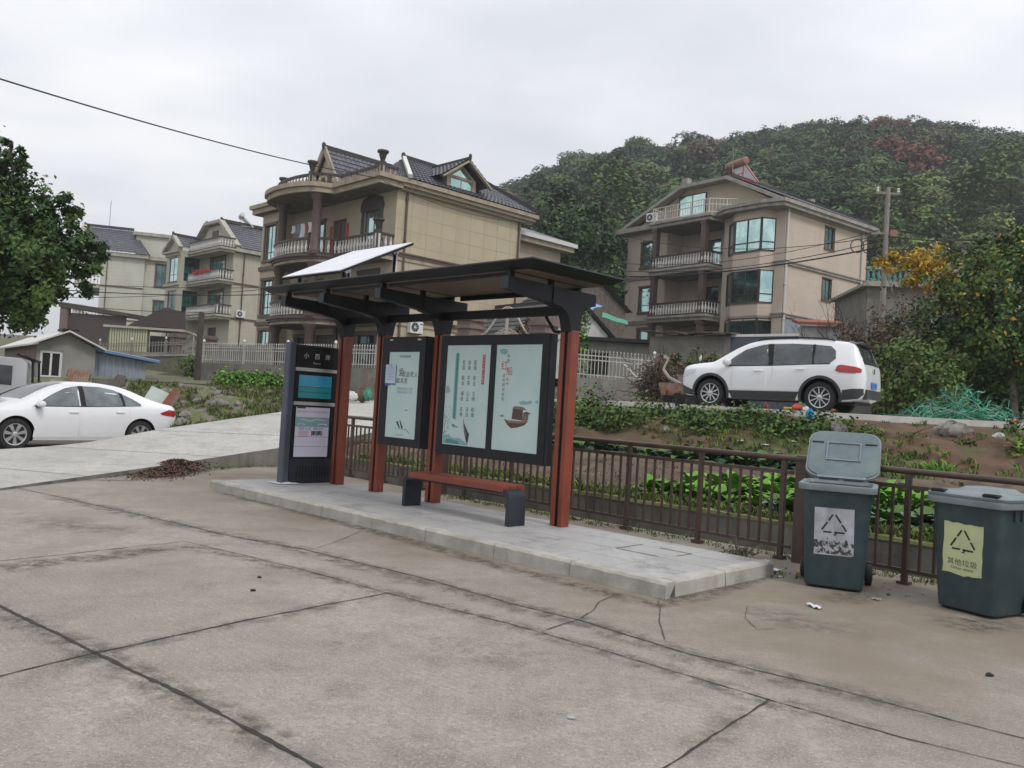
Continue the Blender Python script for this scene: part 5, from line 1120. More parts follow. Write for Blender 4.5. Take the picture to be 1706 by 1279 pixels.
b.m('tan_plain'); b.add([(gx+.25,gy-1.9,z3+.5),(gx+.25,gy+1.9,z3+.5),(gx+.25,gy,gz-.2)], [(0,2,1)]); b.m('dark_wood'); b.box(gx+.2,gx+.249,gy-.6,gy+.6,z3+.55,z3+2.0); b.build('gable_roof', hm)
dx, dy, dz = 4.35, .10, z3+2.15          # dormer on the flank
b = MB().m('tan_plain'); rects_wall(b, 'y', dy, dx-1.05, dx+1.05, z3+.75, z3+1.62, [(dx-.8,dx+.8,z3+.85,z3+1.55)], .1); b.add([(dx-1.05,dy,z3+1.62),(dx+1.05,dy,z3+1.62),(dx,dy,dz+.15)], [(0,1,2)]); b.box(dx-1.05,dx-1.0,dy+.001,2.2,z3+.7,z3+1.62); b.box(dx+1.0,dx+1.05,dy+.001,2.2,z3+.7,z3+1.62)
b.m('roof_tile'); tiles(b, (dx-1.75,dy-.55,z3+1.36), (dx-1.75,3.1,z3+1.36), (dx,3.1,dz+.42), (dx,dy-.55,dz+.42), .3, .3); tiles(b, (dx+1.75,3.1,z3+1.36), (dx+1.75,dy-.55,z3+1.36), (dx,dy-.55,dz+.42), (dx,3.1,dz+.42), .3, .3)
b.m('cornice_tan'); [b.beam((dx+1.75*s,dy-.5,z3+1.28), (dx,dy-.5,dz+.34), .10, .20, (0,1,0)) for s in (-1, 1)]; b.m('roof_ridge'); ridge(b, (dx,dy-.6,dz+.45), (dx,2.8,dz+.45), .09); dm = b.build('dormer', hm)
w_ = window(hm, 'y', dy, dx-.8, dx+.8, z3+.85, z3+1.55, 2, (), depth=.1, frame='cornice_tan'); w_.parent = dm
b = MB().m('teal_glass'); b.prism([(dx-.7,z3+1.66),(dx+.7,z3+1.66),(dx,dz+.02)], dy-.02, dy-.004, 'y'); b.build('pane', dm)
b = MB().m('tan_plain'); b.box(9.01, 13.9, 1.3, 8, -.5, z3-.75); b.m('cornice_tan'); b.box(9.01, 14.6, .75, 8.3, z3-.75, z3-.45); b.m('white_frame'); b.box(9.01, 14.75, .6, 8.4, z3-.449, z3-.2); b.m('roof_tile'); b.prism([(.6,z3-.199),(8.4,z3-.199),(4.5,z3+1.1)], 9.3, 14.5, 'x'); b.build('rear_wing', hm)
pp = FM.w(1.55, -.0, ZB+2.5); ac_unit(pp, R(44), 'white air conditioner hanging on the tan flank wall above the bus shelter boxes')
for i, (y, k, w, h) in enumerate(((5.3,'cloth_white',.75,.55),(5.95,'cloth_red',.12,.62),(6.35,'cloth_white',.45,.75),(6.9,'cloth_blue',.3,.5),(7.4,'cloth_white',.35,.42))):
    c = MB().m(k); c.grid(lambda u, v: ((XB-.55) + .05*math.sin(u*7+v*3), y + w*u, z2+2.05 - h*v), 8, 6); q = c.build('laundry'); q.location = (o.x, o.y, ZB); q.rotation_euler = (0,0,R(44)); md = q.modifiers.new('t', 'SOLIDIFY'); md.thickness = .01
    tag(q, ['wide white cloth drying on the top balcony of the tan villa','narrow red cloth drying on the top balcony of the tan villa','long white shirt drying on the top balcony of the tan villa','small blue cloth drying on the top balcony of the tan villa','short white cloth drying nearest the far balcony column of the villa'][i], 'laundry', 'washing on the villa balcony')

# ---- buff house on the right, below the hill
ZR = 5.1; o = at(1310.6, 347, 52); hr, FR = house_('village_house', o, 38, ZR, 'buff three storey house with bay windows and solar heater below the wooded hill')
r1, r2, r3 = 3.05, 6.35, 9.7
b = MB().m('buff_wall'); sw = [(4.4,5.45,r2+1.6,r2+3.0),(4.35,5.35,r1+1.5,r1+2.9)]; rects_wall(b, 'y', 0, 0, 9.6, 0, r3, sw, .12); b.add([(9.6,0,0),(9.6,13.6,0),(9.6,13.6,r3),(9.6,0,r3)], [(0,1,2,3)]); b.m('metal_blue'); b.box(.02,3.6,-.02,-.001,0,r1-.15); b.build('wall', hr)
fl = [(0,.4),(r1,.4),(r2,.4)]
b = MB().m('buff_wall')
holes = [(10.95,12.1,z+.75,z+2.55) for z, _ in fl]; rects_wall(b, 'x', 0, 9.7, 13.6, 0, r3, holes, .12)
dh = [(6.2,7.9,z+.2,z+2.5) for z, _ in fl]; rects_wall(b, 'x', 1.6, 4.6, 9.8, 0, r3, dh, .12); b.add([(0,9.7,0),(1.6,9.7,0),(1.6,9.7,r3),(0,9.7,r3)], [(0,1,2,3)]); rects_wall(b, 'x', 0, 0, 4.7, 0, r3, [(.9,4.0,z+.75,z+2.85) for z, _ in fl], .1); b.add([(0,4.7,0),(1.6,4.7,0),(1.6,4.7,r3),(0,4.7,r3)], [(3,2,1,0)]); b.add([(0,13.6,0),(9.6,13.6,0),(9.6,13.6,r3),(0,13.6,r3)], [(3,2,1,0)]); b.build('front_wall', hr)
for h in sw: window(hr, 'y', 0, *h, nx=2, bars=(), glass='deep_glass', depth=.12, surround=('brown_trim', .07))
for i, h in enumerate(holes): window(hr, 'x', 0, *h, nx=1, bars=(.28,), depth=.12, surround=('brown_trim', .12))
for h in dh: window(hr, 'x', 1.6, *h, nx=2, bars=(.75,), depth=.12, glass='teal_glass' if h[2] > 5 else 'deep_glass')
for i, z in enumerate((0, r1, r2)):           # canted bays
    out = [(0,.75),(-.75,1.25),(-.75,3.3),(0,4.25)]
    b = MB().m('buff_wall'); slab(b, out, z-.35 if z else 0, z+.75); slab(b, out, z+2.85, z+3.0 if z < r2 else r3); b.m('brown_trim'); slab(b, [(x-.06 if x < 0 else x, y) for x, y in out], z+.70, z+.78); b.m('win_frame'); 
    P4 = [Vector((x, y, 0)) for x, y in out]
    for p in P4: b.beam(p + Vector((.03*(p.x == 0) + .02,0,z+.78)), p + Vector((.03*(p.x == 0) + .02,0,z+2.86)), .12, .12)
    g = ('deep_glass','deep_glass','teal_glass')[i]
    b2 = MB()
    for k, (p, q) in enumerate(zip(P4, P4[1:])):
        n = (2 if k == 1 else 1); 
        for t in range(1, n): c = p.lerp(q, t/n); b.beam(c + Vector((.02,0,z+.78)), c + Vector((.02,0,z+2.86)), .07, .07)
        for zz in (z+.80, z+1.32, z+2.82): b.beam(p + Vector((.02,0,zz)), q + Vector((.02,0,zz)), .06, .07)
        b2.m('teal_glass' if (k == 0 and i == 1) or i == 2 else g); b2.add([p + Vector((.03,0,z+.8)), q + Vector((.03,0,z+.8)), q + Vector((.03,0,z+2.84)), p + Vector((.03,0,z+2.84))], [(0,1,2,3)])
    w_ = b.build('bay_window', hr); b2.build('pane', w_)
for i, z in enumerate((r1, r2, r3)):
    for x0, x1, y0, y1 in ((-.08,9.7,-.12,-.001), (-.12,-.001,-.12,.72), (-.12,-.001,9.72,13.75)):
        b = MB().m('cornice_gray'); b.box(x0, x1, y0, y1, z-.12, z+.04); b.box(x0-.05*(x0 < 0), x1, y0-.06*(y1 < 1), y1, z+.041, z+.12); b.build('band_course', hr)
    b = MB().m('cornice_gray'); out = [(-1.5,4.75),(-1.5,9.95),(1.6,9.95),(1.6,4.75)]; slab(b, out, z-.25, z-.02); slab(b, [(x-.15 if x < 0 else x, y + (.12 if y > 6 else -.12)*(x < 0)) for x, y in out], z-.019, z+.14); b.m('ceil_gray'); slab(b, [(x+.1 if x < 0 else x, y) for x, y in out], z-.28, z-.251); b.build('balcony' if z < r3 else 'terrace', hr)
    if z < r3: balustrade(hr, [(0,9.9,z+.14),(-1.4,9.75,z+.14),(-1.4,4.95,z+.14),(-.1,4.75,z+.14)], .95, step=.24)
    zc = (0, r1+.14, r2+.14)[i]; 
    for y in (5.3, 9.6): column(hr, -1.25, y, zc, z-.25, .19, square=True)
b = MB().m('white_pipe'); zt = r3+.14; P = [(0,9.95,zt),(-1.45,9.85,zt),(-1.45,4.9,zt),(-.2,3.6,zt)]
for p, q in zip(P, P[1:]):
    p, q = Vector(p), Vector(q)
    for h in (.12, .62, 1.0): b.beam(p + Vector((0,0,h)), q + Vector((0,0,h)), .05, .05)
    n = int((q-p).length/.22)
    for i in range(n+1): c = p.lerp(q, i/n); b.beam(c, c + Vector((0,0,1.0)), .025 if i % 5 else .06, .025 if i % 5 else .06)
b.build('terrace_railing', hr)
b = MB().m('cornice_gray'); out = [(-.9,-.45),(-1.3,.9),(-1.3,3.6),(-.8,4.74),(10.1,4.74),(10.1,-.45)]; slab(b, out, r3+.0, r3+.22); slab(b, [(x-.12 if x < 0 else x+.1, y-.12 if y < 0 else y) for x, y in out], r3+.221, r3+.45); slab(b, [(-.7,9.97),(-.7,14.3),(9.8,14.3),(9.8,9.97)], r3+.0, r3+.35); b.build('cornice', hr)
a0, a1, az = 4.5, 8.4, r3+2.75
b = MB().m('tan_plain'); gp = [(.3,r3+.3),(a0,az-.15),(a1,az-.15),(13.5,r3+.3)]; b.add([(.35,y,z) for y, z in gp], [(0,3,2,1)]); b.build('gable_wall', hr)
window(hr, 'x', .2, 6.6, 9.0, r3+.35, r3+2.2, 2, (), depth=.1)
b = MB().m('cornice_gray')
for (y0, q0), (y1, q1) in zip(gp, gp[1:]): b.beam((-.05,y0 - .5*(y0 < 1) + .5*(y0 > 13),q0+.1), (-.05,y1 - .5*(y1 < 1) + .5*(y1 > 13),q1+.1), .7, .22)
b.build('gable_trim', hr)
b = MB().m('roof_tile'); tiles(b, (.3,-.5,r3+.47), (10.2,-.5,r3+.47), (6.5,a0,az+.1), (.3,a0,az+.1)); tiles(b, (10.2,-.5,r3+.47), (10.2,13.5,r3+.4), (6.5,a1,az+.1), (6.5,a0,az+.1), .5, .5); tiles(b, (.3,a0,az+.1), (6.5,a0,az+.1), (6.5,a1,az+.1), (.3,a1,az+.1), .6, .6); tiles(b, (10.2,13.9,r3+.47), (.3,13.9,r3+.47), (.3,a1,az+.1), (6.5,a1,az+.1), .6, .6)
b.m('roof_ridge'); b.beam((.2,a0,az+.2), (6.5,a0,az+.2), .24, .22); b.beam((6.5,a0,az+.2), (10.2,-.5,r3+.58), .22, .2); b.build('roof', hr)
b = MB().m('cornice_gray'); b.box(1.2,1.7,9.2,9.7,az-.6,az+1.1); b.build('chimney', hr); b = MB().m('cornice_gray'); b.box(7.6,8.05,3.2,3.8,az-1.6,az-.1); b.build('chimney', hr)
pipe(hr, 'y', .12, -.09, 0, r3, 'white_pipe', .075); pipe(hr, 'y', 8.9, -.09, 1.5, r3, 'white_pipe', .075)
def heater(loc, rz, label, tank, frame, panel, s=1.):
    e = empty('solar_water_heater', loc, rz, label, 'water heater', scale=s)     # tubes slope down to -y
    b = MB().m(frame)
    for x in (-.8, .8): b.beam((x,-.9,0), (x,.5,1.25), .06, .06); b.beam((x,.5,0), (x,.5,1.25), .06, .06); b.beam((x,-.9,.03), (x,.5,.03), .05, .05)
    b.beam((-.8,.5,.5), (.8,.5,.5), .05, .05); b.build('frame', e)
    b = MB().m(tank); b.lathe([(.05,-1.08),(.26,-1.05),(.28,-.9),(.28,.9),(.26,1.05),(.05,1.08)], (0,.45,1.35), 18, 'x'); b.build('tank', e, 40)
    b = MB().m(panel); n = 16
    for i in range(n): x = -.78 + 1.56*i/(n-1); b.tube([(x,-.9,.10), (x,.35,1.22)], .035, 6)
    b.build('tubes', e)
p = FR.w(1.9, 5.0, 0); heater((p.x, p.y, ZR+az+.1), R(38+75), 'weathered solar water heater with rusty tank and red frame on the buff house roof', 'rust', 'cloth_red', 'white_and_glare', .95)
b = MB().m('pole_concrete'); b.tube([(0,0,0),(0,0,2.3)], .03, 6); q = b.build('antenna_mast'); p = FR.w(.5, 4.7, 0); q.location = (p.x, p.y, ZR+az); tag(q, 'thin gray lightning mast on the gable peak of the buff house', 'mast')
p = FR.w(-.9, 10.3, 0); ac_unit((p.x, p.y, ZR+r3+.36), R(38-80), 'white air conditioner standing on the buff house ledge beside its top terrace', False)

# ---- cream house left of the villa
ZL = 4.7; o = at(390, 415.6, 75); hc, FC = house_('village_house', o, 44, ZL, 'cream three storey house with dark edged balconies and red flower boxes')
c1, c2, c3 = 3.2, 6.35, 9.2
b = MB().m('cream_wall'); b.box(0, 11, 0, 6.4, -.5, c3) if False else rects_wall(b, 'y', 0, 0, 11, -.5, c3, [(1.2,2.4,.4,2.9)] if False else [], .1)
rects_wall(b, 'x', 0, 0, 6.4, -.5, c3, [(1.6,4.6,c2+.2,c2+2.5),(1.6,4.6,c1+.2,c1+2.5),(2.6,4.4,.0,2.4)], .15); rects_wall(b, 'x', -2.1, 6.4, 9.7, -.5, c3, [(7.1,9.0,c2+.35,c2+2.6),(7.1,9.0,c1+.25,c1+2.6),(7.3,8.8,.4,2.3)], .12)
rects_wall(b, 'y', 6.4, -2.1, 0, -.5, c3, [(-1.75,-.3,c2+.35,c2+2.6),(-1.75,-.3,c1+.25,c1+2.6)], .12); b.add([(-2.1,9.7,-.5),(11,9.7,-.5),(11,9.7,c3),(-2.1,9.7,c3)], [(3,2,1,0)]); b.add([(11,0,-.5),(11,9.7,-.5),(11,9.7,c3),(11,0,c3)], [(0,1,2,3)]); b.build('wall', hc)
for z in (c1, c2):
    window(hc, 'x', 0, 1.6, 4.6, z+.2, z+2.5, 3, (.38, .72), depth=.15, surround=('win_frame', .16)); window(hc, 'x', -2.1, 7.1, 9.0, z+.3, z+2.6, 2, (.3,), depth=.12, glass='teal_glass' if z > 4 else 'deep_glass', sill='win_frame'); window(hc, 'y', 6.4, -1.75, -.3, z+.3, z+2.6, 2, (.3,), glass='green_glass', depth=.12, frame='green_glass')
b = MB().m('dark_wood'); b.box(.1,.14,2.6,4.4,0,2.4); b.build('door', hc); window(hc, 'x', -2.1, 7.3, 8.8, .4, 2.3, 2, (), glass='deep_glass', depth=.12)
for z in (c1, c2, c3):
    b = MB().m('cornice_cream'); b.box(-1.35,0,-.3,6.39,z-.2,z-.001); b.box(-1.5,0,-.45,6.39,z,z+.16); b.box(-2.25,-.001,6.41,9.85,z-.12,z+.14); b.m('brown_trim'); b.box(0,11,-.08,-.001,z-.1,z+.05)
    if z == c3: b.m('cornice_cream'); b.box(.01,11.3,-.45,-.081,z-.05,z+.3); b.box(-2.5,-.0,6.41,10.1,z+.14,z+.3)
    b.build('balcony' if z < c3 else 'cornice', hc)
    balustrade(hc, [(0,-.2,z+.16),(-1.35,-.2,z+.16),(-1.35,6.3,z+.16)], .95, posts=[(-1.35,-.2,z+.16)] if z == c1 else [], step=.25, n=4)
pipe(hc, 'y', 1.0, -.1, 0, c3, 'brown_trim', .06)
rz = c3+3.0
b = MB().m('roof_tile'); tiles(b, (.3,-.5,c3+.3), (11.3,-.5,c3+.3), (11.3,3.2,rz), (.3,3.2,rz), .35, .4); tiles(b, (11.3,9.8,c3+.3), (-.2,9.8,c3+.3), (-.2,6.4,rz), (11.3,6.4,rz), .7, .7); tiles(b, (.3,3.2,rz), (11.3,3.2,rz), (11.3,6.4,rz), (.3,6.4,rz), .7, .7)
b.m('cream_wall'); b.add([(.35,0,c3+.2),(.35,3.2,rz-.1),(.35,6.4,rz-.1),(.35,9.6,c3+.2)], [(0,3,2,1)]); b.m('cornice_cream')
gp = [(-.5,c3+.4),(3.2,rz+.12),(6.4,rz+.12),(9.9,c3+.4)]
for p, q in zip(gp, gp[1:]): b.beam((.1,p[0],p[1]), (.1,q[0],q[1]), .5, .28)
b.beam((-2.3,6.2,c3+.5), (-2.3,7.9,c3+1.75), .4, .26); b.beam((-2.3,7.9,c3+1.75), (-2.3,10.1,c3+.4), .4, .26); b.m('cream_wall'); b.add([(-2.1,6.3,c3+.3),(-2.1,7.9,c3+1.7),(-2.1,9.9,c3+.3)], [(0,2,1)]); b.m('roof_tile'); tiles(b, (-2.3,6.3,c3+.5), (.4,6.3,c3+.5), (.4,7.9,c3+1.8), (-2.3,7.9,c3+1.8), .4, .4); b.m('roof_ridge'); ridge(b, (.1,3.2,rz+.2), (11.2,3.2,rz+.2)); ridge(b, (.1,6.4,rz+.2), (3,6.4,rz+.2)); ridge(b, (-2.4,7.9,c3+1.9), (.2,7.9,c3+1.9))
b.m('dark_wood'); b.box(.28,.34,4.2,5.4,c3+.5,rz-.6); b.build('roof', hc)
p = FC.w(2.6, 3.6, 0); heater((p.x, p.y, ZL+rz), R(44+70), 'white solar water heater on the dark roof of the cream house', 'ac_white', 'silver', 'white_and_glare', .8)
p = FC.w(.9, -.0, 0); ac_unit((p.x, p.y, ZL+c1+.1), R(44), 'white air conditioner on the cream house flank beside its lower balcony', False)
for i, y in enumerate((1.8, 3.0, 4.2)):
    q = FC.w(-1.55, y, ZL+c2+.85); e = empty('flower_box', q, R(44), ['red flower box on the cream house balcony rail, nearest the corner post','red flower box in the middle of the cream house balcony rail','red flower box on the cream house balcony rail, nearest its green glass bay'][i], 'flower box', 'red flower boxes on the cream house balcony')
    b = MB().m('cloth_red'); b.hexa([(-.1,-.42,0),(.1,-.42,0),(.1,.42,0),(-.1,.42,0)], [(-.16,-.46,.2),(.16,-.46,.2),(.16,.46,.2),(-.16,.46,.2)]); b.build('box', e); foliage('flowers', e, [(0,0,.28,.2,.5,.16)], 60, .12, ('cloth_red','leaf_mid','cloth_red'), (3,1,1), 12)

# ---- pale house behind the tree
ZF = 5.2; o = at(170, 421, 88); hf, FF = house_('village_house', o, 16, ZF, 'pale ivory three storey house with slate roof half hidden by the leafy tree')
b = MB().m('ivory_wall'); wn = [(5.3,6.5,6.9,9.2),(5.3,6.5,2.9,5.3)]; rects_wall(b, 'y', 0, 0, 4.2, -.5, 9.8, []); rects_wall(b, 'y', .6, 4.2, 9.5, -.5, 9.8, wn, .12); rects_wall(b, 'x', 0, 0, 9, -.5, 9.8, [(.6,2.8,6.9,9.1),(.6,2.8,3.5,5.8)], .12); b.add([(4.2,0,-.5),(4.2,.6,-.5),(4.2,.6,9.8),(4.2,0,9.8)], [(0,1,2,3)]); b.box(2.9,9.3,2.0,8.0,9.9,12.4); b.add([(9.5,.6,-.5),(9.5,9,-.5),(9.5,9,9.8),(9.5,.6,9.8)], [(0,1,2,3)]); b.build('wall', hf)
for h in wn: window(hf, 'y', .6, *h, nx=2, bars=(), glass='deep_glass', depth=.12, surround=('brown_trim', .12))
for z in (3.5, 6.9): window(hf, 'x', 0, .6, 2.8, z, z+2.25, 2, (.6,), glass='deep_glass', depth=.12)
window(hf, 'y', 2.0-.0, 6.2, 7.6, 10.3, 12.0, 2, (.5,), glass='deep_glass', depth=-.0, sill='brown_trim')
b = MB().m('cornice_cream'); b.box(-.4,4.6,-.4,-.001,9.6,10.0); b.box(4.61,10,.2,.599,9.6,10.0); b.box(-2.6,-.001,-.4,9,9.6,9.95); b.box(2.6,9.7,1.7,8.3,12.4,12.75); b.build('cornice', hf)
for z in (2.9, 6.4): 
    b = MB().m('cornice_cream'); b.box(-2.5,-.001,-.1,9,z-.3,z); b.m('brown_trim'); b.box(-.001,4.2,-.06,-.0012,z-.05,z+.08); b.build('balcony', hf); balustrade(hf, [(-.05,0,z),(-2.4,0,z),(-2.4,8.5,z)], 1.0, rail='cornice_cream', step=.3, n=5)
b = MB().m('roof_tile'); tiles(b, (-2.4,-.5,10.0), (4.6,-.5,10.0), (2.4,3.5,13.0), (-2.4,3.5,13.0), .4, .4); tiles(b, (4.6,-.5,10.0), (4.6,8,10.0), (2.4,6,13), (2.4,3.5,13), .5, .5); b.m('cornice_cream'); b.beam((-2.5,-.5,10.05), (-2.5,3.5,13.1), .5, .3); b.beam((-2.5,3.5,13.1), (-2.5,7,13.1), .5, .3); b.m('ivory_wall'); b.add([(-2.2,0,9.9),(-2.2,3.5,12.9),(-2.2,7,12.9),(-2.2,9,9.9)], [(0,3,2,1)]); b.m('roof_ridge'); ridge(b, (-2.5,3.5,13.2), (2.4,3.5,13.2)); b.build('roof', hf)
pipe(hf, 'y', .6, -.1, 0, 9.6, 'brown_trim', .05)
b = MB().m('pole_concrete'); b.tube([(0,0,0),(0,0,3.2)], .03, 6); q = b.build('antenna_mast'); p = FF.w(-.2, 4, 0); q.location = (p.x, p.y, ZF+13); tag(q, 'thin lightning mast on the slate roof of the pale house', 'mast')
# ============================================================ VILLAGE EDGES: walls, fences, gates, sheds, poles, wires
def g2(v): return Vector((v.x, v.y, 0))
def wall_run(name, p, q, za0, za1, zb0, zb1, k, label, thick=.24, cap=None, cat='wall'):
    """upright wall from p to q; foot za0->za1, top zb0->zb1"""
    p, q = g2(p), g2(q); d = (q-p).normalized(); s = Vector((-d.y, d.x, 0))*thick/2
    b = MB().m(k); up = lambda v, z: v + Vector((0,0,z)); b.hexa([up(p-s,za0), up(q-s,za1), up(q+s,za1), up(p+s,za0)], [up(p-s,zb0), up(q-s,zb1), up(q+s,zb1), up(p+s,zb0)])
    if cap: b.m(cap); s2 = s*1.35; b.hexa([up(p-s2,zb0+.002), up(q-s2,zb1+.002), up(q+s2,zb1+.002), up(p+s2,zb0+.002)], [up(p-s2,zb0+.09), up(q-s2,zb1+.09), up(q+s2,zb1+.09), up(p+s2,zb0+.09)])
    return tag(b.build(name), label, cat)
def picket(p, q, z0, z1, h, label, post=2.2, step=.115, k='fence_white', finial=True):
    p, q = g2(p), g2(q); L_ = (q-p).length; a = math.atan2(q.y-p.y, q.x-p.x); e = empty('metal_fence', (p.x, p.y, z0), a, label, 'fence'); sl = (z1-z0)/L_
    b = MB().m(k); n = int(L_/step)
    for hh in (.12, h*.86, h*.70): b.beam((0,0,hh), (L_,0,sl*L_+hh), .03, .035)
    for i in range(n):
        x = (i+.5)*L_/n; b.box(x-.011, x+.011, -.011, .011, sl*x+.02, sl*x+h)
        if finial: b.lathe([(.008,h),(.028,h+.03),(.0,h+.09)], (x, 0, sl*x), 5)
    b.build('bar_panel', e); m = max(1, round(L_/post))
    for i in range(m+1):
        x = L_*i/m; b = MB().m(k); b.box(x-.03, x+.03, -.03, .03, sl*x-.02, sl*x+h+.06); b.m('white_frame'); b.lathe([(.0,h+.06),(.05,h+.10),(.06,h+.15),(.0,h+.21)], (x,0,sl*x), 8); b.build('post', e)
    return e
A, B_ = at(338, 600, 31.2), at(645, 600, 26.2)
wall_run('garden_wall', A, B_, 1.2, 1.2, 2.42, 2.42, 'old_concrete', 'stained concrete base wall under the white metal fence left of the shelter', .26); picket(A, B_, 2.42, 2.42, .68, 'pale metal fence with pointed bars on the stained wall in front of the tan villa')
A, B_ = at(952, 600, 27.0), at(1090, 600, 27.4)
wall_run('garden_wall', A, B_, 1.4, 1.4, 2.55, 2.5, 'old_concrete', 'stained concrete base wall under the white fence right of the shelter', .26); picket(A, B_, 2.55, 2.5, .86, 'pale metal fence with pointed bars in front of the gray hut')
def gate_pillar(p, z0, z1, w, label):
    e = empty('gate_pillar', (p.x, p.y, z0), SH.a, label, 'gate pillar'); h = z1-z0
    b = MB().m('gate_stone'); b.box(-w*.36, w*.36, -w*.36, w*.36, 0, h*.72); b.build('shaft', e)
    b = MB().m('gate_stone'); [b.box(-w*r_, w*r_, -w*r_, w*r_, h*a+.002, h*c) for a, c, r_ in ((.72,.76,.46),(.76,.81,.40),(.81,.845,.48),(.845,.90,.42),(.90,.94,.52),(.94,1.,.44))]; b.build('cap', e)
gp1, gp2 = at(785, 523, 29), at(908, 530, 28)
gate_pillar(gp1, 1.7, 4.62, .78, 'brown stepped stone gate pillar at the left side of the scroll gate'); gate_pillar(gp2, 1.7, 4.5, .78, 'brown stepped stone gate pillar at the right side of the scroll gate')
def scroll_gate(p, q, z0, h0, h1, label, k='gate_metal'):
    p, q = g2(p), g2(q); L_ = (q-p).length; e = empty('metal_gate', (p.x, p.y, z0), math.atan2(q.y-p.y, q.x-p.x), label, 'gate')
    for s in (0, 1):
        b = MB().m(k); x0, x1 = (.45, L_/2-.02) if s == 0 else (L_-.45, L_/2+.02); top = lambda t: h0 + (h1-h0)*(t*t*(3-2*t))
        b.tube([(x0+(x1-x0)*t, 0, top(t)) for t in np.linspace(0, 1, 12)], .035, 6); b.beam((x0,0,.1), (x1,0,.1), .05, .05); b.beam((x0,0,.1), (x0,0,top(0)), .05, .05); b.beam((x1,0,.1), (x1,0,top(1)), .05, .05); b.beam((x0,0,h0*.62), (x1,0,h0*.62), .04, .04)
        for i in range(1, 12): t = i/12; x = x0+(x1-x0)*t; b.beam((x,0,.1), (x,0,h0*.62), .018, .018)
        for i in range(7):
            t = (i+.5)/7; x = x0+(x1-x0)*t; c = (top(t)+h0*.62)/2; r_ = max(.06, min(.16, (top(t)-h0*.62)*.42)); b.tube([(x+r_*math.cos(a)*(1-a/14), 0, c+r_*math.sin(a)*(1-a/14)) for a in np.linspace(0, 9, 18)], .016, 5)
        b.build('gate_leaf', e)
scroll_gate(gp1, gp2, 1.75, 2.15, 3.1, 'pale scrollwork double gate between the brown stone pillars')

# old houses and hut seen between the shelter and the buff house
def gabled(name, o, deg, w, d, z0, he, hr_, wk, label, roof='old_tile', over=.3, ridge_x=True):
    """box with a pitched roof; x along the ridge (length w), y depth d"""
    e = empty(name, (o.x, o.y, z0), R(deg), label, 'house' if 'house' in name else 'shed')
    b = MB().m(wk); rects_wall(b, 'y', 0, 0, w, 0, he, []); b.add([(0,0,0),(0,d,0),(0,d,he),(0,d/2,hr_),(0,0,he)], [(4,3,2,1,0)]); b.add([(w,0,0),(w,d,0),(w,d,he),(w,d/2,hr_),(w,0,he)], [(0,1,2,3,4)]); b.add([(0,d,0),(w,d,0),(w,d,he),(0,d,he)], [(3,2,1,0)]); b.build('wall', e)
    b = MB().m(roof); k = (hr_-he)/(d/2); tiles(b, (-over,-over,he-k*over+.06), (w+over,-over,he-k*over+.06), (w+over,d/2,hr_+.06), (-over,d/2,hr_+.06), .28, .5, .03); tiles(b, (w+over,d+over,he-k*over+.06), (-over,d+over,he-k*over+.06), (-over,d/2,hr_+.06), (w+over,d/2,hr_+.06), .28, .5, .03); b.m('roof_ridge'); b.beam((-over,d/2,hr_+.12), (w+over,d/2,hr_+.12), .2, .16); b.build('roof', e); return e
o = at(1012, 560, 44); e = gabled('old_house', o, 128, 7, 4.4, 3.0, 2.5, 4.0, 'lime_white', 'small old house with white gable and dark tiled roof behind the gray hut')
o = at(1042, 520, 52); e = gabled('old_house', o, 128, 9, 5.5, 4.6, 3.2, 4.9, 'weather_wood', 'weathered wooden old house with tiled roof beside the buff house')
b = MB().m('tarp_blue'); p0, p1, p2, p3 = at(935, 530, 46), at(985, 520, 46.5), at(1004, 506, 49), at(950, 500, 49.5); b.grid(lambda u, v: p0.lerp(p1, u).lerp(p3.lerp(p2, u), v) + Vector((0,0,.12*math.sin(u*7+v*4))), 14, 8); q = b.build('tarpaulin'); md = q.modifiers.new('t', 'SOLIDIFY'); md.thickness = .02; tag(q, 'blue and white tarpaulin spread behind the small white gabled house', 'tarpaulin')
p0, p1, p2, p3 = at(1003, 528, 45), at(1046, 541, 44.5), at(1046, 535, 46), at(1004, 520, 46.5); b = MB().m('tarp_green'); b.grid(lambda u, v: p0.lerp(p1, u).lerp(p3.lerp(p2, u), v) + Vector((0,0,.02*math.sin(u*9))), 12, 4); q = b.build('awning'); md = q.modifiers.new('t', 'SOLIDIFY'); md.thickness = .03; tag(q, 'green edged lean-to awning between the white gable and the buff house', 'awning')
for x in (1008, 1040): 
    pass
o = at(1104, 640, 33); e = empty('gray_hut', (o.x, o.y, 1.7), R(176), 'low gray hut with flat dark roof and barred window behind the white fence', 'hut')
b = MB().m('wall_cement'); rects_wall(b, 'y', 0, 0, 0, 0, 0, []) if False else None
W_ = (at(1104,640,33)-at(955,640,33)).length; b.box(0, W_, -3.5, -.14, 0, 2.55)
b.add([(0,0,0),(0,-.14,0),(0,-.14,2.55),(0,0,2.55)], [(0,1,2,3)]); b.add([(W_,0,0),(W_,-.14,0),(W_,-.14,2.55),(W_,0,2.55)], [(3,2,1,0)])
hx = W_*.62; X = [0, hx, hx+.75, W_]; 
for a, c, z0_, z1_ in ((0,hx,0,2.55),(hx+.75,W_,0,2.55),(hx,hx+.75,0,1.2),(hx,hx+.75,2.1,2.55)): b.add([(a,0,z0_),(c,0,z0_),(c,0,z1_),(a,0,z1_)], [(3,2,1,0)])
b.build('wall', e); b = MB().m('unlit_inside'); b.box(hx, hx+.75, -.139, -.12, 1.2, 2.1); b.m('rail_dark'); [b.box(hx+.06+.11*i, hx+.085+.11*i, -.04, -.015, 1.2, 2.1) for i in range(6)]; b.build('barred_window', e)
b = MB().m('charcoal'); b.box(-.3, W_+.3, -3.8, .35, 2.56, 2.70); b.build('roof', e)
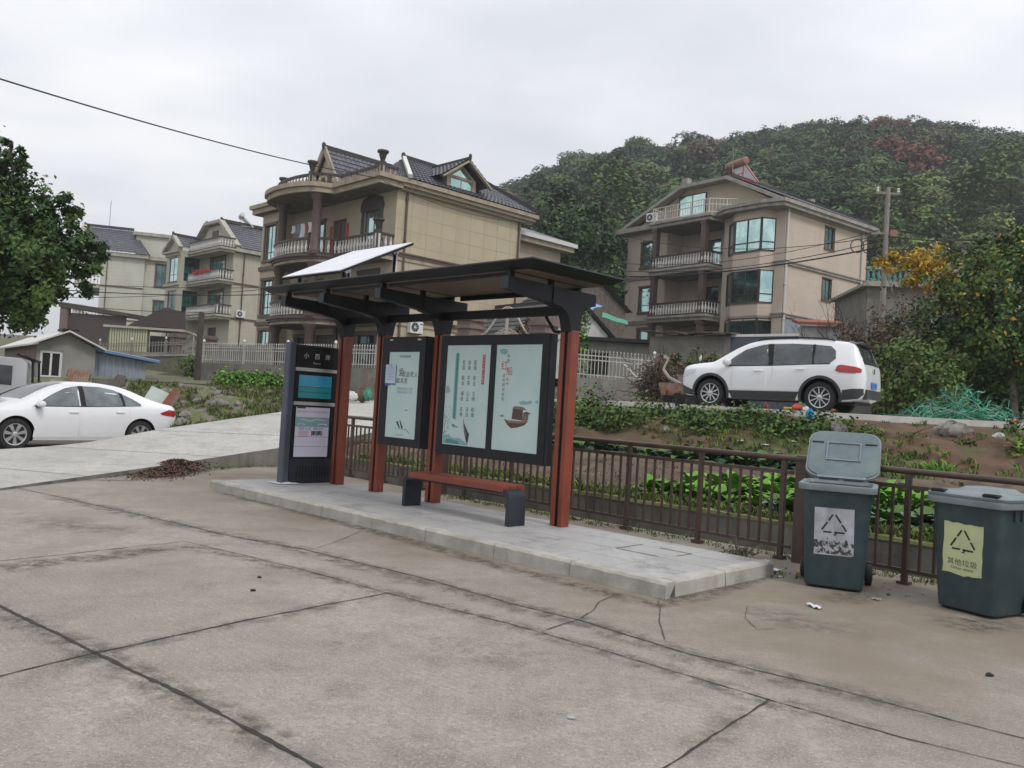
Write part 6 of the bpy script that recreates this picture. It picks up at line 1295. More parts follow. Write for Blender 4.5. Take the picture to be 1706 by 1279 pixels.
A, B_, C_ = at(1082, 600, 31), at(1216, 600, 30), at(1470, 600, 28)
wall_run('yard_wall', A, B_, 1.5, 1.5, 4.35, 4.45, 'old_concrete', 'weathered concrete yard wall with ragged sheets on top, behind the cart', .3)
b = MB().m('weather_wood'); rr = random.Random(2)
for i in range(16): t = i/15; p = g2(A).lerp(g2(B_), t); z = 4.42 + rr.uniform(0, .12); b.beam(p + Vector((-.3,-.35,z)), p + Vector((rr.uniform(.1,.5),.5,z+rr.uniform(.0,.14))), rr.uniform(.4,.8), .03)
tag(b.build('roof_sheets'), 'ragged gray roofing sheets lying along the weathered yard wall', 'roofing')
D_ = g2(B_).lerp(g2(C_), .46)
wall_run('panel_wall', B_, D_, 1.5, 1.5, 4.42, 4.5, 'panel_blue', 'dark blue metal panel wall with pale top edge behind the white suv', .16, 'roof_white'); wall_run('yard_wall', D_, C_, 1.5, 1.5, 4.32, 4.3, 'wall_cement', 'pale cement yard wall behind the rear window of the white suv', .2, 'cornice_gray')
p = at(1328, 545, 33); e = empty('lean_to', (p.x, p.y, 3.6), R(-12), 'small lean-to with a red brick tone roof beside the buff house', 'shed'); b = MB().m('brick_red'); b.hexa([(0,-.3,1.75),(1.7,-.3,1.75),(1.7,2,2.1),(0,2,2.1)], [(0,-.3,1.86),(1.7,-.3,1.86),(1.7,2,2.22),(0,2,2.22)]); b.build('roof', e); b = MB().m('lime_white'); b.box(.15,1.6,0,1.8,-1.9,1.74); b.build('wall', e)

# gray concrete house with teal balustrade behind the yellow tree
o = at(1446, 460, 43); e = empty('village_house', (o.x, o.y, 4.0), R(-6), 'gray concrete house with teal roof balustrade behind the yellow leaved tree', 'house'); W_ = 7.2
b = MB().m('old_concrete'); rects_wall(b, 'y', 0, 0, W_, -1, 4.7, [(.9,1.9,2.2,3.4),(3.2,4.4,2.2,3.4)], .15); b.box(.01, W_-.01, .16, 6, -1, 4.69); b.build('wall', e)
for a in (.9, 3.2): window(e, 'y', 0, a, a+1.0+.2*(a > 2), 2.2, 3.4, 2, (), glass='deep_glass', depth=.15, frame='white_frame')
b = MB().m('cornice_gray'); b.box(-.3, W_+.3, -.35, 6.2, 4.7, 4.85); b.build('cornice', e); balustrade(e, [(-.2,-.25,4.85),(W_+.2,-.25,4.85)], .85, rail='cornice_gray', step=.26, white='ink_teal', n=5)
o = at(1672, 405, 62); e = gabled('village_house', o, 20, 9, 7, 9.5, 4.4, 6.4, 'lime_white', 'pale house with a low gray roof high among the trees on the hillside'); 

# ---- left: gray hut with white roof, blue annex, pallets
o = at(57, 640, 25.5); fh_ = Frame(o, 38); ZH = 0.9
def onplane(fr, px, ax, val):     # where the upright plane ax=val of a frame is met by a column of the photo
    r = ray(px, 620); r.z = 0; n = fr.x if ax == 0 else fr.y; return (fr.o + n*val).dot(n)/r.dot(n)*r
e = empty('gray_hut', (o.x, o.y, ZH), fh_.a, 'rendered gray hut with white framed window and white sheet roof', 'hut')
wg = (onplane(fh_, 157, 1, 0) - fh_.o).dot(fh_.x)
b = MB().m('wall_cement'); he, hp = 1.62, 2.04; hole = (wg*.10, wg*.36, .55, 1.46)
hole = (.06*wg, .44*wg, .62, 1.46)
rects_wall(b, 'y', 0, 0, wg, -1, he, [hole], .1); b.add([(0,0,he),(wg,0,he),(wg*.5,0,hp)], [(0,1,2)]); b.m('gate_stone'); b.add([(0,0,-1),(0,7,-1),(0,7,he),(0,0,he)], [(3,2,1,0)]); b.m('wall_cement'); b.add([(wg,0,-1),(wg,7,-1),(wg,7,he),(wg,0,he)], [(0,1,2,3)]); b.build('wall', e)
w_ = window(e, 'y', 0, *hole, nx=2, bars=(), glass='unlit_inside', frame='white_frame', depth=.1, fw=.075)
b = MB().m('roof_white')
for s in (0, 1):
    x0, x1 = (-.25, wg*.5) if s == 0 else (wg*.5, wg+.25); zz = he - .05
    P = [(x0,-.3,zz if s == 0 else hp+.03),(x1,-.3,hp+.03 if s == 0 else zz),(x1,7.2,hp+.03 if s == 0 else zz),(x0,7.2,zz if s == 0 else hp+.03)]
    b.hexa(P, [(x, y, z+.05) for x, y, z in P])
b.m('charcoal'); b.box(wg*.5-.2, wg*.5+.25, -.28, .6, hp+.06, hp+.12); b.build('roof', e)
o2 = fh_.w(wg+.03, .25); wa = (onplane(fh_, 243, 1, .25) - o2).dot(fh_.x); e = empty('metal_shed', (o2.x, o2.y, ZH-.1), fh_.a, 'corrugated blue gray metal shed with sloping blue edged roof beside the gray hut', 'shed')
b = MB().m('metal_blue'); n = int(wa/.05); vs = []
for i in range(n+1): x = wa*i/n; y = (.0, .03, .03, .0)[i % 4]; t = x/wa; vs += [(x, y, -.6), (x, y, 1.64-.20*t)]
b.add(vs, [(2*i, 2*i+2, 2*i+3, 2*i+1) for i in range(n)]); b.add([(wa,0,-.6),(wa,4,-.6),(wa,4,1.44),(wa,0,1.44)], [(0,1,2,3)]); b.build('wall', e)
b = MB().m('edge_blue'); b.hexa([(-.05,-.25,1.66),(wa+.35,-.25,1.42),(wa+.35,4.2,1.42),(-.05,4.2,1.66)], [(-.05,-.25,1.74),(wa+.35,-.25,1.50),(wa+.35,4.2,1.50),(-.05,4.2,1.74)]); b.m('roof_white'); b.hexa([(-.04,-.24,1.742),(wa+.34,-.24,1.502),(wa+.34,4.1,1.502),(-.04,4.1,1.742)], [(-.04,-.24,1.757),(wa+.34,-.24,1.517),(wa+.34,4.1,1.517),(-.04,4.1,1.757)]); b.build('roof', e)
def pallet(px, py, Y, w, h, n, k, label, lean, rz):
    p = at(px, py, Y); e = empty('pallet', p, rz, label, 'pallet', 'slatted pallets leaning by the gray hut'); a = R(lean)
    T_ = Matrix.Rotation(-a, 4, 'X') @ Matrix.Rotation(R(9), 4, 'Y'); b = MB(); b.T = T_; b.m(k)
    for i in range(n): x = w*(i+.5)/n; b.box(x-.028, x+.028, -.02, 0, 0, h)
    b.build('slat_face', e); b = MB(); b.T = T_; b.m('weather_wood'); [b.box(-.03, w+.03, .001, .06, z, z+.08) for z in (.08, h*.5, h-.14)]; b.build('rails', e)
pallet(108, 640, 23.6, .55, .50, 8, 'rust', 'reddish slatted pallet leaning against the gray hut wall', 14, R(20)); pallet(189, 642, 23.8, .26, .34, 4, 'weather_wood', 'small dark slatted pallet leaning near the corner of the metal shed', 16, R(10))
p = at(152, 643, 24.0); b = MB().m('old_concrete'); b.rbox(0,.75,0,.4,-.3,.27,.03); b.m('moss'); b.rbox(0.02,.73,.02,.38,.262,.285,.02); q = b.build('concrete_block'); q.location = p; q.rotation_euler = (0,0,R(8)); tag(q, 'mossy concrete block between the two leaning pallets', 'block')
p = at(236, 669, 21.6); e = empty('leaning_board', (p.x, p.y, p.z), R(18), 'pale green gray board leaning on the stony bank behind the saloon car', 'board'); b = MB(); b.T = Matrix.Rotation(R(-24), 4, 'X') @ Matrix.Rotation(R(24), 4, 'Y'); b.m('door_pale'); b.box(0,.66,-.02,.02,0,.50); b.build('panel', e)
p = at(270, 672, 21.6); e = empty('plank_stack', p, R(18), 'rust brown planks leaning against the stony bank beside the pale board', 'planks'); b = MB(); b.T = Matrix.Rotation(R(-20), 4, 'X') @ Matrix.Rotation(R(28), 4, 'Y'); b.m('brick_red'); [b.box(.055*i, .05+.055*i, -.02-.012*i, .01-.012*i, 0, .52-.03*i) for i in range(3)]; b.m('plank'); [b.box(.17+.05*i, .215+.05*i, -.05, -.02, 0, .46-.02*i) for i in range(2)]; b.build('plank', e)

# low walls, carport, gate of the houses at the far left
A, B_ = at(236, 600, 37), at(345, 600, 33.5); wall_run('stone_wall', A, B_, 1.2, 1.2, 2.45, 2.8, 'rubble', 'dark overgrown stone bank wall below the cream house gate', .5)
A, B_ = at(165, 590, 44), at(335, 596, 40); wall_run('stone_wall', A, B_, 1.5, 1.5, 2.75, 3.0, 'panel_blue', 'low blue gray stone wall in front of the cream house', .3, 'cornice_gray'); picket(A, B_, 2.84, 3.09, .7, 'thin gray yard railing on the blue gray stone wall', 2.6, .22, 'pole_concrete', False)
p = at(95, 545, 66); e = empty('carport', (p.x, p.y, 3.6), R(8), 'dark brown lean-to carport at the foot of the pale ivory house', 'carport'); b = MB().m('carport_brown'); b.hexa([(0,0,3.6),(5.2,0,3.2),(5.2,5,3.3),(0,5,3.8)], [(0,0,4.0),(5.2,0,3.45),(5.2,5,3.7),(0,5,4.3)]); b.build('roof', e); b = MB().m('carport_brown'); b.box(.7,5.0,.3,.45,-1.2,3.2); b.m('gate_stone'); b.box(.1,.7,.1,.7,-.5,3.59); b.m('wall_cement'); b.box(2.0,3.5,.6,.8,0,1.9); b.build('wall', e)
b = MB().m('carport_brown'); p0, p1, p2 = at(206, 545, 64), at(274, 512, 62), at(274, 545, 62); d = Vector((.4,3,0)); b.add([p0, p2, p1, p0+d, p2+d, p1+d], [(0,1,2),(5,4,3),(0,3,4,1),(1,4,5,2),(2,5,3,0)]); tag(b.build('shed_roof'), 'dark brown sloping shed roof between the pale and the cream house', 'roof')
p = at(180, 560, 58); e = empty('yellow_shed', (p.x, p.y, 2.2), R(6), 'low shed with pale yellow slatted front below the cream house', 'shed'); b = MB().m('yellow_panel'); [b.box(.1+.17*i, .22+.17*i, -.03, 0, .3, 3.1) for i in range(15)]; b.m('leaf_olive'); b.box(0,2.75,.0,.04,0,3.1); b.m('unlit_inside'); b.box(2.76,5,.1,.2,0,2.7); b.build('front', e); b = MB().m('cornice_cream'); b.box(-.3,5.1,-.2,2.5,3.1,3.25); b.build('roof', e)
q1, q2 = at(298, 560, 52), at(349, 565, 50); gate_pillar(q1, 2.2, 4.75, .85, 'tan stone gate pillar with mossy cap in front of the cream house'); gate_pillar(q2, 2.2, 4.6, .8, 'tan stone gate pillar beside the dark wooden pole')
scroll_gate(q1, q2, 2.3, 1.9, 2.4, 'white ornamental double gate in front of the cream house', 'fence_white')
A, B_ = at(360, 580, 47), at(452, 585, 41); wall_run('yard_wall', A, B_, 2.0, 2.0, 3.9, 3.75, 'old_concrete', 'brown stained yard wall between the cream house and the tan villa', .3)

# poles
def pole(p, z0, z1, r0, r1, k, name, label):
    e = empty(name, (p.x, p.y, z0), 0, label, 'pole'); b = MB().m(k); b.tube([(0,0,-.5),(0,0,(z1-z0)*.5),(0,0,z1-z0)], [r0, (r0+r1)/2, r1], 12); b.build('shaft', e, 40); return e
pt = at(1480, 312, 34); e = pole(pt, 2, pt.z, .135, .09, 'pole_concrete', 'utility_pole', 'gray concrete utility pole with crossarms right of the buff house'); H_ = pt.z-2
b = MB().m('pole_concrete'); b.beam((-.5,0,H_-.25), (.5,0,H_-.25), .08, .08); b.beam((-.45,0,H_-1.9), (.45,0,H_-1.9), .08, .08); b.build('crossarm', e)
b = MB().m('ac_white'); [b.lathe([(.03,0),(.06,.05),(.03,.10),(.06,.15),(.02,.20)], (x, 0, H_-.21), 8) for x in (-.42, 0, .42)]; b.build('insulator', e, 40)
b = MB().m('cable'); [b.tube([(x+.27*math.cos(a), -.12, H_-2.5+.27*math.sin(a)) for a in np.linspace(0, 6.283, 24)], .022, 5) for x in (-.75, -1.2)]; b.build('cable_coil', e); b = MB().m('rust'); b.box(.12,.42,-.1,.1,H_-2.05,H_-1.75); b.build('junction_box', e)
pl_ = at(336, 520, 30); pole(pl_, 1.6, pl_.z, .12, .10, 'pole_wood', 'wooden_pole', 'short dark wooden pole at the end of the white fence')
p = at(1594, 465, 34); 
def cable(a, b_, sag, r, label, n=24):
    b = MB().m('cable'); P = [a.lerp(b_, i/n) - Vector((0,0,sag*4*(i/n)*(1-i/n))) for i in range(n+1)]; b.tube(P, r, 5); return tag(b.build('overhead_cable'), label, 'cable', 'overhead cables')
cable(at(-260, 48, 17), at(640, 298, 41), .32, .022, 'thick black overhead cable crossing the sky to the tan villa roof'); 
top = at(1476, 345, 34); mid = at(1474, 392, 34); low = at(1472, 400, 34)
cable(at(640, 302, 41.5), at(905, 372, 47), .5, .014, 'thin black cable along the eaves of the tan villa')
cable(at(905, 345, 52), mid, 1.4, .016, 'upper thin cable crossing the front of the buff house'); cable(at(905, 432, 50), low, 1.0, .018, 'middle thin cable crossing the front of the buff house'); cable(at(900, 452, 50), at(1472, 410, 34), .7, .032, 'thick cable crossing the front of the buff house to the concrete pole'); cable(at(905, 415, 50), at(1475, 380, 34), 1.2, .014, 'faint cable just above the middle one on the buff house')
cable(mid, at(1800, 372, 30), .4, .02, 'cable running from the concrete pole over the right hand trees'); cable(top, at(1800, 330, 30), .4, .016, 'highest cable from the concrete pole over the wooded hill')
for i, (y0, y1, lb) in enumerate(((462, 470, 'highest thin cable in front of the pale and cream houses'), (474, 482, 'thick middle cable in front of the pale and cream houses'), (478, 520, 'cable slanting down to the short wooden pole'), (500, 468, 'lowest cable in front of the pale and cream houses'))): cable(at(-100, y0-12, 36), pl_ if i == 2 else at(520, y1+6, 36), .35, .02 if i == 1 else .012, lb)
# ============================================================ VEGETATION
def limb(b, p, d, L_, r, depth, rr, spread=.6, up=.25, segs=3, n=5, tips=None):
    P = [Vector(p)]; d = Vector(d).normalized(); rs = [r]
    for i in range(segs): d = (d + Vector((rr.uniform(-.22,.22), rr.uniform(-.22,.22), rr.uniform(-.1,.25)*up*2))).normalized(); P.append(P[-1] + d*L_/segs); rs.append(r*(1-.45*(i+1)/segs))
    b.tube(P, rs, n, cap=False)
    if tips is not None: tips.append(P[-1])
    if depth > 0:
        for i in range(rr.choice((2, 3, 3))):
            k = rr.choice(range(1, segs+1)); q = (d + Vector((rr.uniform(-1,1), rr.uniform(-1,1), rr.uniform(-.3,.9)))*spread).normalized()
            limb(b, P[k], q, L_*rr.uniform(.5,.8), rs[k]*.72, depth-1, rr, spread, up, segs, max(3, n-1), tips)
def tree(name, base, lobes, label, cat_, n, size, mats, wts, trunk=(.16, 2.5), group=None, clumps=90, spread=.2, shell=.5, bark='bark', seed=1, lean=(0,0), zmin=None, asp=.55):
    """lobes in world coordinates"""
    base = Vector(base); e = empty(name, base, 0, label, cat_, group); rr = random.Random(seed)
    lb = [(l[0]-base.x, l[1]-base.y, l[2]-base.z, *l[3:]) for l in lobes]
    b = MB().m(bark); b.smooth = True; r, h = trunk; top = Vector((lean[0], lean[1], h)); b.tube([(0,0,-.2), top*.5 + Vector((rr.uniform(-.1,.1),rr.uniform(-.1,.1),0)), top], [r*1.25, r, r*.75], 8)
    for l in lb:
        c = Vector(l[:3]); d = c-top
        if d.length > .3: b.tube([top*.8, top.lerp(c, .4) + Vector((0,0,.1)), c], [r*.55, r*.35, r*.12], 5)
        for i in range(4): t = c + Vector((rr.uniform(-1,1)*l[3]*.6, rr.uniform(-1,1)*l[4]*.6, rr.uniform(-.5,1)*l[5]*.5)); b.tube([c, c.lerp(t,.5) + Vector((0,0,.08)), t], [r*.14, r*.10, r*.04], 4)
    b.build('trunk', e); foliage('crown', e, lb, n, size, mats, wts, clumps, spread, shell, zmin=zmin, asp=asp); return e
def lb(px, py, rpx, Y, ry=None, sq=1.):
    c = at(px, py, Y); r = rpx*Y/F; return (c.x, c.y, c.z, r, ry or r, r*sq)
# the leafy tree at the left edge
Y = 18.
tree('leafy_tree', (at(-95, 640, Y).x, Y, 0), [lb(-60,320,105,Y), lb(2,295,52,Y+.3), lb(-30,390,120,Y), lb(55,385,62,Y-.2), lb(92,345,34,Y+.2,.6), lb(105,405,60,Y), lb(50,430,92,Y-.4), lb(135,432,40,Y+.3,.8), lb(48,482,66,Y), lb(-60,440,120,Y), lb(102,470,44,Y+.2,.8), lb(8,515,42,Y-.3), lb(75,500,36,Y), lb(20,245,20,Y,.4), lb(127,363,9,Y,.15), lb(28,272,16,Y,.4)],
     'big dense leafy tree overhanging the hut at the edge of the yard', 'tree', 42000, .115, ('leaf_dark','leaf_mid','leaf_light','leaf_dark'), (5,3.4,1.0,3), (.22, 2.6), clumps=330, spread=.11, shell=.35, seed=3)
# right hand thicket beyond the road
def bush(name, px, py, rpx, Y, label, n, size, mats, wts, extra=(), **k):
    ls = [lb(px, py, rpx, Y)] + [lb(*x) for x in extra]; c = ls[0]; z = TZ(c[0], Y) if Y > 24 else 1.78
    return tree(name, (c[0], c[1], z), ls, label, k.pop('cat_', 'bush'), n, size, mats, wts, k.pop('trunk', (.06, .8)), **k)
bush('bush', 1522, 612, 52, 22.6, 'light leaved bush just behind the rear of the white suv', 4200, .15, ('leaf_mid','leaf_light','leaf_olive'), (3,2.6,1), [(1560,650,45,22.2),(1500,655,40,22.8),(1580,600,42,23.4)], clumps=120)
bush('bush', 1600, 600, 75, 24.5, 'dark broad bush in the middle of the roadside thicket', 6500, .15, ('leaf_dark','leaf_mid','leaf_olive'), (4,2,1), [(1570,545,50,25.),(1640,560,60,25.),(1650,640,60,24)], clumps=150)
tree('orchard_tree', (at(1692, 690, 23).x, 23, 1.78), [lb(1670,470,62,23), lb(1710,440,60,23.4), lb(1625,500,52,23.2), lb(1665,545,58,22.8), lb(1720,540,60,23), lb(1600,455,38,24), lb(1640,425,26,23.6), lb(1690,405,30,23.8), lb(1725,600,45,22.6)], 'tall spreading fruit tree with mixed green leaves above the green strapping', 'tree', 12000, .15, ('leaf_mid','leaf_dark','leaf_light','leaf_olive','leaf_yellow'), (5,3.2,2.6,1.2,.06), (.09, 2.2), bark='bark_pale', clumps=210, spread=.16, shell=.4, seed=8)
bush('bush', 1690, 640, 60, 24.6, 'deep green bush standing behind the fruit tree trunk', 4000, .17, ('leaf_dark','leaf_olive'), (4,1), [(1640,640,55,25.5),(1590,650,40,25)], clumps=90)
tree('yellow_tree', (at(1533, 560, 31).x, 31, TZ(8, 31)), [lb(1488,437,20,31,.5), lb(1470,440,14,31,.3), lb(1528,438,27,31,.6), lb(1574,440,30,31,.6), lb(1550,465,26,31,.6), lb(1520,465,18,31,.5), lb(1592,470,15,31,.4)], 'tree with golden yellow autumn leaves beside the concrete pole', 'tree', 2300, .15, ('leaf_yellow','leaf_yellow','leaf_lime'), (5,4,1.2), (.09, 2.0), bark='bark_pale', clumps=80, spread=.2, shell=.2, seed=12)
tree('yellow_tree', (at(1655, 470, 29).x, 29, TZ(15, 29)), [lb(1648,430,22,29,.5), lb(1625,440,16,29,.5), lb(1690,425,26,29,.6), lb(1670,415,15,29,.4)], 'small tree with a few orange leaves among the green at the right', 'tree', 1100, .17, ('leaf_yellow','leaf_lime','leaf_mid'), (3,2,2), (.07, 2.2), clumps=40, seed=13)
def bare(px, py, Y, h, label, seed, depth=4, r=.07, mats=None, n=5, spread=.6, stems=3, z=None):
    p = at(px, py, Y); z = TZ(p.x, Y) if z is None else z; e = empty('bare_tree', (p.x, Y, z), 0, label, 'tree'); rr = random.Random(seed); b = MB().m('twig'); tips = []
    for i in range(stems): limb(b, (rr.uniform(-.3,.3), rr.uniform(-.3,.3), -.1), (rr.uniform(-.5,.5), rr.uniform(-.4,.4), 1), h*.42, r, depth, rr, spread, .3, 3, 5, tips)
    b.build('branches', e)
    if mats: C = np.array([t for t in tips]*2) + RNG.normal(size=(len(tips)*2, 3))*.12; fast_quads('leaves', leaf_quads(C, .12, .2), RNG.integers(0, len(mats), len(C)), mats, e)
    return e
bare(1428, 560, 31, 5.0, 'bare leafless tree in front of the buff house flank', 21, 5, .11, stems=4); bare(1500, 560, 29.5, 4.4, 'bare brushy tree beneath the golden leaved tree', 22, 5, .085, mats=('twig','leaf_brown'), stems=6); bare(1475, 600, 27, 3.6, 'bare brown brush behind the rear roof of the suv', 23, 5, .075, mats=('twig','leaf_brown'), stems=7); bare(1560, 560, 28.5, 3.8, 'bare twiggy brush in front of the gray concrete house', 24, 5, .075, mats=('twig','leaf_brown'), stems=7)
bush('bush', 1500, 575, 42, 27.5, 'brown withered bush between the bare trees and the light leaved bush', 2600, .14, ('leaf_brown','leaf_olive','twig'), (4,1.5,1), [(1545,580,36,27.),(1470,600,30,26.5)], clumps=90, shell=.2)
# heap of dead vines with cart beside the suv
p = at(1092, 660, 25.2); e = empty('vine_heap', (p.x, p.y, 1.75), 0, 'tall heap of dead brown vines beside the cart on the road', 'vines'); rr = random.Random(5); b = MB().m('twig')
for i in range(170):
    a = rr.uniform(0, 6.28); q = Vector((rr.gauss(0,.30), rr.gauss(0,.25), rr.uniform(.1,1.25))); P = [q]; d = Vector((math.cos(a), math.sin(a), rr.uniform(-.3,.8)))
    for k in range(4): d = (d + Vector((rr.gauss(0,.6), rr.gauss(0,.6), rr.gauss(0,.5)))).normalized(); P.append(P[-1] + d*.17)
    b.tube(P, .012, 4)
b.build('stems', e); foliage('withered_leaves', e, [(0,0,.6,.50,.4,.7),(.25,0,.95,.42,.35,.45),(-.15,0,.3,.55,.4,.4)], 2600, .10, ('leaf_dead','leaf_brown','twig','leaf_olive'), (4,3,2,.5), 60, .22, .1)
bush('bush', 1165, 606, 22, 27.5, 'ragged olive bush along the yard wall behind the cart', 1700, .12, ('leaf_olive','leaf_brown','leaf_mid'), (3,2,1.2), [(1140,612,16,27.5),(1195,600,16,27.5),(1120,600,14,27.8)], clumps=70, trunk=(.04,.5))
# forest on the hill: one mass, with the trees that stand out as things of their own
def zone(px, py, t):
    r = RNG.random()
    if px < 900: k = ('leaf_hill_moss','leaf_brown','leaf_hill_deep','leaf_pine') ; w = (2,1.2,2.6,1.4)
    elif t < .45 and px > 1440: k = ('leaf_hill_pale','leaf_hill_green','leaf_hill_moss','leaf_pine'); w = (3.2,2.2,2.0,1.0)
    elif t < .35: k = ('leaf_hill_green','leaf_hill_deep','leaf_hill_pale','leaf_dark'); w = (2.6,2.6,.5,1.6)
    elif 1120 < px < 1200 and t > .6 or 1450 < px < 1600 and .5 < t < .8: k = ('leaf_brown','leaf_red','leaf_hill_deep','leaf_hill_moss'); w = (1.4,1.1,2.6,1.6)
    else: k = ('leaf_hill_deep','leaf_dark','leaf_hill_green','leaf_hill_moss'); w = (3.6,2.4,2.2,1.0)
    w = np.array(w)/sum(w); return k[int(RNG.choice(4, p=w))]
FM_ = ['leaf_hill_deep','leaf_hill_green','leaf_dark','leaf_pine','leaf_hill_moss','leaf_hill_pale','leaf_brown','leaf_red']
def crown_pts(c, r, kind, n):
    C = []
    if kind == 'pine': 
        h = RNG.random(n)**.8; a = RNG.random(n)*6.283; rad = r*.62*(1-h*.88)*np.sqrt(RNG.random(n)*.7+.3); P = np.stack([c.x + rad*np.cos(a), c.y + rad*np.sin(a), c.z - r*.6 + h*r*2.3], 1)
    else:
        m = RNG.integers(4, 8); L = unit(RNG.normal(size=(m, 3)))*np.array([.55,.55,.42])*r; L[:, 2] = np.abs(L[:, 2])*.9; rad = RNG.uniform(.34, .60, m)*r; k = RNG.integers(0, m, n); d = unit(RNG.normal(size=(n, 3))); d[:, 2] = np.where(d[:, 2] < -.35, -d[:, 2], d[:, 2])
        P = L[k] + d*(rad[k]*RNG.uniform(.75, 1.06, n))[:, None]; P[:, 2] *= .9 if kind != 'leaf_light' else 1.35; P += np.array([c.x, c.y, c.z])
    return P
Q, MI = [], []; cnt = 0
for i in range(1500):
    px = RNG.uniform(700, 1790); t = RNG.uniform(.0, 1.0)**.85 if i > 170 else RNG.uniform(.93, 1.06)
    g = hill_h(px, t); r = RNG.uniform(2.3, 5.4)*(.70 + .35*t)
    if px < 800: r *= .7
    kind = zone(px, 0, t); k = FM_.index(kind); n = int(330*(r/3)**1.7)
    cc = Vector((g.x, g.y, g.z + r*.7 + RNG.uniform(-.8, 2.2)*(t < .93))); P = crown_pts(cc, r, kind, n); Q.append(leaf_quads(P, .72 if t > .4 else .58, .5, unit(P - np.array(cc)[None, :] + np.array([[0,0,r*.25]])), .75, 0., 2.4)); mi = np.full(n, k); sw = RNG.random(n) < .07; mi[sw] = RNG.integers(0, 4, sw.sum()); MI.append(mi)
tag(fast_quads('hill_forest', np.concatenate(Q), np.concatenate(MI), FM_), 'mixed woodland covering the hill behind the houses', 'woodland', kind='stuff')
def hill_tree(px, t, r, mats, label, name='hill_tree', n=900, tall=1.):
    g = hill_h(px, t); e = empty(name, (g.x, g.y, g.z), 0, label, 'tree', None); b = MB().m('bark'); b.tube([(0,0,-.5),(0,0,r*.9)], [.25,.12], 6); b.build('trunk', e)
    C = crown_pts(Vector((0,0,r*.95*tall)), r, 'leaf_light' if tall > 1 else 'x', n); C0 = C.copy(); C[:, 2] = (C[:, 2] - r)*tall + r; fast_quads('crown', leaf_quads(C, .62, .4, unit(C0 - np.array([[0,0,r*.6]])), .75, 0, 2.), RNG.integers(0, len(mats), n), mats, e)
hill_tree(1480, .80, 6.2, ('leaf_red','leaf_red','leaf_brown'), 'large rusty red tree high on the wooded hill'); hill_tree(1545, .78, 5.5, ('leaf_brown','leaf_brown','leaf_red'), 'broad brown bare crowned tree just right of the rusty red tree'); hill_tree(1155, .90, 4.6, ('leaf_brown','leaf_red','leaf_olive'), 'reddish brown tree near the hill top above the buff house chimney'); hill_tree(1425, .66, 4.6, ('leaf_red','leaf_brown','leaf_dark'), 'smaller reddish tree below the rusty red tree on the hill')
hill_tree(1030, .16, 4.4, ('leaf_light','leaf_mid','leaf_mid'), 'pale feathery bamboo clump between the tan villa and the buff house', 'bamboo_clump', 1100, 1.5); hill_tree(1640, .22, 5.0, ('leaf_light','leaf_mid','leaf_olive'), 'pale bamboo clump on the slope above the golden tree', 'bamboo_clump', 1200, 1.4); hill_tree(1690, .30, 5.4, ('leaf_light','leaf_light','leaf_mid'), 'yellowish bamboo clump at the right end of the slope', 'bamboo_clump', 1200, 1.4); hill_tree(1520, .18, 4.6, ('leaf_mid','leaf_light','leaf_olive'), 'green bamboo clump behind the concrete pole', 'bamboo_clump', 1000, 1.4)
for i, (px, r) in enumerate(((872, 3.6), (1270, 3.2), (1310, 3.4), (1090, 2.6), (1610, 3.4), (1395, 2.8))):
    g = hill_h(px, .99); e = empty('ridge_tree', (g.x, g.y, g.z), 0, ['lone feathery tree on the low left shoulder of the hill','tall thin tree on the ridge above the buff house heater','taller thin tree next to the one above the heater on the ridge','slim tree on the ridge left of the buff house gable','tall tree standing out at the right end of the ridge','slim tree on the ridge left of the rusty red tree'][i], 'tree'); rr = random.Random(i+40); b = MB().m('bark'); tips = []; limb(b, (0,0,-.4), (0,0,1), r*1.3, .16, 3, rr, .5, .5, 3, 5, tips); b.build('trunk', e)
    C = np.array([tips[RNG.integers(0, len(tips))] for _ in range(300)], dtype=float) + RNG.normal(size=(300, 3))*.55; fast_quads('crown', leaf_quads(C, .5, .4, None, .7), RNG.integers(0, 3, 300), ('leaf_dark','leaf_olive','leaf_pine'), e)
tree('dense_tree', (at(960, 470, 62).x, 62, 5), [lb(955,400,52,62), lb(1000,430,40,63), lb(930,360,38,64), lb(985,380,34,66)], 'dark dense tree between the tan villa roof and the buff house', 'tree', 5200, .42, ('leaf_dark','leaf_pine','leaf_mid'), (4,2,1), (.25, 4), clumps=90)
tree('dense_tree', (at(1010, 450, 58).x, 58, 5), [lb(1010,470,28,58), lb(960,470,26,60)], 'lower green tree just left of the buff house wall', 'tree', 2400, .34, ('leaf_mid','leaf_dark','leaf_olive'), (3,3,1), (.2, 3), clumps=60)

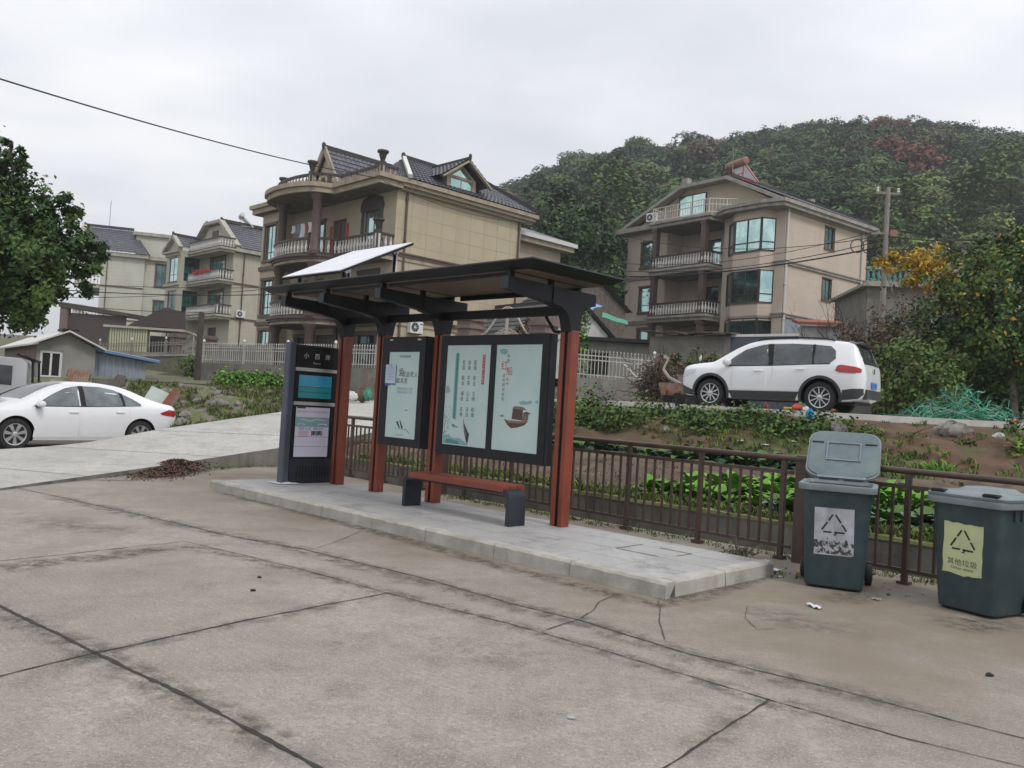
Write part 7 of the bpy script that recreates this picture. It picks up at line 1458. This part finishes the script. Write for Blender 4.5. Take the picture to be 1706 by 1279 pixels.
# ---- plants of the garden plot
def leaf_blade(L_, w, curl, az, tilt, n=4):
    """curved broad leaf as a strip of quads"""
    c, s = math.cos(az), math.sin(az); out = []; x = z = 0; a = tilt; pr = None
    for i in range(n+1):
        t = i/n; hw = w*math.sin(math.pi*(.12 + .86*t))**.8*.5; row = [Vector((c*x - s*hw, s*x + c*hw, z + hw*.25)), Vector((c*x, s*x, z)), Vector((c*x + s*hw, s*x - c*hw, z + hw*.25))]
        if pr: out += [[pr[0], pr[1], row[1], row[0]], [pr[1], pr[2], row[2], row[1]]]
        pr = row; x += L_/n*math.cos(a); z += L_/n*math.sin(a); a -= curl/n
    return out
def rosette(name, label, cat_, group, n, L_, w, mats, seed, t0=.5, t1=1.35, curl=1.2):
    rr = random.Random(seed); e = empty(name, (0,0,-50), 0, label, cat_, group); Qs, mi = [], []
    for i in range(n):
        q = leaf_blade(L_*rr.uniform(.7,1.15), w*rr.uniform(.75,1.2), curl*rr.uniform(.6,1.4), i*2.4 + rr.uniform(-.3,.3), rr.uniform(t0,t1)); k = rr.randrange(len(mats)); Qs += q; mi += [k]*len(q)
    fast_quads('leaves', np.array([[tuple(v) for v in q] for q in Qs]), mi, mats, e); return e
def plant_at(proto, used, pos, s, rz):
    o = proto if not used[0] else copy_tree(proto); used[0] = True; o.location = pos; o.scale = (s, s, s); o.rotation_euler = (RNG.uniform(-.12,.12), RNG.uniform(-.12,.12), rz); return o
def gpos(x, y):     # garden ground under a point given in the stop's frame
    p = SH.w(x, y); best = None
    for u in np.linspace(.2, .98, 90):
        a, b_ = cat(GWw, u), cat(GE, u); d = (b_-a); d.z = 0; v = max(0, min(FOOT-.01, (p-a).xy.dot(d.xy)/d.length_squared)); q = garden_pt(u, v); e = (q.xy-p.xy).length
        if best is None or e < best[0]: best = (e, q)
    return best[1]
fresh = rosette('leafy_vegetable', 'bright green broad leaved vegetable plant growing in the garden plot', 'vegetable', 'bright green vegetables in the garden plot', 16, .34, .17, ('leaf_fresh','leaf_fresh','leaf_lime'), 1); uf = [False]
gray = rosette('cabbage_plant', 'gray green cabbage plant growing beside the mossy garden wall', 'cabbage', 'gray green cabbages in the garden plot', 15, .30, .20, ('leaf_gray','leaf_gray','leaf_mid'), 2, .25, 1.2); ug = [False]
dark = rosette('leafy_vegetable', 'deep blue green vegetable plant in the row at the foot of the earth bank', 'vegetable', 'deep green row below the earth bank', 14, .36, .20, ('leaf_blue','leaf_mid','leaf_blue'), 3, .4, 1.3); ud = [False]
for i in range(170):
    y = RNG.uniform(-.1, 3.4); x = RNG.uniform(4.4, 7.2 - .35*abs(y-1.2)); plant_at(fresh, uf, gpos(x, y), RNG.uniform(.5,1.0), RNG.uniform(0,6.3))
for i in range(66):
    y = RNG.uniform(-2.8, 1.3); x = RNG.uniform(4.3, 5.3 + .3*(y < .5)); plant_at(gray, ug, gpos(x, y), RNG.uniform(.6,1.05), RNG.uniform(0,6.3))
for i in range(18):
    y = RNG.uniform(-3, .2); x = RNG.uniform(5.6, 7.2); plant_at(gray if i % 2 else fresh, ug if i % 2 else uf, gpos(x, y), RNG.uniform(.8,1.2), RNG.uniform(0,6.3))
for i in range(52):
    u = RNG.uniform(.34, .60); v = RNG.uniform(.58, .695); plant_at(dark, ud, garden_pt(u, v), RNG.uniform(.7,1.15), RNG.uniform(0,6.3))
# grass, weeds and straw: nobody could count them
def tufts(name, pts, label, mats, wts, L_=(.08,.2), per=9, w=.012):
    Qs, mi = [], []; rr = random.Random(77); cm = list(range(len(mats)))
    for p in pts:
        k = rr.choices(cm, wts)[0]; s = rr.uniform(*L_)
        for i in range(per):
            a = rr.uniform(0, 6.28); q0 = Vector(p) + Vector((rr.gauss(0,.04), rr.gauss(0,.04), -.01)); d = Vector((math.cos(a)*rr.uniform(.1,.6), math.sin(a)*rr.uniform(.1,.6), 1)).normalized()*s*rr.uniform(.6,1.2); sd = Vector((-math.sin(a), math.cos(a), 0))*w; m_ = q0 + d*.55 + Vector((0,0,s*.05)); t = q0 + d + Vector((math.cos(a), math.sin(a), -.4))*s*.2
            Qs.append([q0-sd, q0+sd, m_+sd*.8, m_-sd*.8]); Qs.append([m_-sd*.8, m_+sd*.8, t+sd*.1, t-sd*.1]); mi += [k, k]
    return tag(fast_quads(name, np.array([[tuple(v) for v in q] for q in Qs]), mi, mats), label, 'grass', kind='stuff')
G_ = []
for i in range(1900): y = RNG.uniform(-6, 10)**1.0; G_.append(SH.w(4.0 + abs(RNG.normal())*.45, y, .26 + .05*RNG.random()))
for i in range(1500): u = RNG.uniform(.15, .95); v = RNG.random()**.7; p = garden_pt(u, FOOT + (1-FOOT)*v); 
for i in range(6500):
    u, v = RNG.uniform(.12, .97), RNG.uniform(.60, 1.); p = garden_pt(u, v)
    if hsh(p.x*.8, p.y*.8 + 3) + RNG.normal()*.2 > .02: G_.append(p)
tufts('garden_grass', G_, 'short grass and weeds on the garden edge and earth bank', ('moss','leaf_mid','leaf_olive','leaf_lime'), (3,2,2,1), (.05,.14))
G_ = [SH.w(3.05 + RNG.normal()*.10, RNG.uniform(-3, 6.5), .0) for _ in range(420)]
for i in range(200): u = RNG.uniform(.30, .44); p = cat(NEAR, u); G_.append(Vector((p.x + .05 + abs(RNG.normal())*.12, p.y - abs(RNG.normal())*.15, .0)))
G_ += [SH.w(1.95 + RNG.normal()*.06, RNG.uniform(-.4, 3.5), .0) for _ in range(160)]
tufts('edge_grass', G_, 'small weeds growing along the railing foot and the ramp edge', ('moss','leaf_mid','leaf_olive'), (3,2,2), (.02,.07), 7, .006)
G_ = []
for i in range(1500): p = lb_pt(RNG.uniform(.2, .95), RNG.random()); 
for i in range(4200):
    p = lb_pt(RNG.uniform(.25, .97), RNG.random()); 
    if hsh(p.x, p.y) + RNG.normal()*.25 > -.05: G_.append(p)
tufts('bank_grass', G_, 'ferns and rough grass growing on the stony bank', ('moss','leaf_olive','leaf_mid','leaf_brown'), (3,3,2,1.2), (.06,.17), 8)
G_ = [garden_pt(RNG.uniform(.05,.5), RNG.uniform(.1,.6)) for _ in range(420)]
tufts('straw', G_, 'dry stubble scattered on the dug garden soil', ('leaf_brown','twig','leaf_olive'), (3,2,1), (.03,.09), 5, .007)
for i, (u, v, s) in enumerate(((.70,.72,1.),(.745,.73,1.25),(.755,.74,1.2),(.66,.73,.8),(.69,.725,.8))):
    p = garden_pt(u, v); rr = random.Random(i); Qs = []
    for k in range(70):
        a = rr.uniform(0, 6.28); h = rr.uniform(.16,.36)*s; q0 = Vector((rr.gauss(0,.13)*s, rr.gauss(0,.08), 0)); d = Vector((math.cos(a)*.35, math.sin(a)*.35, 1))*h; sd = Vector((-math.sin(a), math.cos(a), 0))*.011; m_ = q0 + d*.6; t = q0 + d + Vector((math.cos(a)*h*.25, math.sin(a)*h*.25, -h*.1)); Qs += [[q0-sd, q0+sd, m_+sd, m_-sd], [m_-sd, m_+sd, t, t]]
    o = fast_quads('grass_tuft', np.array([[tuple(x) for x in q] for q in Qs]), RNG.integers(0, 2, len(Qs)), ('leaf_lime','leaf_fresh')); o.location = p; tag(o, 'lime green grass tuft growing on the bare earth bank', 'grass tuft', 'lime tufts on the earth bank')
# bushes hanging along the road edge
kb = [0]
for u, r, dn, m_ in [(x, RNG.uniform(.26,.42), RNG.uniform(.05,.5), 0) for x in np.linspace(.30,.445,10)] + [(x, RNG.uniform(.22,.34), RNG.uniform(.0,.28), 1) for x in np.linspace(.455,.635,15)] + [(x, RNG.uniform(.13,.22), RNG.uniform(.15,.5), 2) for x in np.linspace(.66,.86,8)]:
    p = garden_pt(u, 1 - .16*dn - .05); r *= (1.55, 1.5, 1.3)[m_]; e = empty('bush', (p.x, p.y, p.z - .30 + .08*(m_ == 2)), 0, ['leafy green bush on the bank below the road edge beside the shelter','trailing dull green bush hanging over the road edge under the suv','low yellow green plant under the bare road edge behind the bins'][m_], 'bush', ['bushes below the road edge by the shelter','bushes hanging over the road edge below the suv','low plants on the bank behind the bins'][m_])
    b = MB().m('twig'); rr = random.Random(int(u*1000)); [b.tube([(0,0,0), (rr.gauss(0,.12), rr.gauss(0,.12), .2), (rr.gauss(0,.25), rr.gauss(0,.2), rr.uniform(.2,.5))], [.012,.009,.004], 4) for _ in range(7)]; b.build('stems', e)
    foliage('leaves', e, [(0,-.05,.16,r*1.25,r*.9,r), (r*.7,-.05,.05,r*.8,r*.7,r*.6), (-r*.6,0,.1,r*.9,r*.7,r*.7)], int(700*(r/.3)**1.3), .10, (('leaf_mid','leaf_light','leaf_dark'),('leaf_mid','leaf_light','leaf_dark'),('leaf_olive','moss','leaf_lime'))[m_], (3,2.0,1.1) if m_ < 2 else (2,2,1), 26, .26, .3, asp=.6)
p = garden_pt(.742, .97); e = empty('red_tipped_plant', (p.x, p.y, p.z-.12), 0, 'small leafy plant with red leaves at its top on the bank wall', 'plant'); b = MB().m('twig'); [b.tube([(0,0,0),(.05*k,-.05,.15),(.1*k,-.1,.28)], .006, 4) for k in (-2,-1,0,1,2)]; b.build('stems', e); foliage('leaves', e, [(0,-.1,.05,.28,.2,.18)], 190, .11, ('leaf_mid','leaf_light'), (2,1), 20); foliage('red_leaves', e, [(0,-.1,.27,.11,.1,.08)], 46, .09, ('lamp_red','leaf_red'), (2,1), 6)
# terrace greens by the villa wall and shrub by the dark wall
for i in range(16):
    px = 366 + i*8.6; p = at(px, 652, 25.0 + .14*i + RNG.uniform(-.2,.3)); e = empty('garden_plant', (p.x, p.y, 1.58), 0, 'bushy bright green plant in the terrace row below the white fence', 'plant', 'green row below the white fence'); foliage('leaves', e, [(0,0,.20,.22,.28,.24)], 330, .11, ('leaf_fresh','leaf_mid','leaf_lime'), (3,2,1), 22, .3, .3)
for i, (px, py, r, lb_) in enumerate(((320,612,20,'yellow green shrub at the foot of the wooden pole'),(325,627,8,'tiny round green shrub on the terrace edge under the wooden pole'))):
    c = at(px, py, 32.5); e = empty('shrub', (c.x, c.y, 1.8), 0, lb_, 'shrub'); rr_ = r*32.5/F; foliage('leaves', e, [(0,0,c.z-1.8,rr_,rr_,rr_)], 500 if i == 0 else 160, .13, ('leaf_mid','leaf_light','leaf_olive'), (2,2,1), 24); b = MB().m('twig'); b.tube([(0,0,0),(0,0,c.z-1.8)], .03, 5); b.build('stem', e)
c = at(958, 600, 29); e = empty('shrub', (c.x, c.y, 1.7), 0, 'tall leafy shrub behind the right end post of the shelter', 'shrub'); foliage('leaves', e, [lo for lo in ((-.1,.0,2.9,.5,.5,.8),(.1,0,2.0,.5,.4,.6),(.25,-.1,1.4,.35,.3,.6))], 1500, .13, ('leaf_mid','leaf_lime','leaf_dark'), (3,1,2), 50); b = MB().m('bark'); b.tube([(0,0,0),(0,0,2.9)], [.05,.02], 6); b.build('stem', e)
tree('dense_tree', (at(888, 560, 33).x, 33, 1.8), [lb(882,545,14,33,.4), lb(868,550,10,33,.4)], 'small brown leaved tree behind the scroll gate', 'tree', 420, .14, ('leaf_brown','leaf_olive','leaf_red'), (2,2,1), (.05, 1.5), clumps=25)

# ============================================================ LOOSE THINGS
# leaf pile swept on the ramp edge
c = onz(285, 780, .06); rr = random.Random(6); dx = (onz(345,760,.1)-onz(235,795,.0)).normalized()
C, hh = [], lambda s, t: max(0, .17*math.exp(-((s-.30)/.42)**2 - (t/.30)**2) + .07*math.exp(-((s+.5)/.5)**2 - (t/.30)**2))
for i in range(5200):
    s, t = rr.gauss(-.18,.50), rr.gauss(0,.22); 
    p = c + dx*s + Vector((-dx.y, dx.x, 0))*t; z = .0 + .10*max(0, min(1, (s+.9)/1.8)); C.append((p.x, p.y, z + .7*hh(s,t)*rr.uniform(.2,1) + .015))
tag(fast_quads('leaf_pile', leaf_quads(np.array(C), .05, 1.2, None, .6), RNG.choice(4, len(C), p=[.58,.08,.20,.14]), ('leaf_dead','leaf_red','twig','leaf_brown')), 'swept pile of dead brown leaves at the edge of the concrete ramp', 'leaf pile')
# tangle of green packing strap
p = at(1600, 693, 18.4); e = empty('strap_tangle', (p.x, p.y, 1.765), R(-26), 'loose tangle of green plastic packing strap on the road edge', 'plastic strap'); rr = random.Random(9)
for k, nn_ in (('strap_green', 240), ('strap_pale', 55)):
    b = MB().m(k)
    for i in range(nn_):
        x0 = rr.gauss(0,.55); z0 = abs(rr.gauss(.05,.10)); a = rr.uniform(0, 6.28); d = Vector((math.cos(a), math.sin(a)*.5, rr.uniform(.0,.9)*(abs(x0) < .7))); q = Vector((x0, rr.gauss(0,.22), z0)); P = [q]
        for j in range(7):
            top_ = .62*math.exp(-(q.x/.65)**2) + .06; d = (d + Vector((rr.gauss(0,.35), rr.gauss(0,.3), rr.gauss(-.12,.35) - (.6 if q.z > top_ else 0)))).normalized(); q = q + d*rr.uniform(.08,.17); q.z = max(q.z, .01); P.append(q.copy())
        w_ = Vector((rr.gauss(0,1), rr.gauss(0,1), rr.gauss(0,1))).normalized()*.009; vs = [v for q in P for v in (q-w_, q+w_)]; b.add(vs, [(2*j, 2*j+1, 2*j+3, 2*j+2) for j in range(len(P)-1)])
    b.build('strap', e)
# cart, tools and boards left of the suv
p = at(1128, 664, 23.3); e = empty('handcart', (p.x, p.y, 1.77), R(-8), 'rusty pale handcart with tub tilted beside the vine heap', 'cart')
b = MB().m('rust'); b.hexa([(-.42,-.3,.28),(.38,-.3,.28),(.38,.3,.28),(-.42,.3,.28)], [(-.52,-.38,.62),(.52,-.38,.62),(.52,.38,.62),(-.52,.38,.62)]); b.m('unlit_inside'); b.box(-.46,.46,-.33,.33,.622,.626); b.build('tub', e)  # dark sheet over the solid tub paints its shaded inside
b = MB().m('gate_metal'); b.tube([(.1,-.3,.6),(-.25,-.3,.78),(-.42,-.3,1.0),(-.30,-.3,1.30),(-.42,-.3,1.36)], .025, 6); b.tube([(.1,.3,.6),(-.25,.3,.78),(-.42,.3,1.0),(-.30,.3,1.30),(-.42,.3,1.36)], .025, 6); b.build('handle', e, 40)
b = MB().m('charcoal'); b.box(-.40,.38,-.28,.28,.08,.279); [b.beam((x,-.31,.1),(x,-.31,.62),.04,.03) for x in (-.3,.05,.35)]; b.build('frame', e)
for s in (-1, 1): b = MB().m('rubber'); b.lathe([(.10,-.03),(.17,-.03),(.18,0),(.17,.03),(.10,.03)], (0, s*.36, .18), 18, 'y'); b.build('wheel', e, 40)
p = at(1101, 602, 25.2); b = MB().m('leaf_brown'); b.tube([(.17*math.cos(a), 0, .20*math.sin(a)) for a in np.linspace(0, 6.2832, 25)], .045, 8); b.m('rust'); b.lathe([(.05,-.03),(.05,.03)], (0,0,0), 10, 'y'); [b.beam((0,0,0), (.16*math.cos(a),0,.19*math.sin(a)), .014, .014, (0,1,0)) for a in np.arange(0,6.2,.785)]; q = b.build('cart_wheel', smooth=50); q.location = p; q.rotation_euler = (0,0,R(15)); tag(q, 'old rusty spoked wheel hung in the heap of dead vines', 'wheel')
p = at(1188, 628, 22.6); e = empty('motor_tricycle', (p.x, p.y, 1.77), R(170), 'dark red motor tricycle with round mirrors half hidden behind the suv bonnet', 'tricycle')
b = MB().m('brick_red'); b.rbox(-.6,.2,-.3,.3,.45,.78,.05); b.build('body', e); b = MB().m('black'); b.rbox(-.55,.05,-.22,.22,.782,.90,.04); b.rbox(.05,.45,-.2,.2,.6,.95,.06); b.build('saddle', e); b = MB().m('charcoal'); b.tube([(.3,0,.95),(.4,-.3,1.08),(.32,-.38,1.06)], .018, 6); b.tube([(.3,0,.95),(.4,.3,1.08),(.32,.38,1.06)], .018, 6); b.tube([(.45,0,.3),(.3,0,.95)], .03, 6); b.build('handlebar', e, 40)
for s in (-.33,.33): b = MB().m('chrome'); b.tube([(.38,s*.8,1.06),(.36,s,1.22)], .008, 5); b.lathe([(.02,-.02),(.085,-.015),(.085,.015),(.02,.02)], (.36,s,1.29), 14, 'x'); b.build('mirror', e, 40)
for x, y in ((.5,0),(-.55,.36),(-.55,-.36)): b = MB().m('rubber'); b.lathe([(.1,-.04),(.24,-.05),(.26,0),(.24,.05),(.1,.04)], (x,y,.26), 18, 'y'); b.build('wheel', e, 40)
b = MB().m('rust'); [b.beam((-.9+.2*i,-.4,.5), (-.9+.2*i,-.4,.95), .02, .02) for i in range(6)]; b.beam((-.95,-.4,.95), (.2,-.4,.95), .03, .03); b.beam((-.95,-.4,.7), (.2,-.4,.7), .02, .02); b.build('side_rail', e)
for i, (x0, y0, x1, y1, Y, lb_) in enumerate(((1030,671,1118,672,22.3,'long weathered plank lying on the road, nearest the white kerb'),(1045,669,1125,668,22.8,'long plank lying on the road behind the nearest one'),(1035,668,1080,664,23.2,'short plank lying farthest from the kerb by the vine heap'))):
    a, c = at(x0, y0, Y), at(x1, y1, Y-.25); a.z = c.z = 1.80 + .03*i; b = MB().m('plank'); b.beam(a, c, .16, .035); tag(b.build('plank'), lb_, 'plank')
p = at(1040, 622, 25.6); b = MB().m('white_frame'); b.beam(at(1040,607,25.4), at(1072,640,25.2), .05, .04); tag(b.build('wooden_bar'), 'pale wooden bar leaning between the white fence and the vine heap', 'bar')
# rubbish at the road edge
def crumple(k, r, seed, sq=(1,1,1), n=10):
    rr = random.Random(seed); b = MB().m(k); b.smooth = True
    def f(u, v): a, c = u*2*math.pi, (v-.5)*math.pi; d = r*(1 + .28*math.sin(a*3+seed)*math.cos(c*2) + .2*math.sin(a*7+c*5+seed*2)); return (d*math.cos(a)*math.cos(c)*sq[0], d*math.sin(a)*math.cos(c)*sq[1], d*math.sin(c)*sq[2])
    b.grid(f, 16, n); return b
def put(b, name, p, label, cat_, group=None, rz=0): o = b.build(name, smooth=50); o.location = p; o.rotation_euler = (0,0,rz); return tag(o, label, cat_, group)
def redge(px, dz=.03, off=0.):
    best = min((abs(ray(px, 690).x - (lambda p: p.x/p.y)(cat(NEAR, u))), u) for u in np.linspace(.6, .95, 400))[1]; p = cat(NEAR, best); return Vector((p.x, p.y + off, p.z + dz))
put(crumple('bag_blue', .10, 1, (.8,.6,1.3)), 'plastic_bag', redge(1336, -.08, -.48), 'bright blue plastic bag hanging over the road edge below the suv', 'plastic bag')
b = MB().m('toy_yellow'); b.lathe([(.05,0),(.10,.02),(.11,.05),(.09,.06)], (0,0,0), 14); put(b, 'plastic_bowl', redge(1318, .03, .12), 'yellow plastic bowl on the road edge under the suv', 'bowl')
put(crumple('toy_red', .085, 3, (1.2,.8,.8)), 'plastic_bag', redge(1333, .09, .15), 'red crumpled plastic bag beside the rear wheel of the suv', 'plastic bag'); put(crumple('cloth_white', .06, 4, (1.2,.8,.8)), 'plastic_bag', redge(1346, .07, .12), 'small white crumpled bag touching the rear wheel of the suv', 'plastic bag'); put(crumple('toy_red', .06, 7, (1,.7,.8)), 'plastic_bag', redge(1288, .07, .6), 'small dark pink bag under the middle of the suv', 'plastic bag'); put(crumple('brick_red', .05, 8, (1.3,.8,.7)), 'brick_piece', redge(1392, .06, .1), 'broken brick piece on the road edge behind the suv rear wheel', 'brick')
put(crumple('lime_white', .09, 11, (1.2,.8,.8)), 'white_stone', garden_pt(.735, .93), 'white stone jutting from the bank under the road edge', 'stone')
for i, (u, v, r, sq, lb_) in enumerate(((.712,.935,.24,(1.5,.7,.7),'broad gray broken concrete lump under the road edge'),(.765,.93,.2,(.9,.7,1.1),'upright gray concrete lump on the bank by the red tipped plant'),(.765,.86,.24,(1.1,.8,.8),'pale gray mortar lump low on the earth bank'),(.80,.95,.26,(1.6,.6,.6),'long gray stone block at the right end of the bank'),(.635,.90,.2,(1.1,.7,.8),'gray stone on the bank below the blue plastic bag'),(.42,.88,.16,(1,.8,.9),'pale boulder among the bushes below the road'),(.475,.84,.10,(1.2,.8,.8),'small pale boulder above the deep green row'))): put(crumple('stone', r, 20+i, sq), 'stone', garden_pt(u, v), lb_, 'stone', None, i*1.3)
for i, (u, v) in enumerate(((.55,.80),(.575,.79),(.60,.83),(.615,.76))): b = crumple('lime_white', .05, 31+i, (1.5,.9,.3), 6); put(b, 'litter', garden_pt(u, v) + Vector((0,0,.02)), 'scrap of white litter lying on the bare earth bank', 'litter', 'white litter on the earth bank')
a = garden_pt(.535, .74); b = MB().m('plank'); b.beam(a + Vector((0,0,.0)), a + Vector((.14,-.05,.30)), .03, .03); tag(b.build('stick'), 'short pale stick stuck upright in the soil of the bank', 'stick')
rr = random.Random(12)
for i in range(46):
    p = lb_pt(rr.uniform(.30,.95), rr.uniform(.05,.95)); r = rr.uniform(.05,.17); put(crumple('stone' if i % 3 else 'rubble', r, 50+i, (rr.uniform(.9,1.5), .9, rr.uniform(.5,.9)), 6), 'stone', p, 'rough stone lying in the overgrown bank beside the saloon car', 'stone', 'stones in the bank beside the saloon', rr.uniform(0,6))
# things beyond the gap between kiosk and narrow light box
p = at(589, 662, 24.5); put(crumple('cloth_white', .14, 15, (1.1,.7,.9)), 'sack', at(586, 660, 24.5), 'white sack standing at the roadside seen past the kiosk post', 'sack')
b = MB().m('plank'); q = at(598, 668, 24.6); [b.beam(q + Vector((.05*i,0,0)), q + Vector((.05*i + rr.uniform(.05,.3), .1, rr.uniform(.5,1.0))), .03, .03) for i in range(5)]; tag(b.build('stick_bundle'), 'bundle of brown sticks leaning at the roadside beside the white sack', 'sticks')
put(crumple('leaf_brown', .17, 17, (1.,.7,1.0)), 'sack', at(603, 658, 24.6), 'brown sack standing beside the bundle of sticks', 'sack'); put(crumple('tarp_green', .13, 18, (.8,.6,1.2)), 'plastic_bottle', at(613, 657, 24.4), 'green plastic container at the roadside behind the narrow light box', 'container')
# bits on the concrete
for i, (px, py, r, k, lb_) in enumerate(((421,983,.016,'joint_dirt','dark clod on the open concrete, the larger of two'),(432,961,.014,'joint_dirt','dark clod on the open concrete, the farther of two'),(1648,1124,.020,'joint_dirt','dark lump on the concrete in front of the bins'),(952,1195,.014,'lime_white','tiny white chip on the front slab'))):
    put(crumple(k, r, 70+i, (1.2,.9,.6), 6), 'dirt_clod' if k != 'lime_white' else 'litter', onz(px, py, .008), lb_, 'clod' if k != 'lime_white' else 'litter')
def paper(px, py, w, d, seed, k, label, lift=.02, z0=.006):
    rr = random.Random(seed); b = MB().m(k); f = [rr.uniform(1,4) for _ in range(4)]; b.grid(lambda u, v: (w*(u-.5)*(1-.35*math.sin(v*f[0]+f[1])**2), d*(v-.5)*(1-.3*math.sin(u*f[2])**2), z0 + lift*abs(math.sin(u*f[2]*2+v*f[3]*2))), 12, 8); o = b.build('litter', smooth=60); o.location = onz(px, py, 0); o.rotation_euler = (0,0,rr.uniform(0,3)); md = o.modifiers.new('t', 'SOLIDIFY'); md.thickness = .002; tag(o, label, 'litter')
paper(1276, 942, .16, .10, 1, 'cloth_white', 'crumpled white tissue at the corner of the platform end', .05); paper(1291, 951, .14, .07, 2, 'cloth_white', 'second flat white scrap just right of the crumpled tissue', .02); paper(1355, 1012, .17, .06, 3, 'white_and_glare', 'torn white wrapper on the concrete in front of the open bin', .02); paper(1298, 962, .05, .03, 4, 'paper', 'tiny white scrap below the white scraps by the platform', .01); paper(1460, 1000, .09, .05, 5, 'cornice_cream', 'small beige scrap on the concrete between the two bins', .015); paper(1333, 957, .07, .04, 6, 'leaf_yellow', 'orange dead leaf beside the foot of the open bin', .02); paper(1480, 992, .04, .03, 7, 'leaf_dead', 'small brown scrap between the bins, nearest the railing', .012)
rr = random.Random(4)
for i in range(26):
    p = SH.w(rr.uniform(1.95, 2.7), rr.uniform(-1.6, 2.5), .008); C = np.array([tuple(p)]); o = fast_quads('fallen_leaf', leaf_quads(C, .045, 3.), [0], (('leaf_dead','leaf_brown','leaf_olive')[i % 3],)); tag(o, 'small withered leaf lying on the concrete near the railing', 'leaf', 'withered leaves by the railing')
p = SH.w(2.35, .62); e = empty('weed', (p.x, p.y, 0), 0, 'dry gray weed growing at the platform end by the square railing post', 'weed'); rr = random.Random(3); b = MB().m('bark_pale'); [b.tube([(rr.gauss(0,.04),rr.gauss(0,.03),0),(rr.gauss(0,.08),rr.gauss(0,.06),rr.uniform(.1,.28))], .004, 4) for _ in range(24)]; b.build('stems', e); foliage('leaves', e, [(0,0,.05,.24,.12,.06)], 180, .05, ('leaf_olive','moss','leaf_brown'), (2,1,2), 20)
# ============================================================ the damp air that softens the far hill
m = bpy.data.materials.new('haze'); m.use_nodes = True; nt = m.node_tree; nt.nodes.clear()
o_ = nt.nodes.new('ShaderNodeOutputMaterial'); v_ = nt.nodes.new('ShaderNodeVolumePrincipled'); v_.inputs['Color'].default_value = (.90, .92, .95, 1); v_.inputs['Density'].default_value = .00065; v_.inputs['Anisotropy'].default_value = .2
nt.links.new(v_.outputs[0], o_.inputs['Volume']); M['haze'] = m
b = MB().m('haze'); b.box(-1000, 1000, -500, 1500, -12, 130); tag(b.build('haze'), kind='stuff')
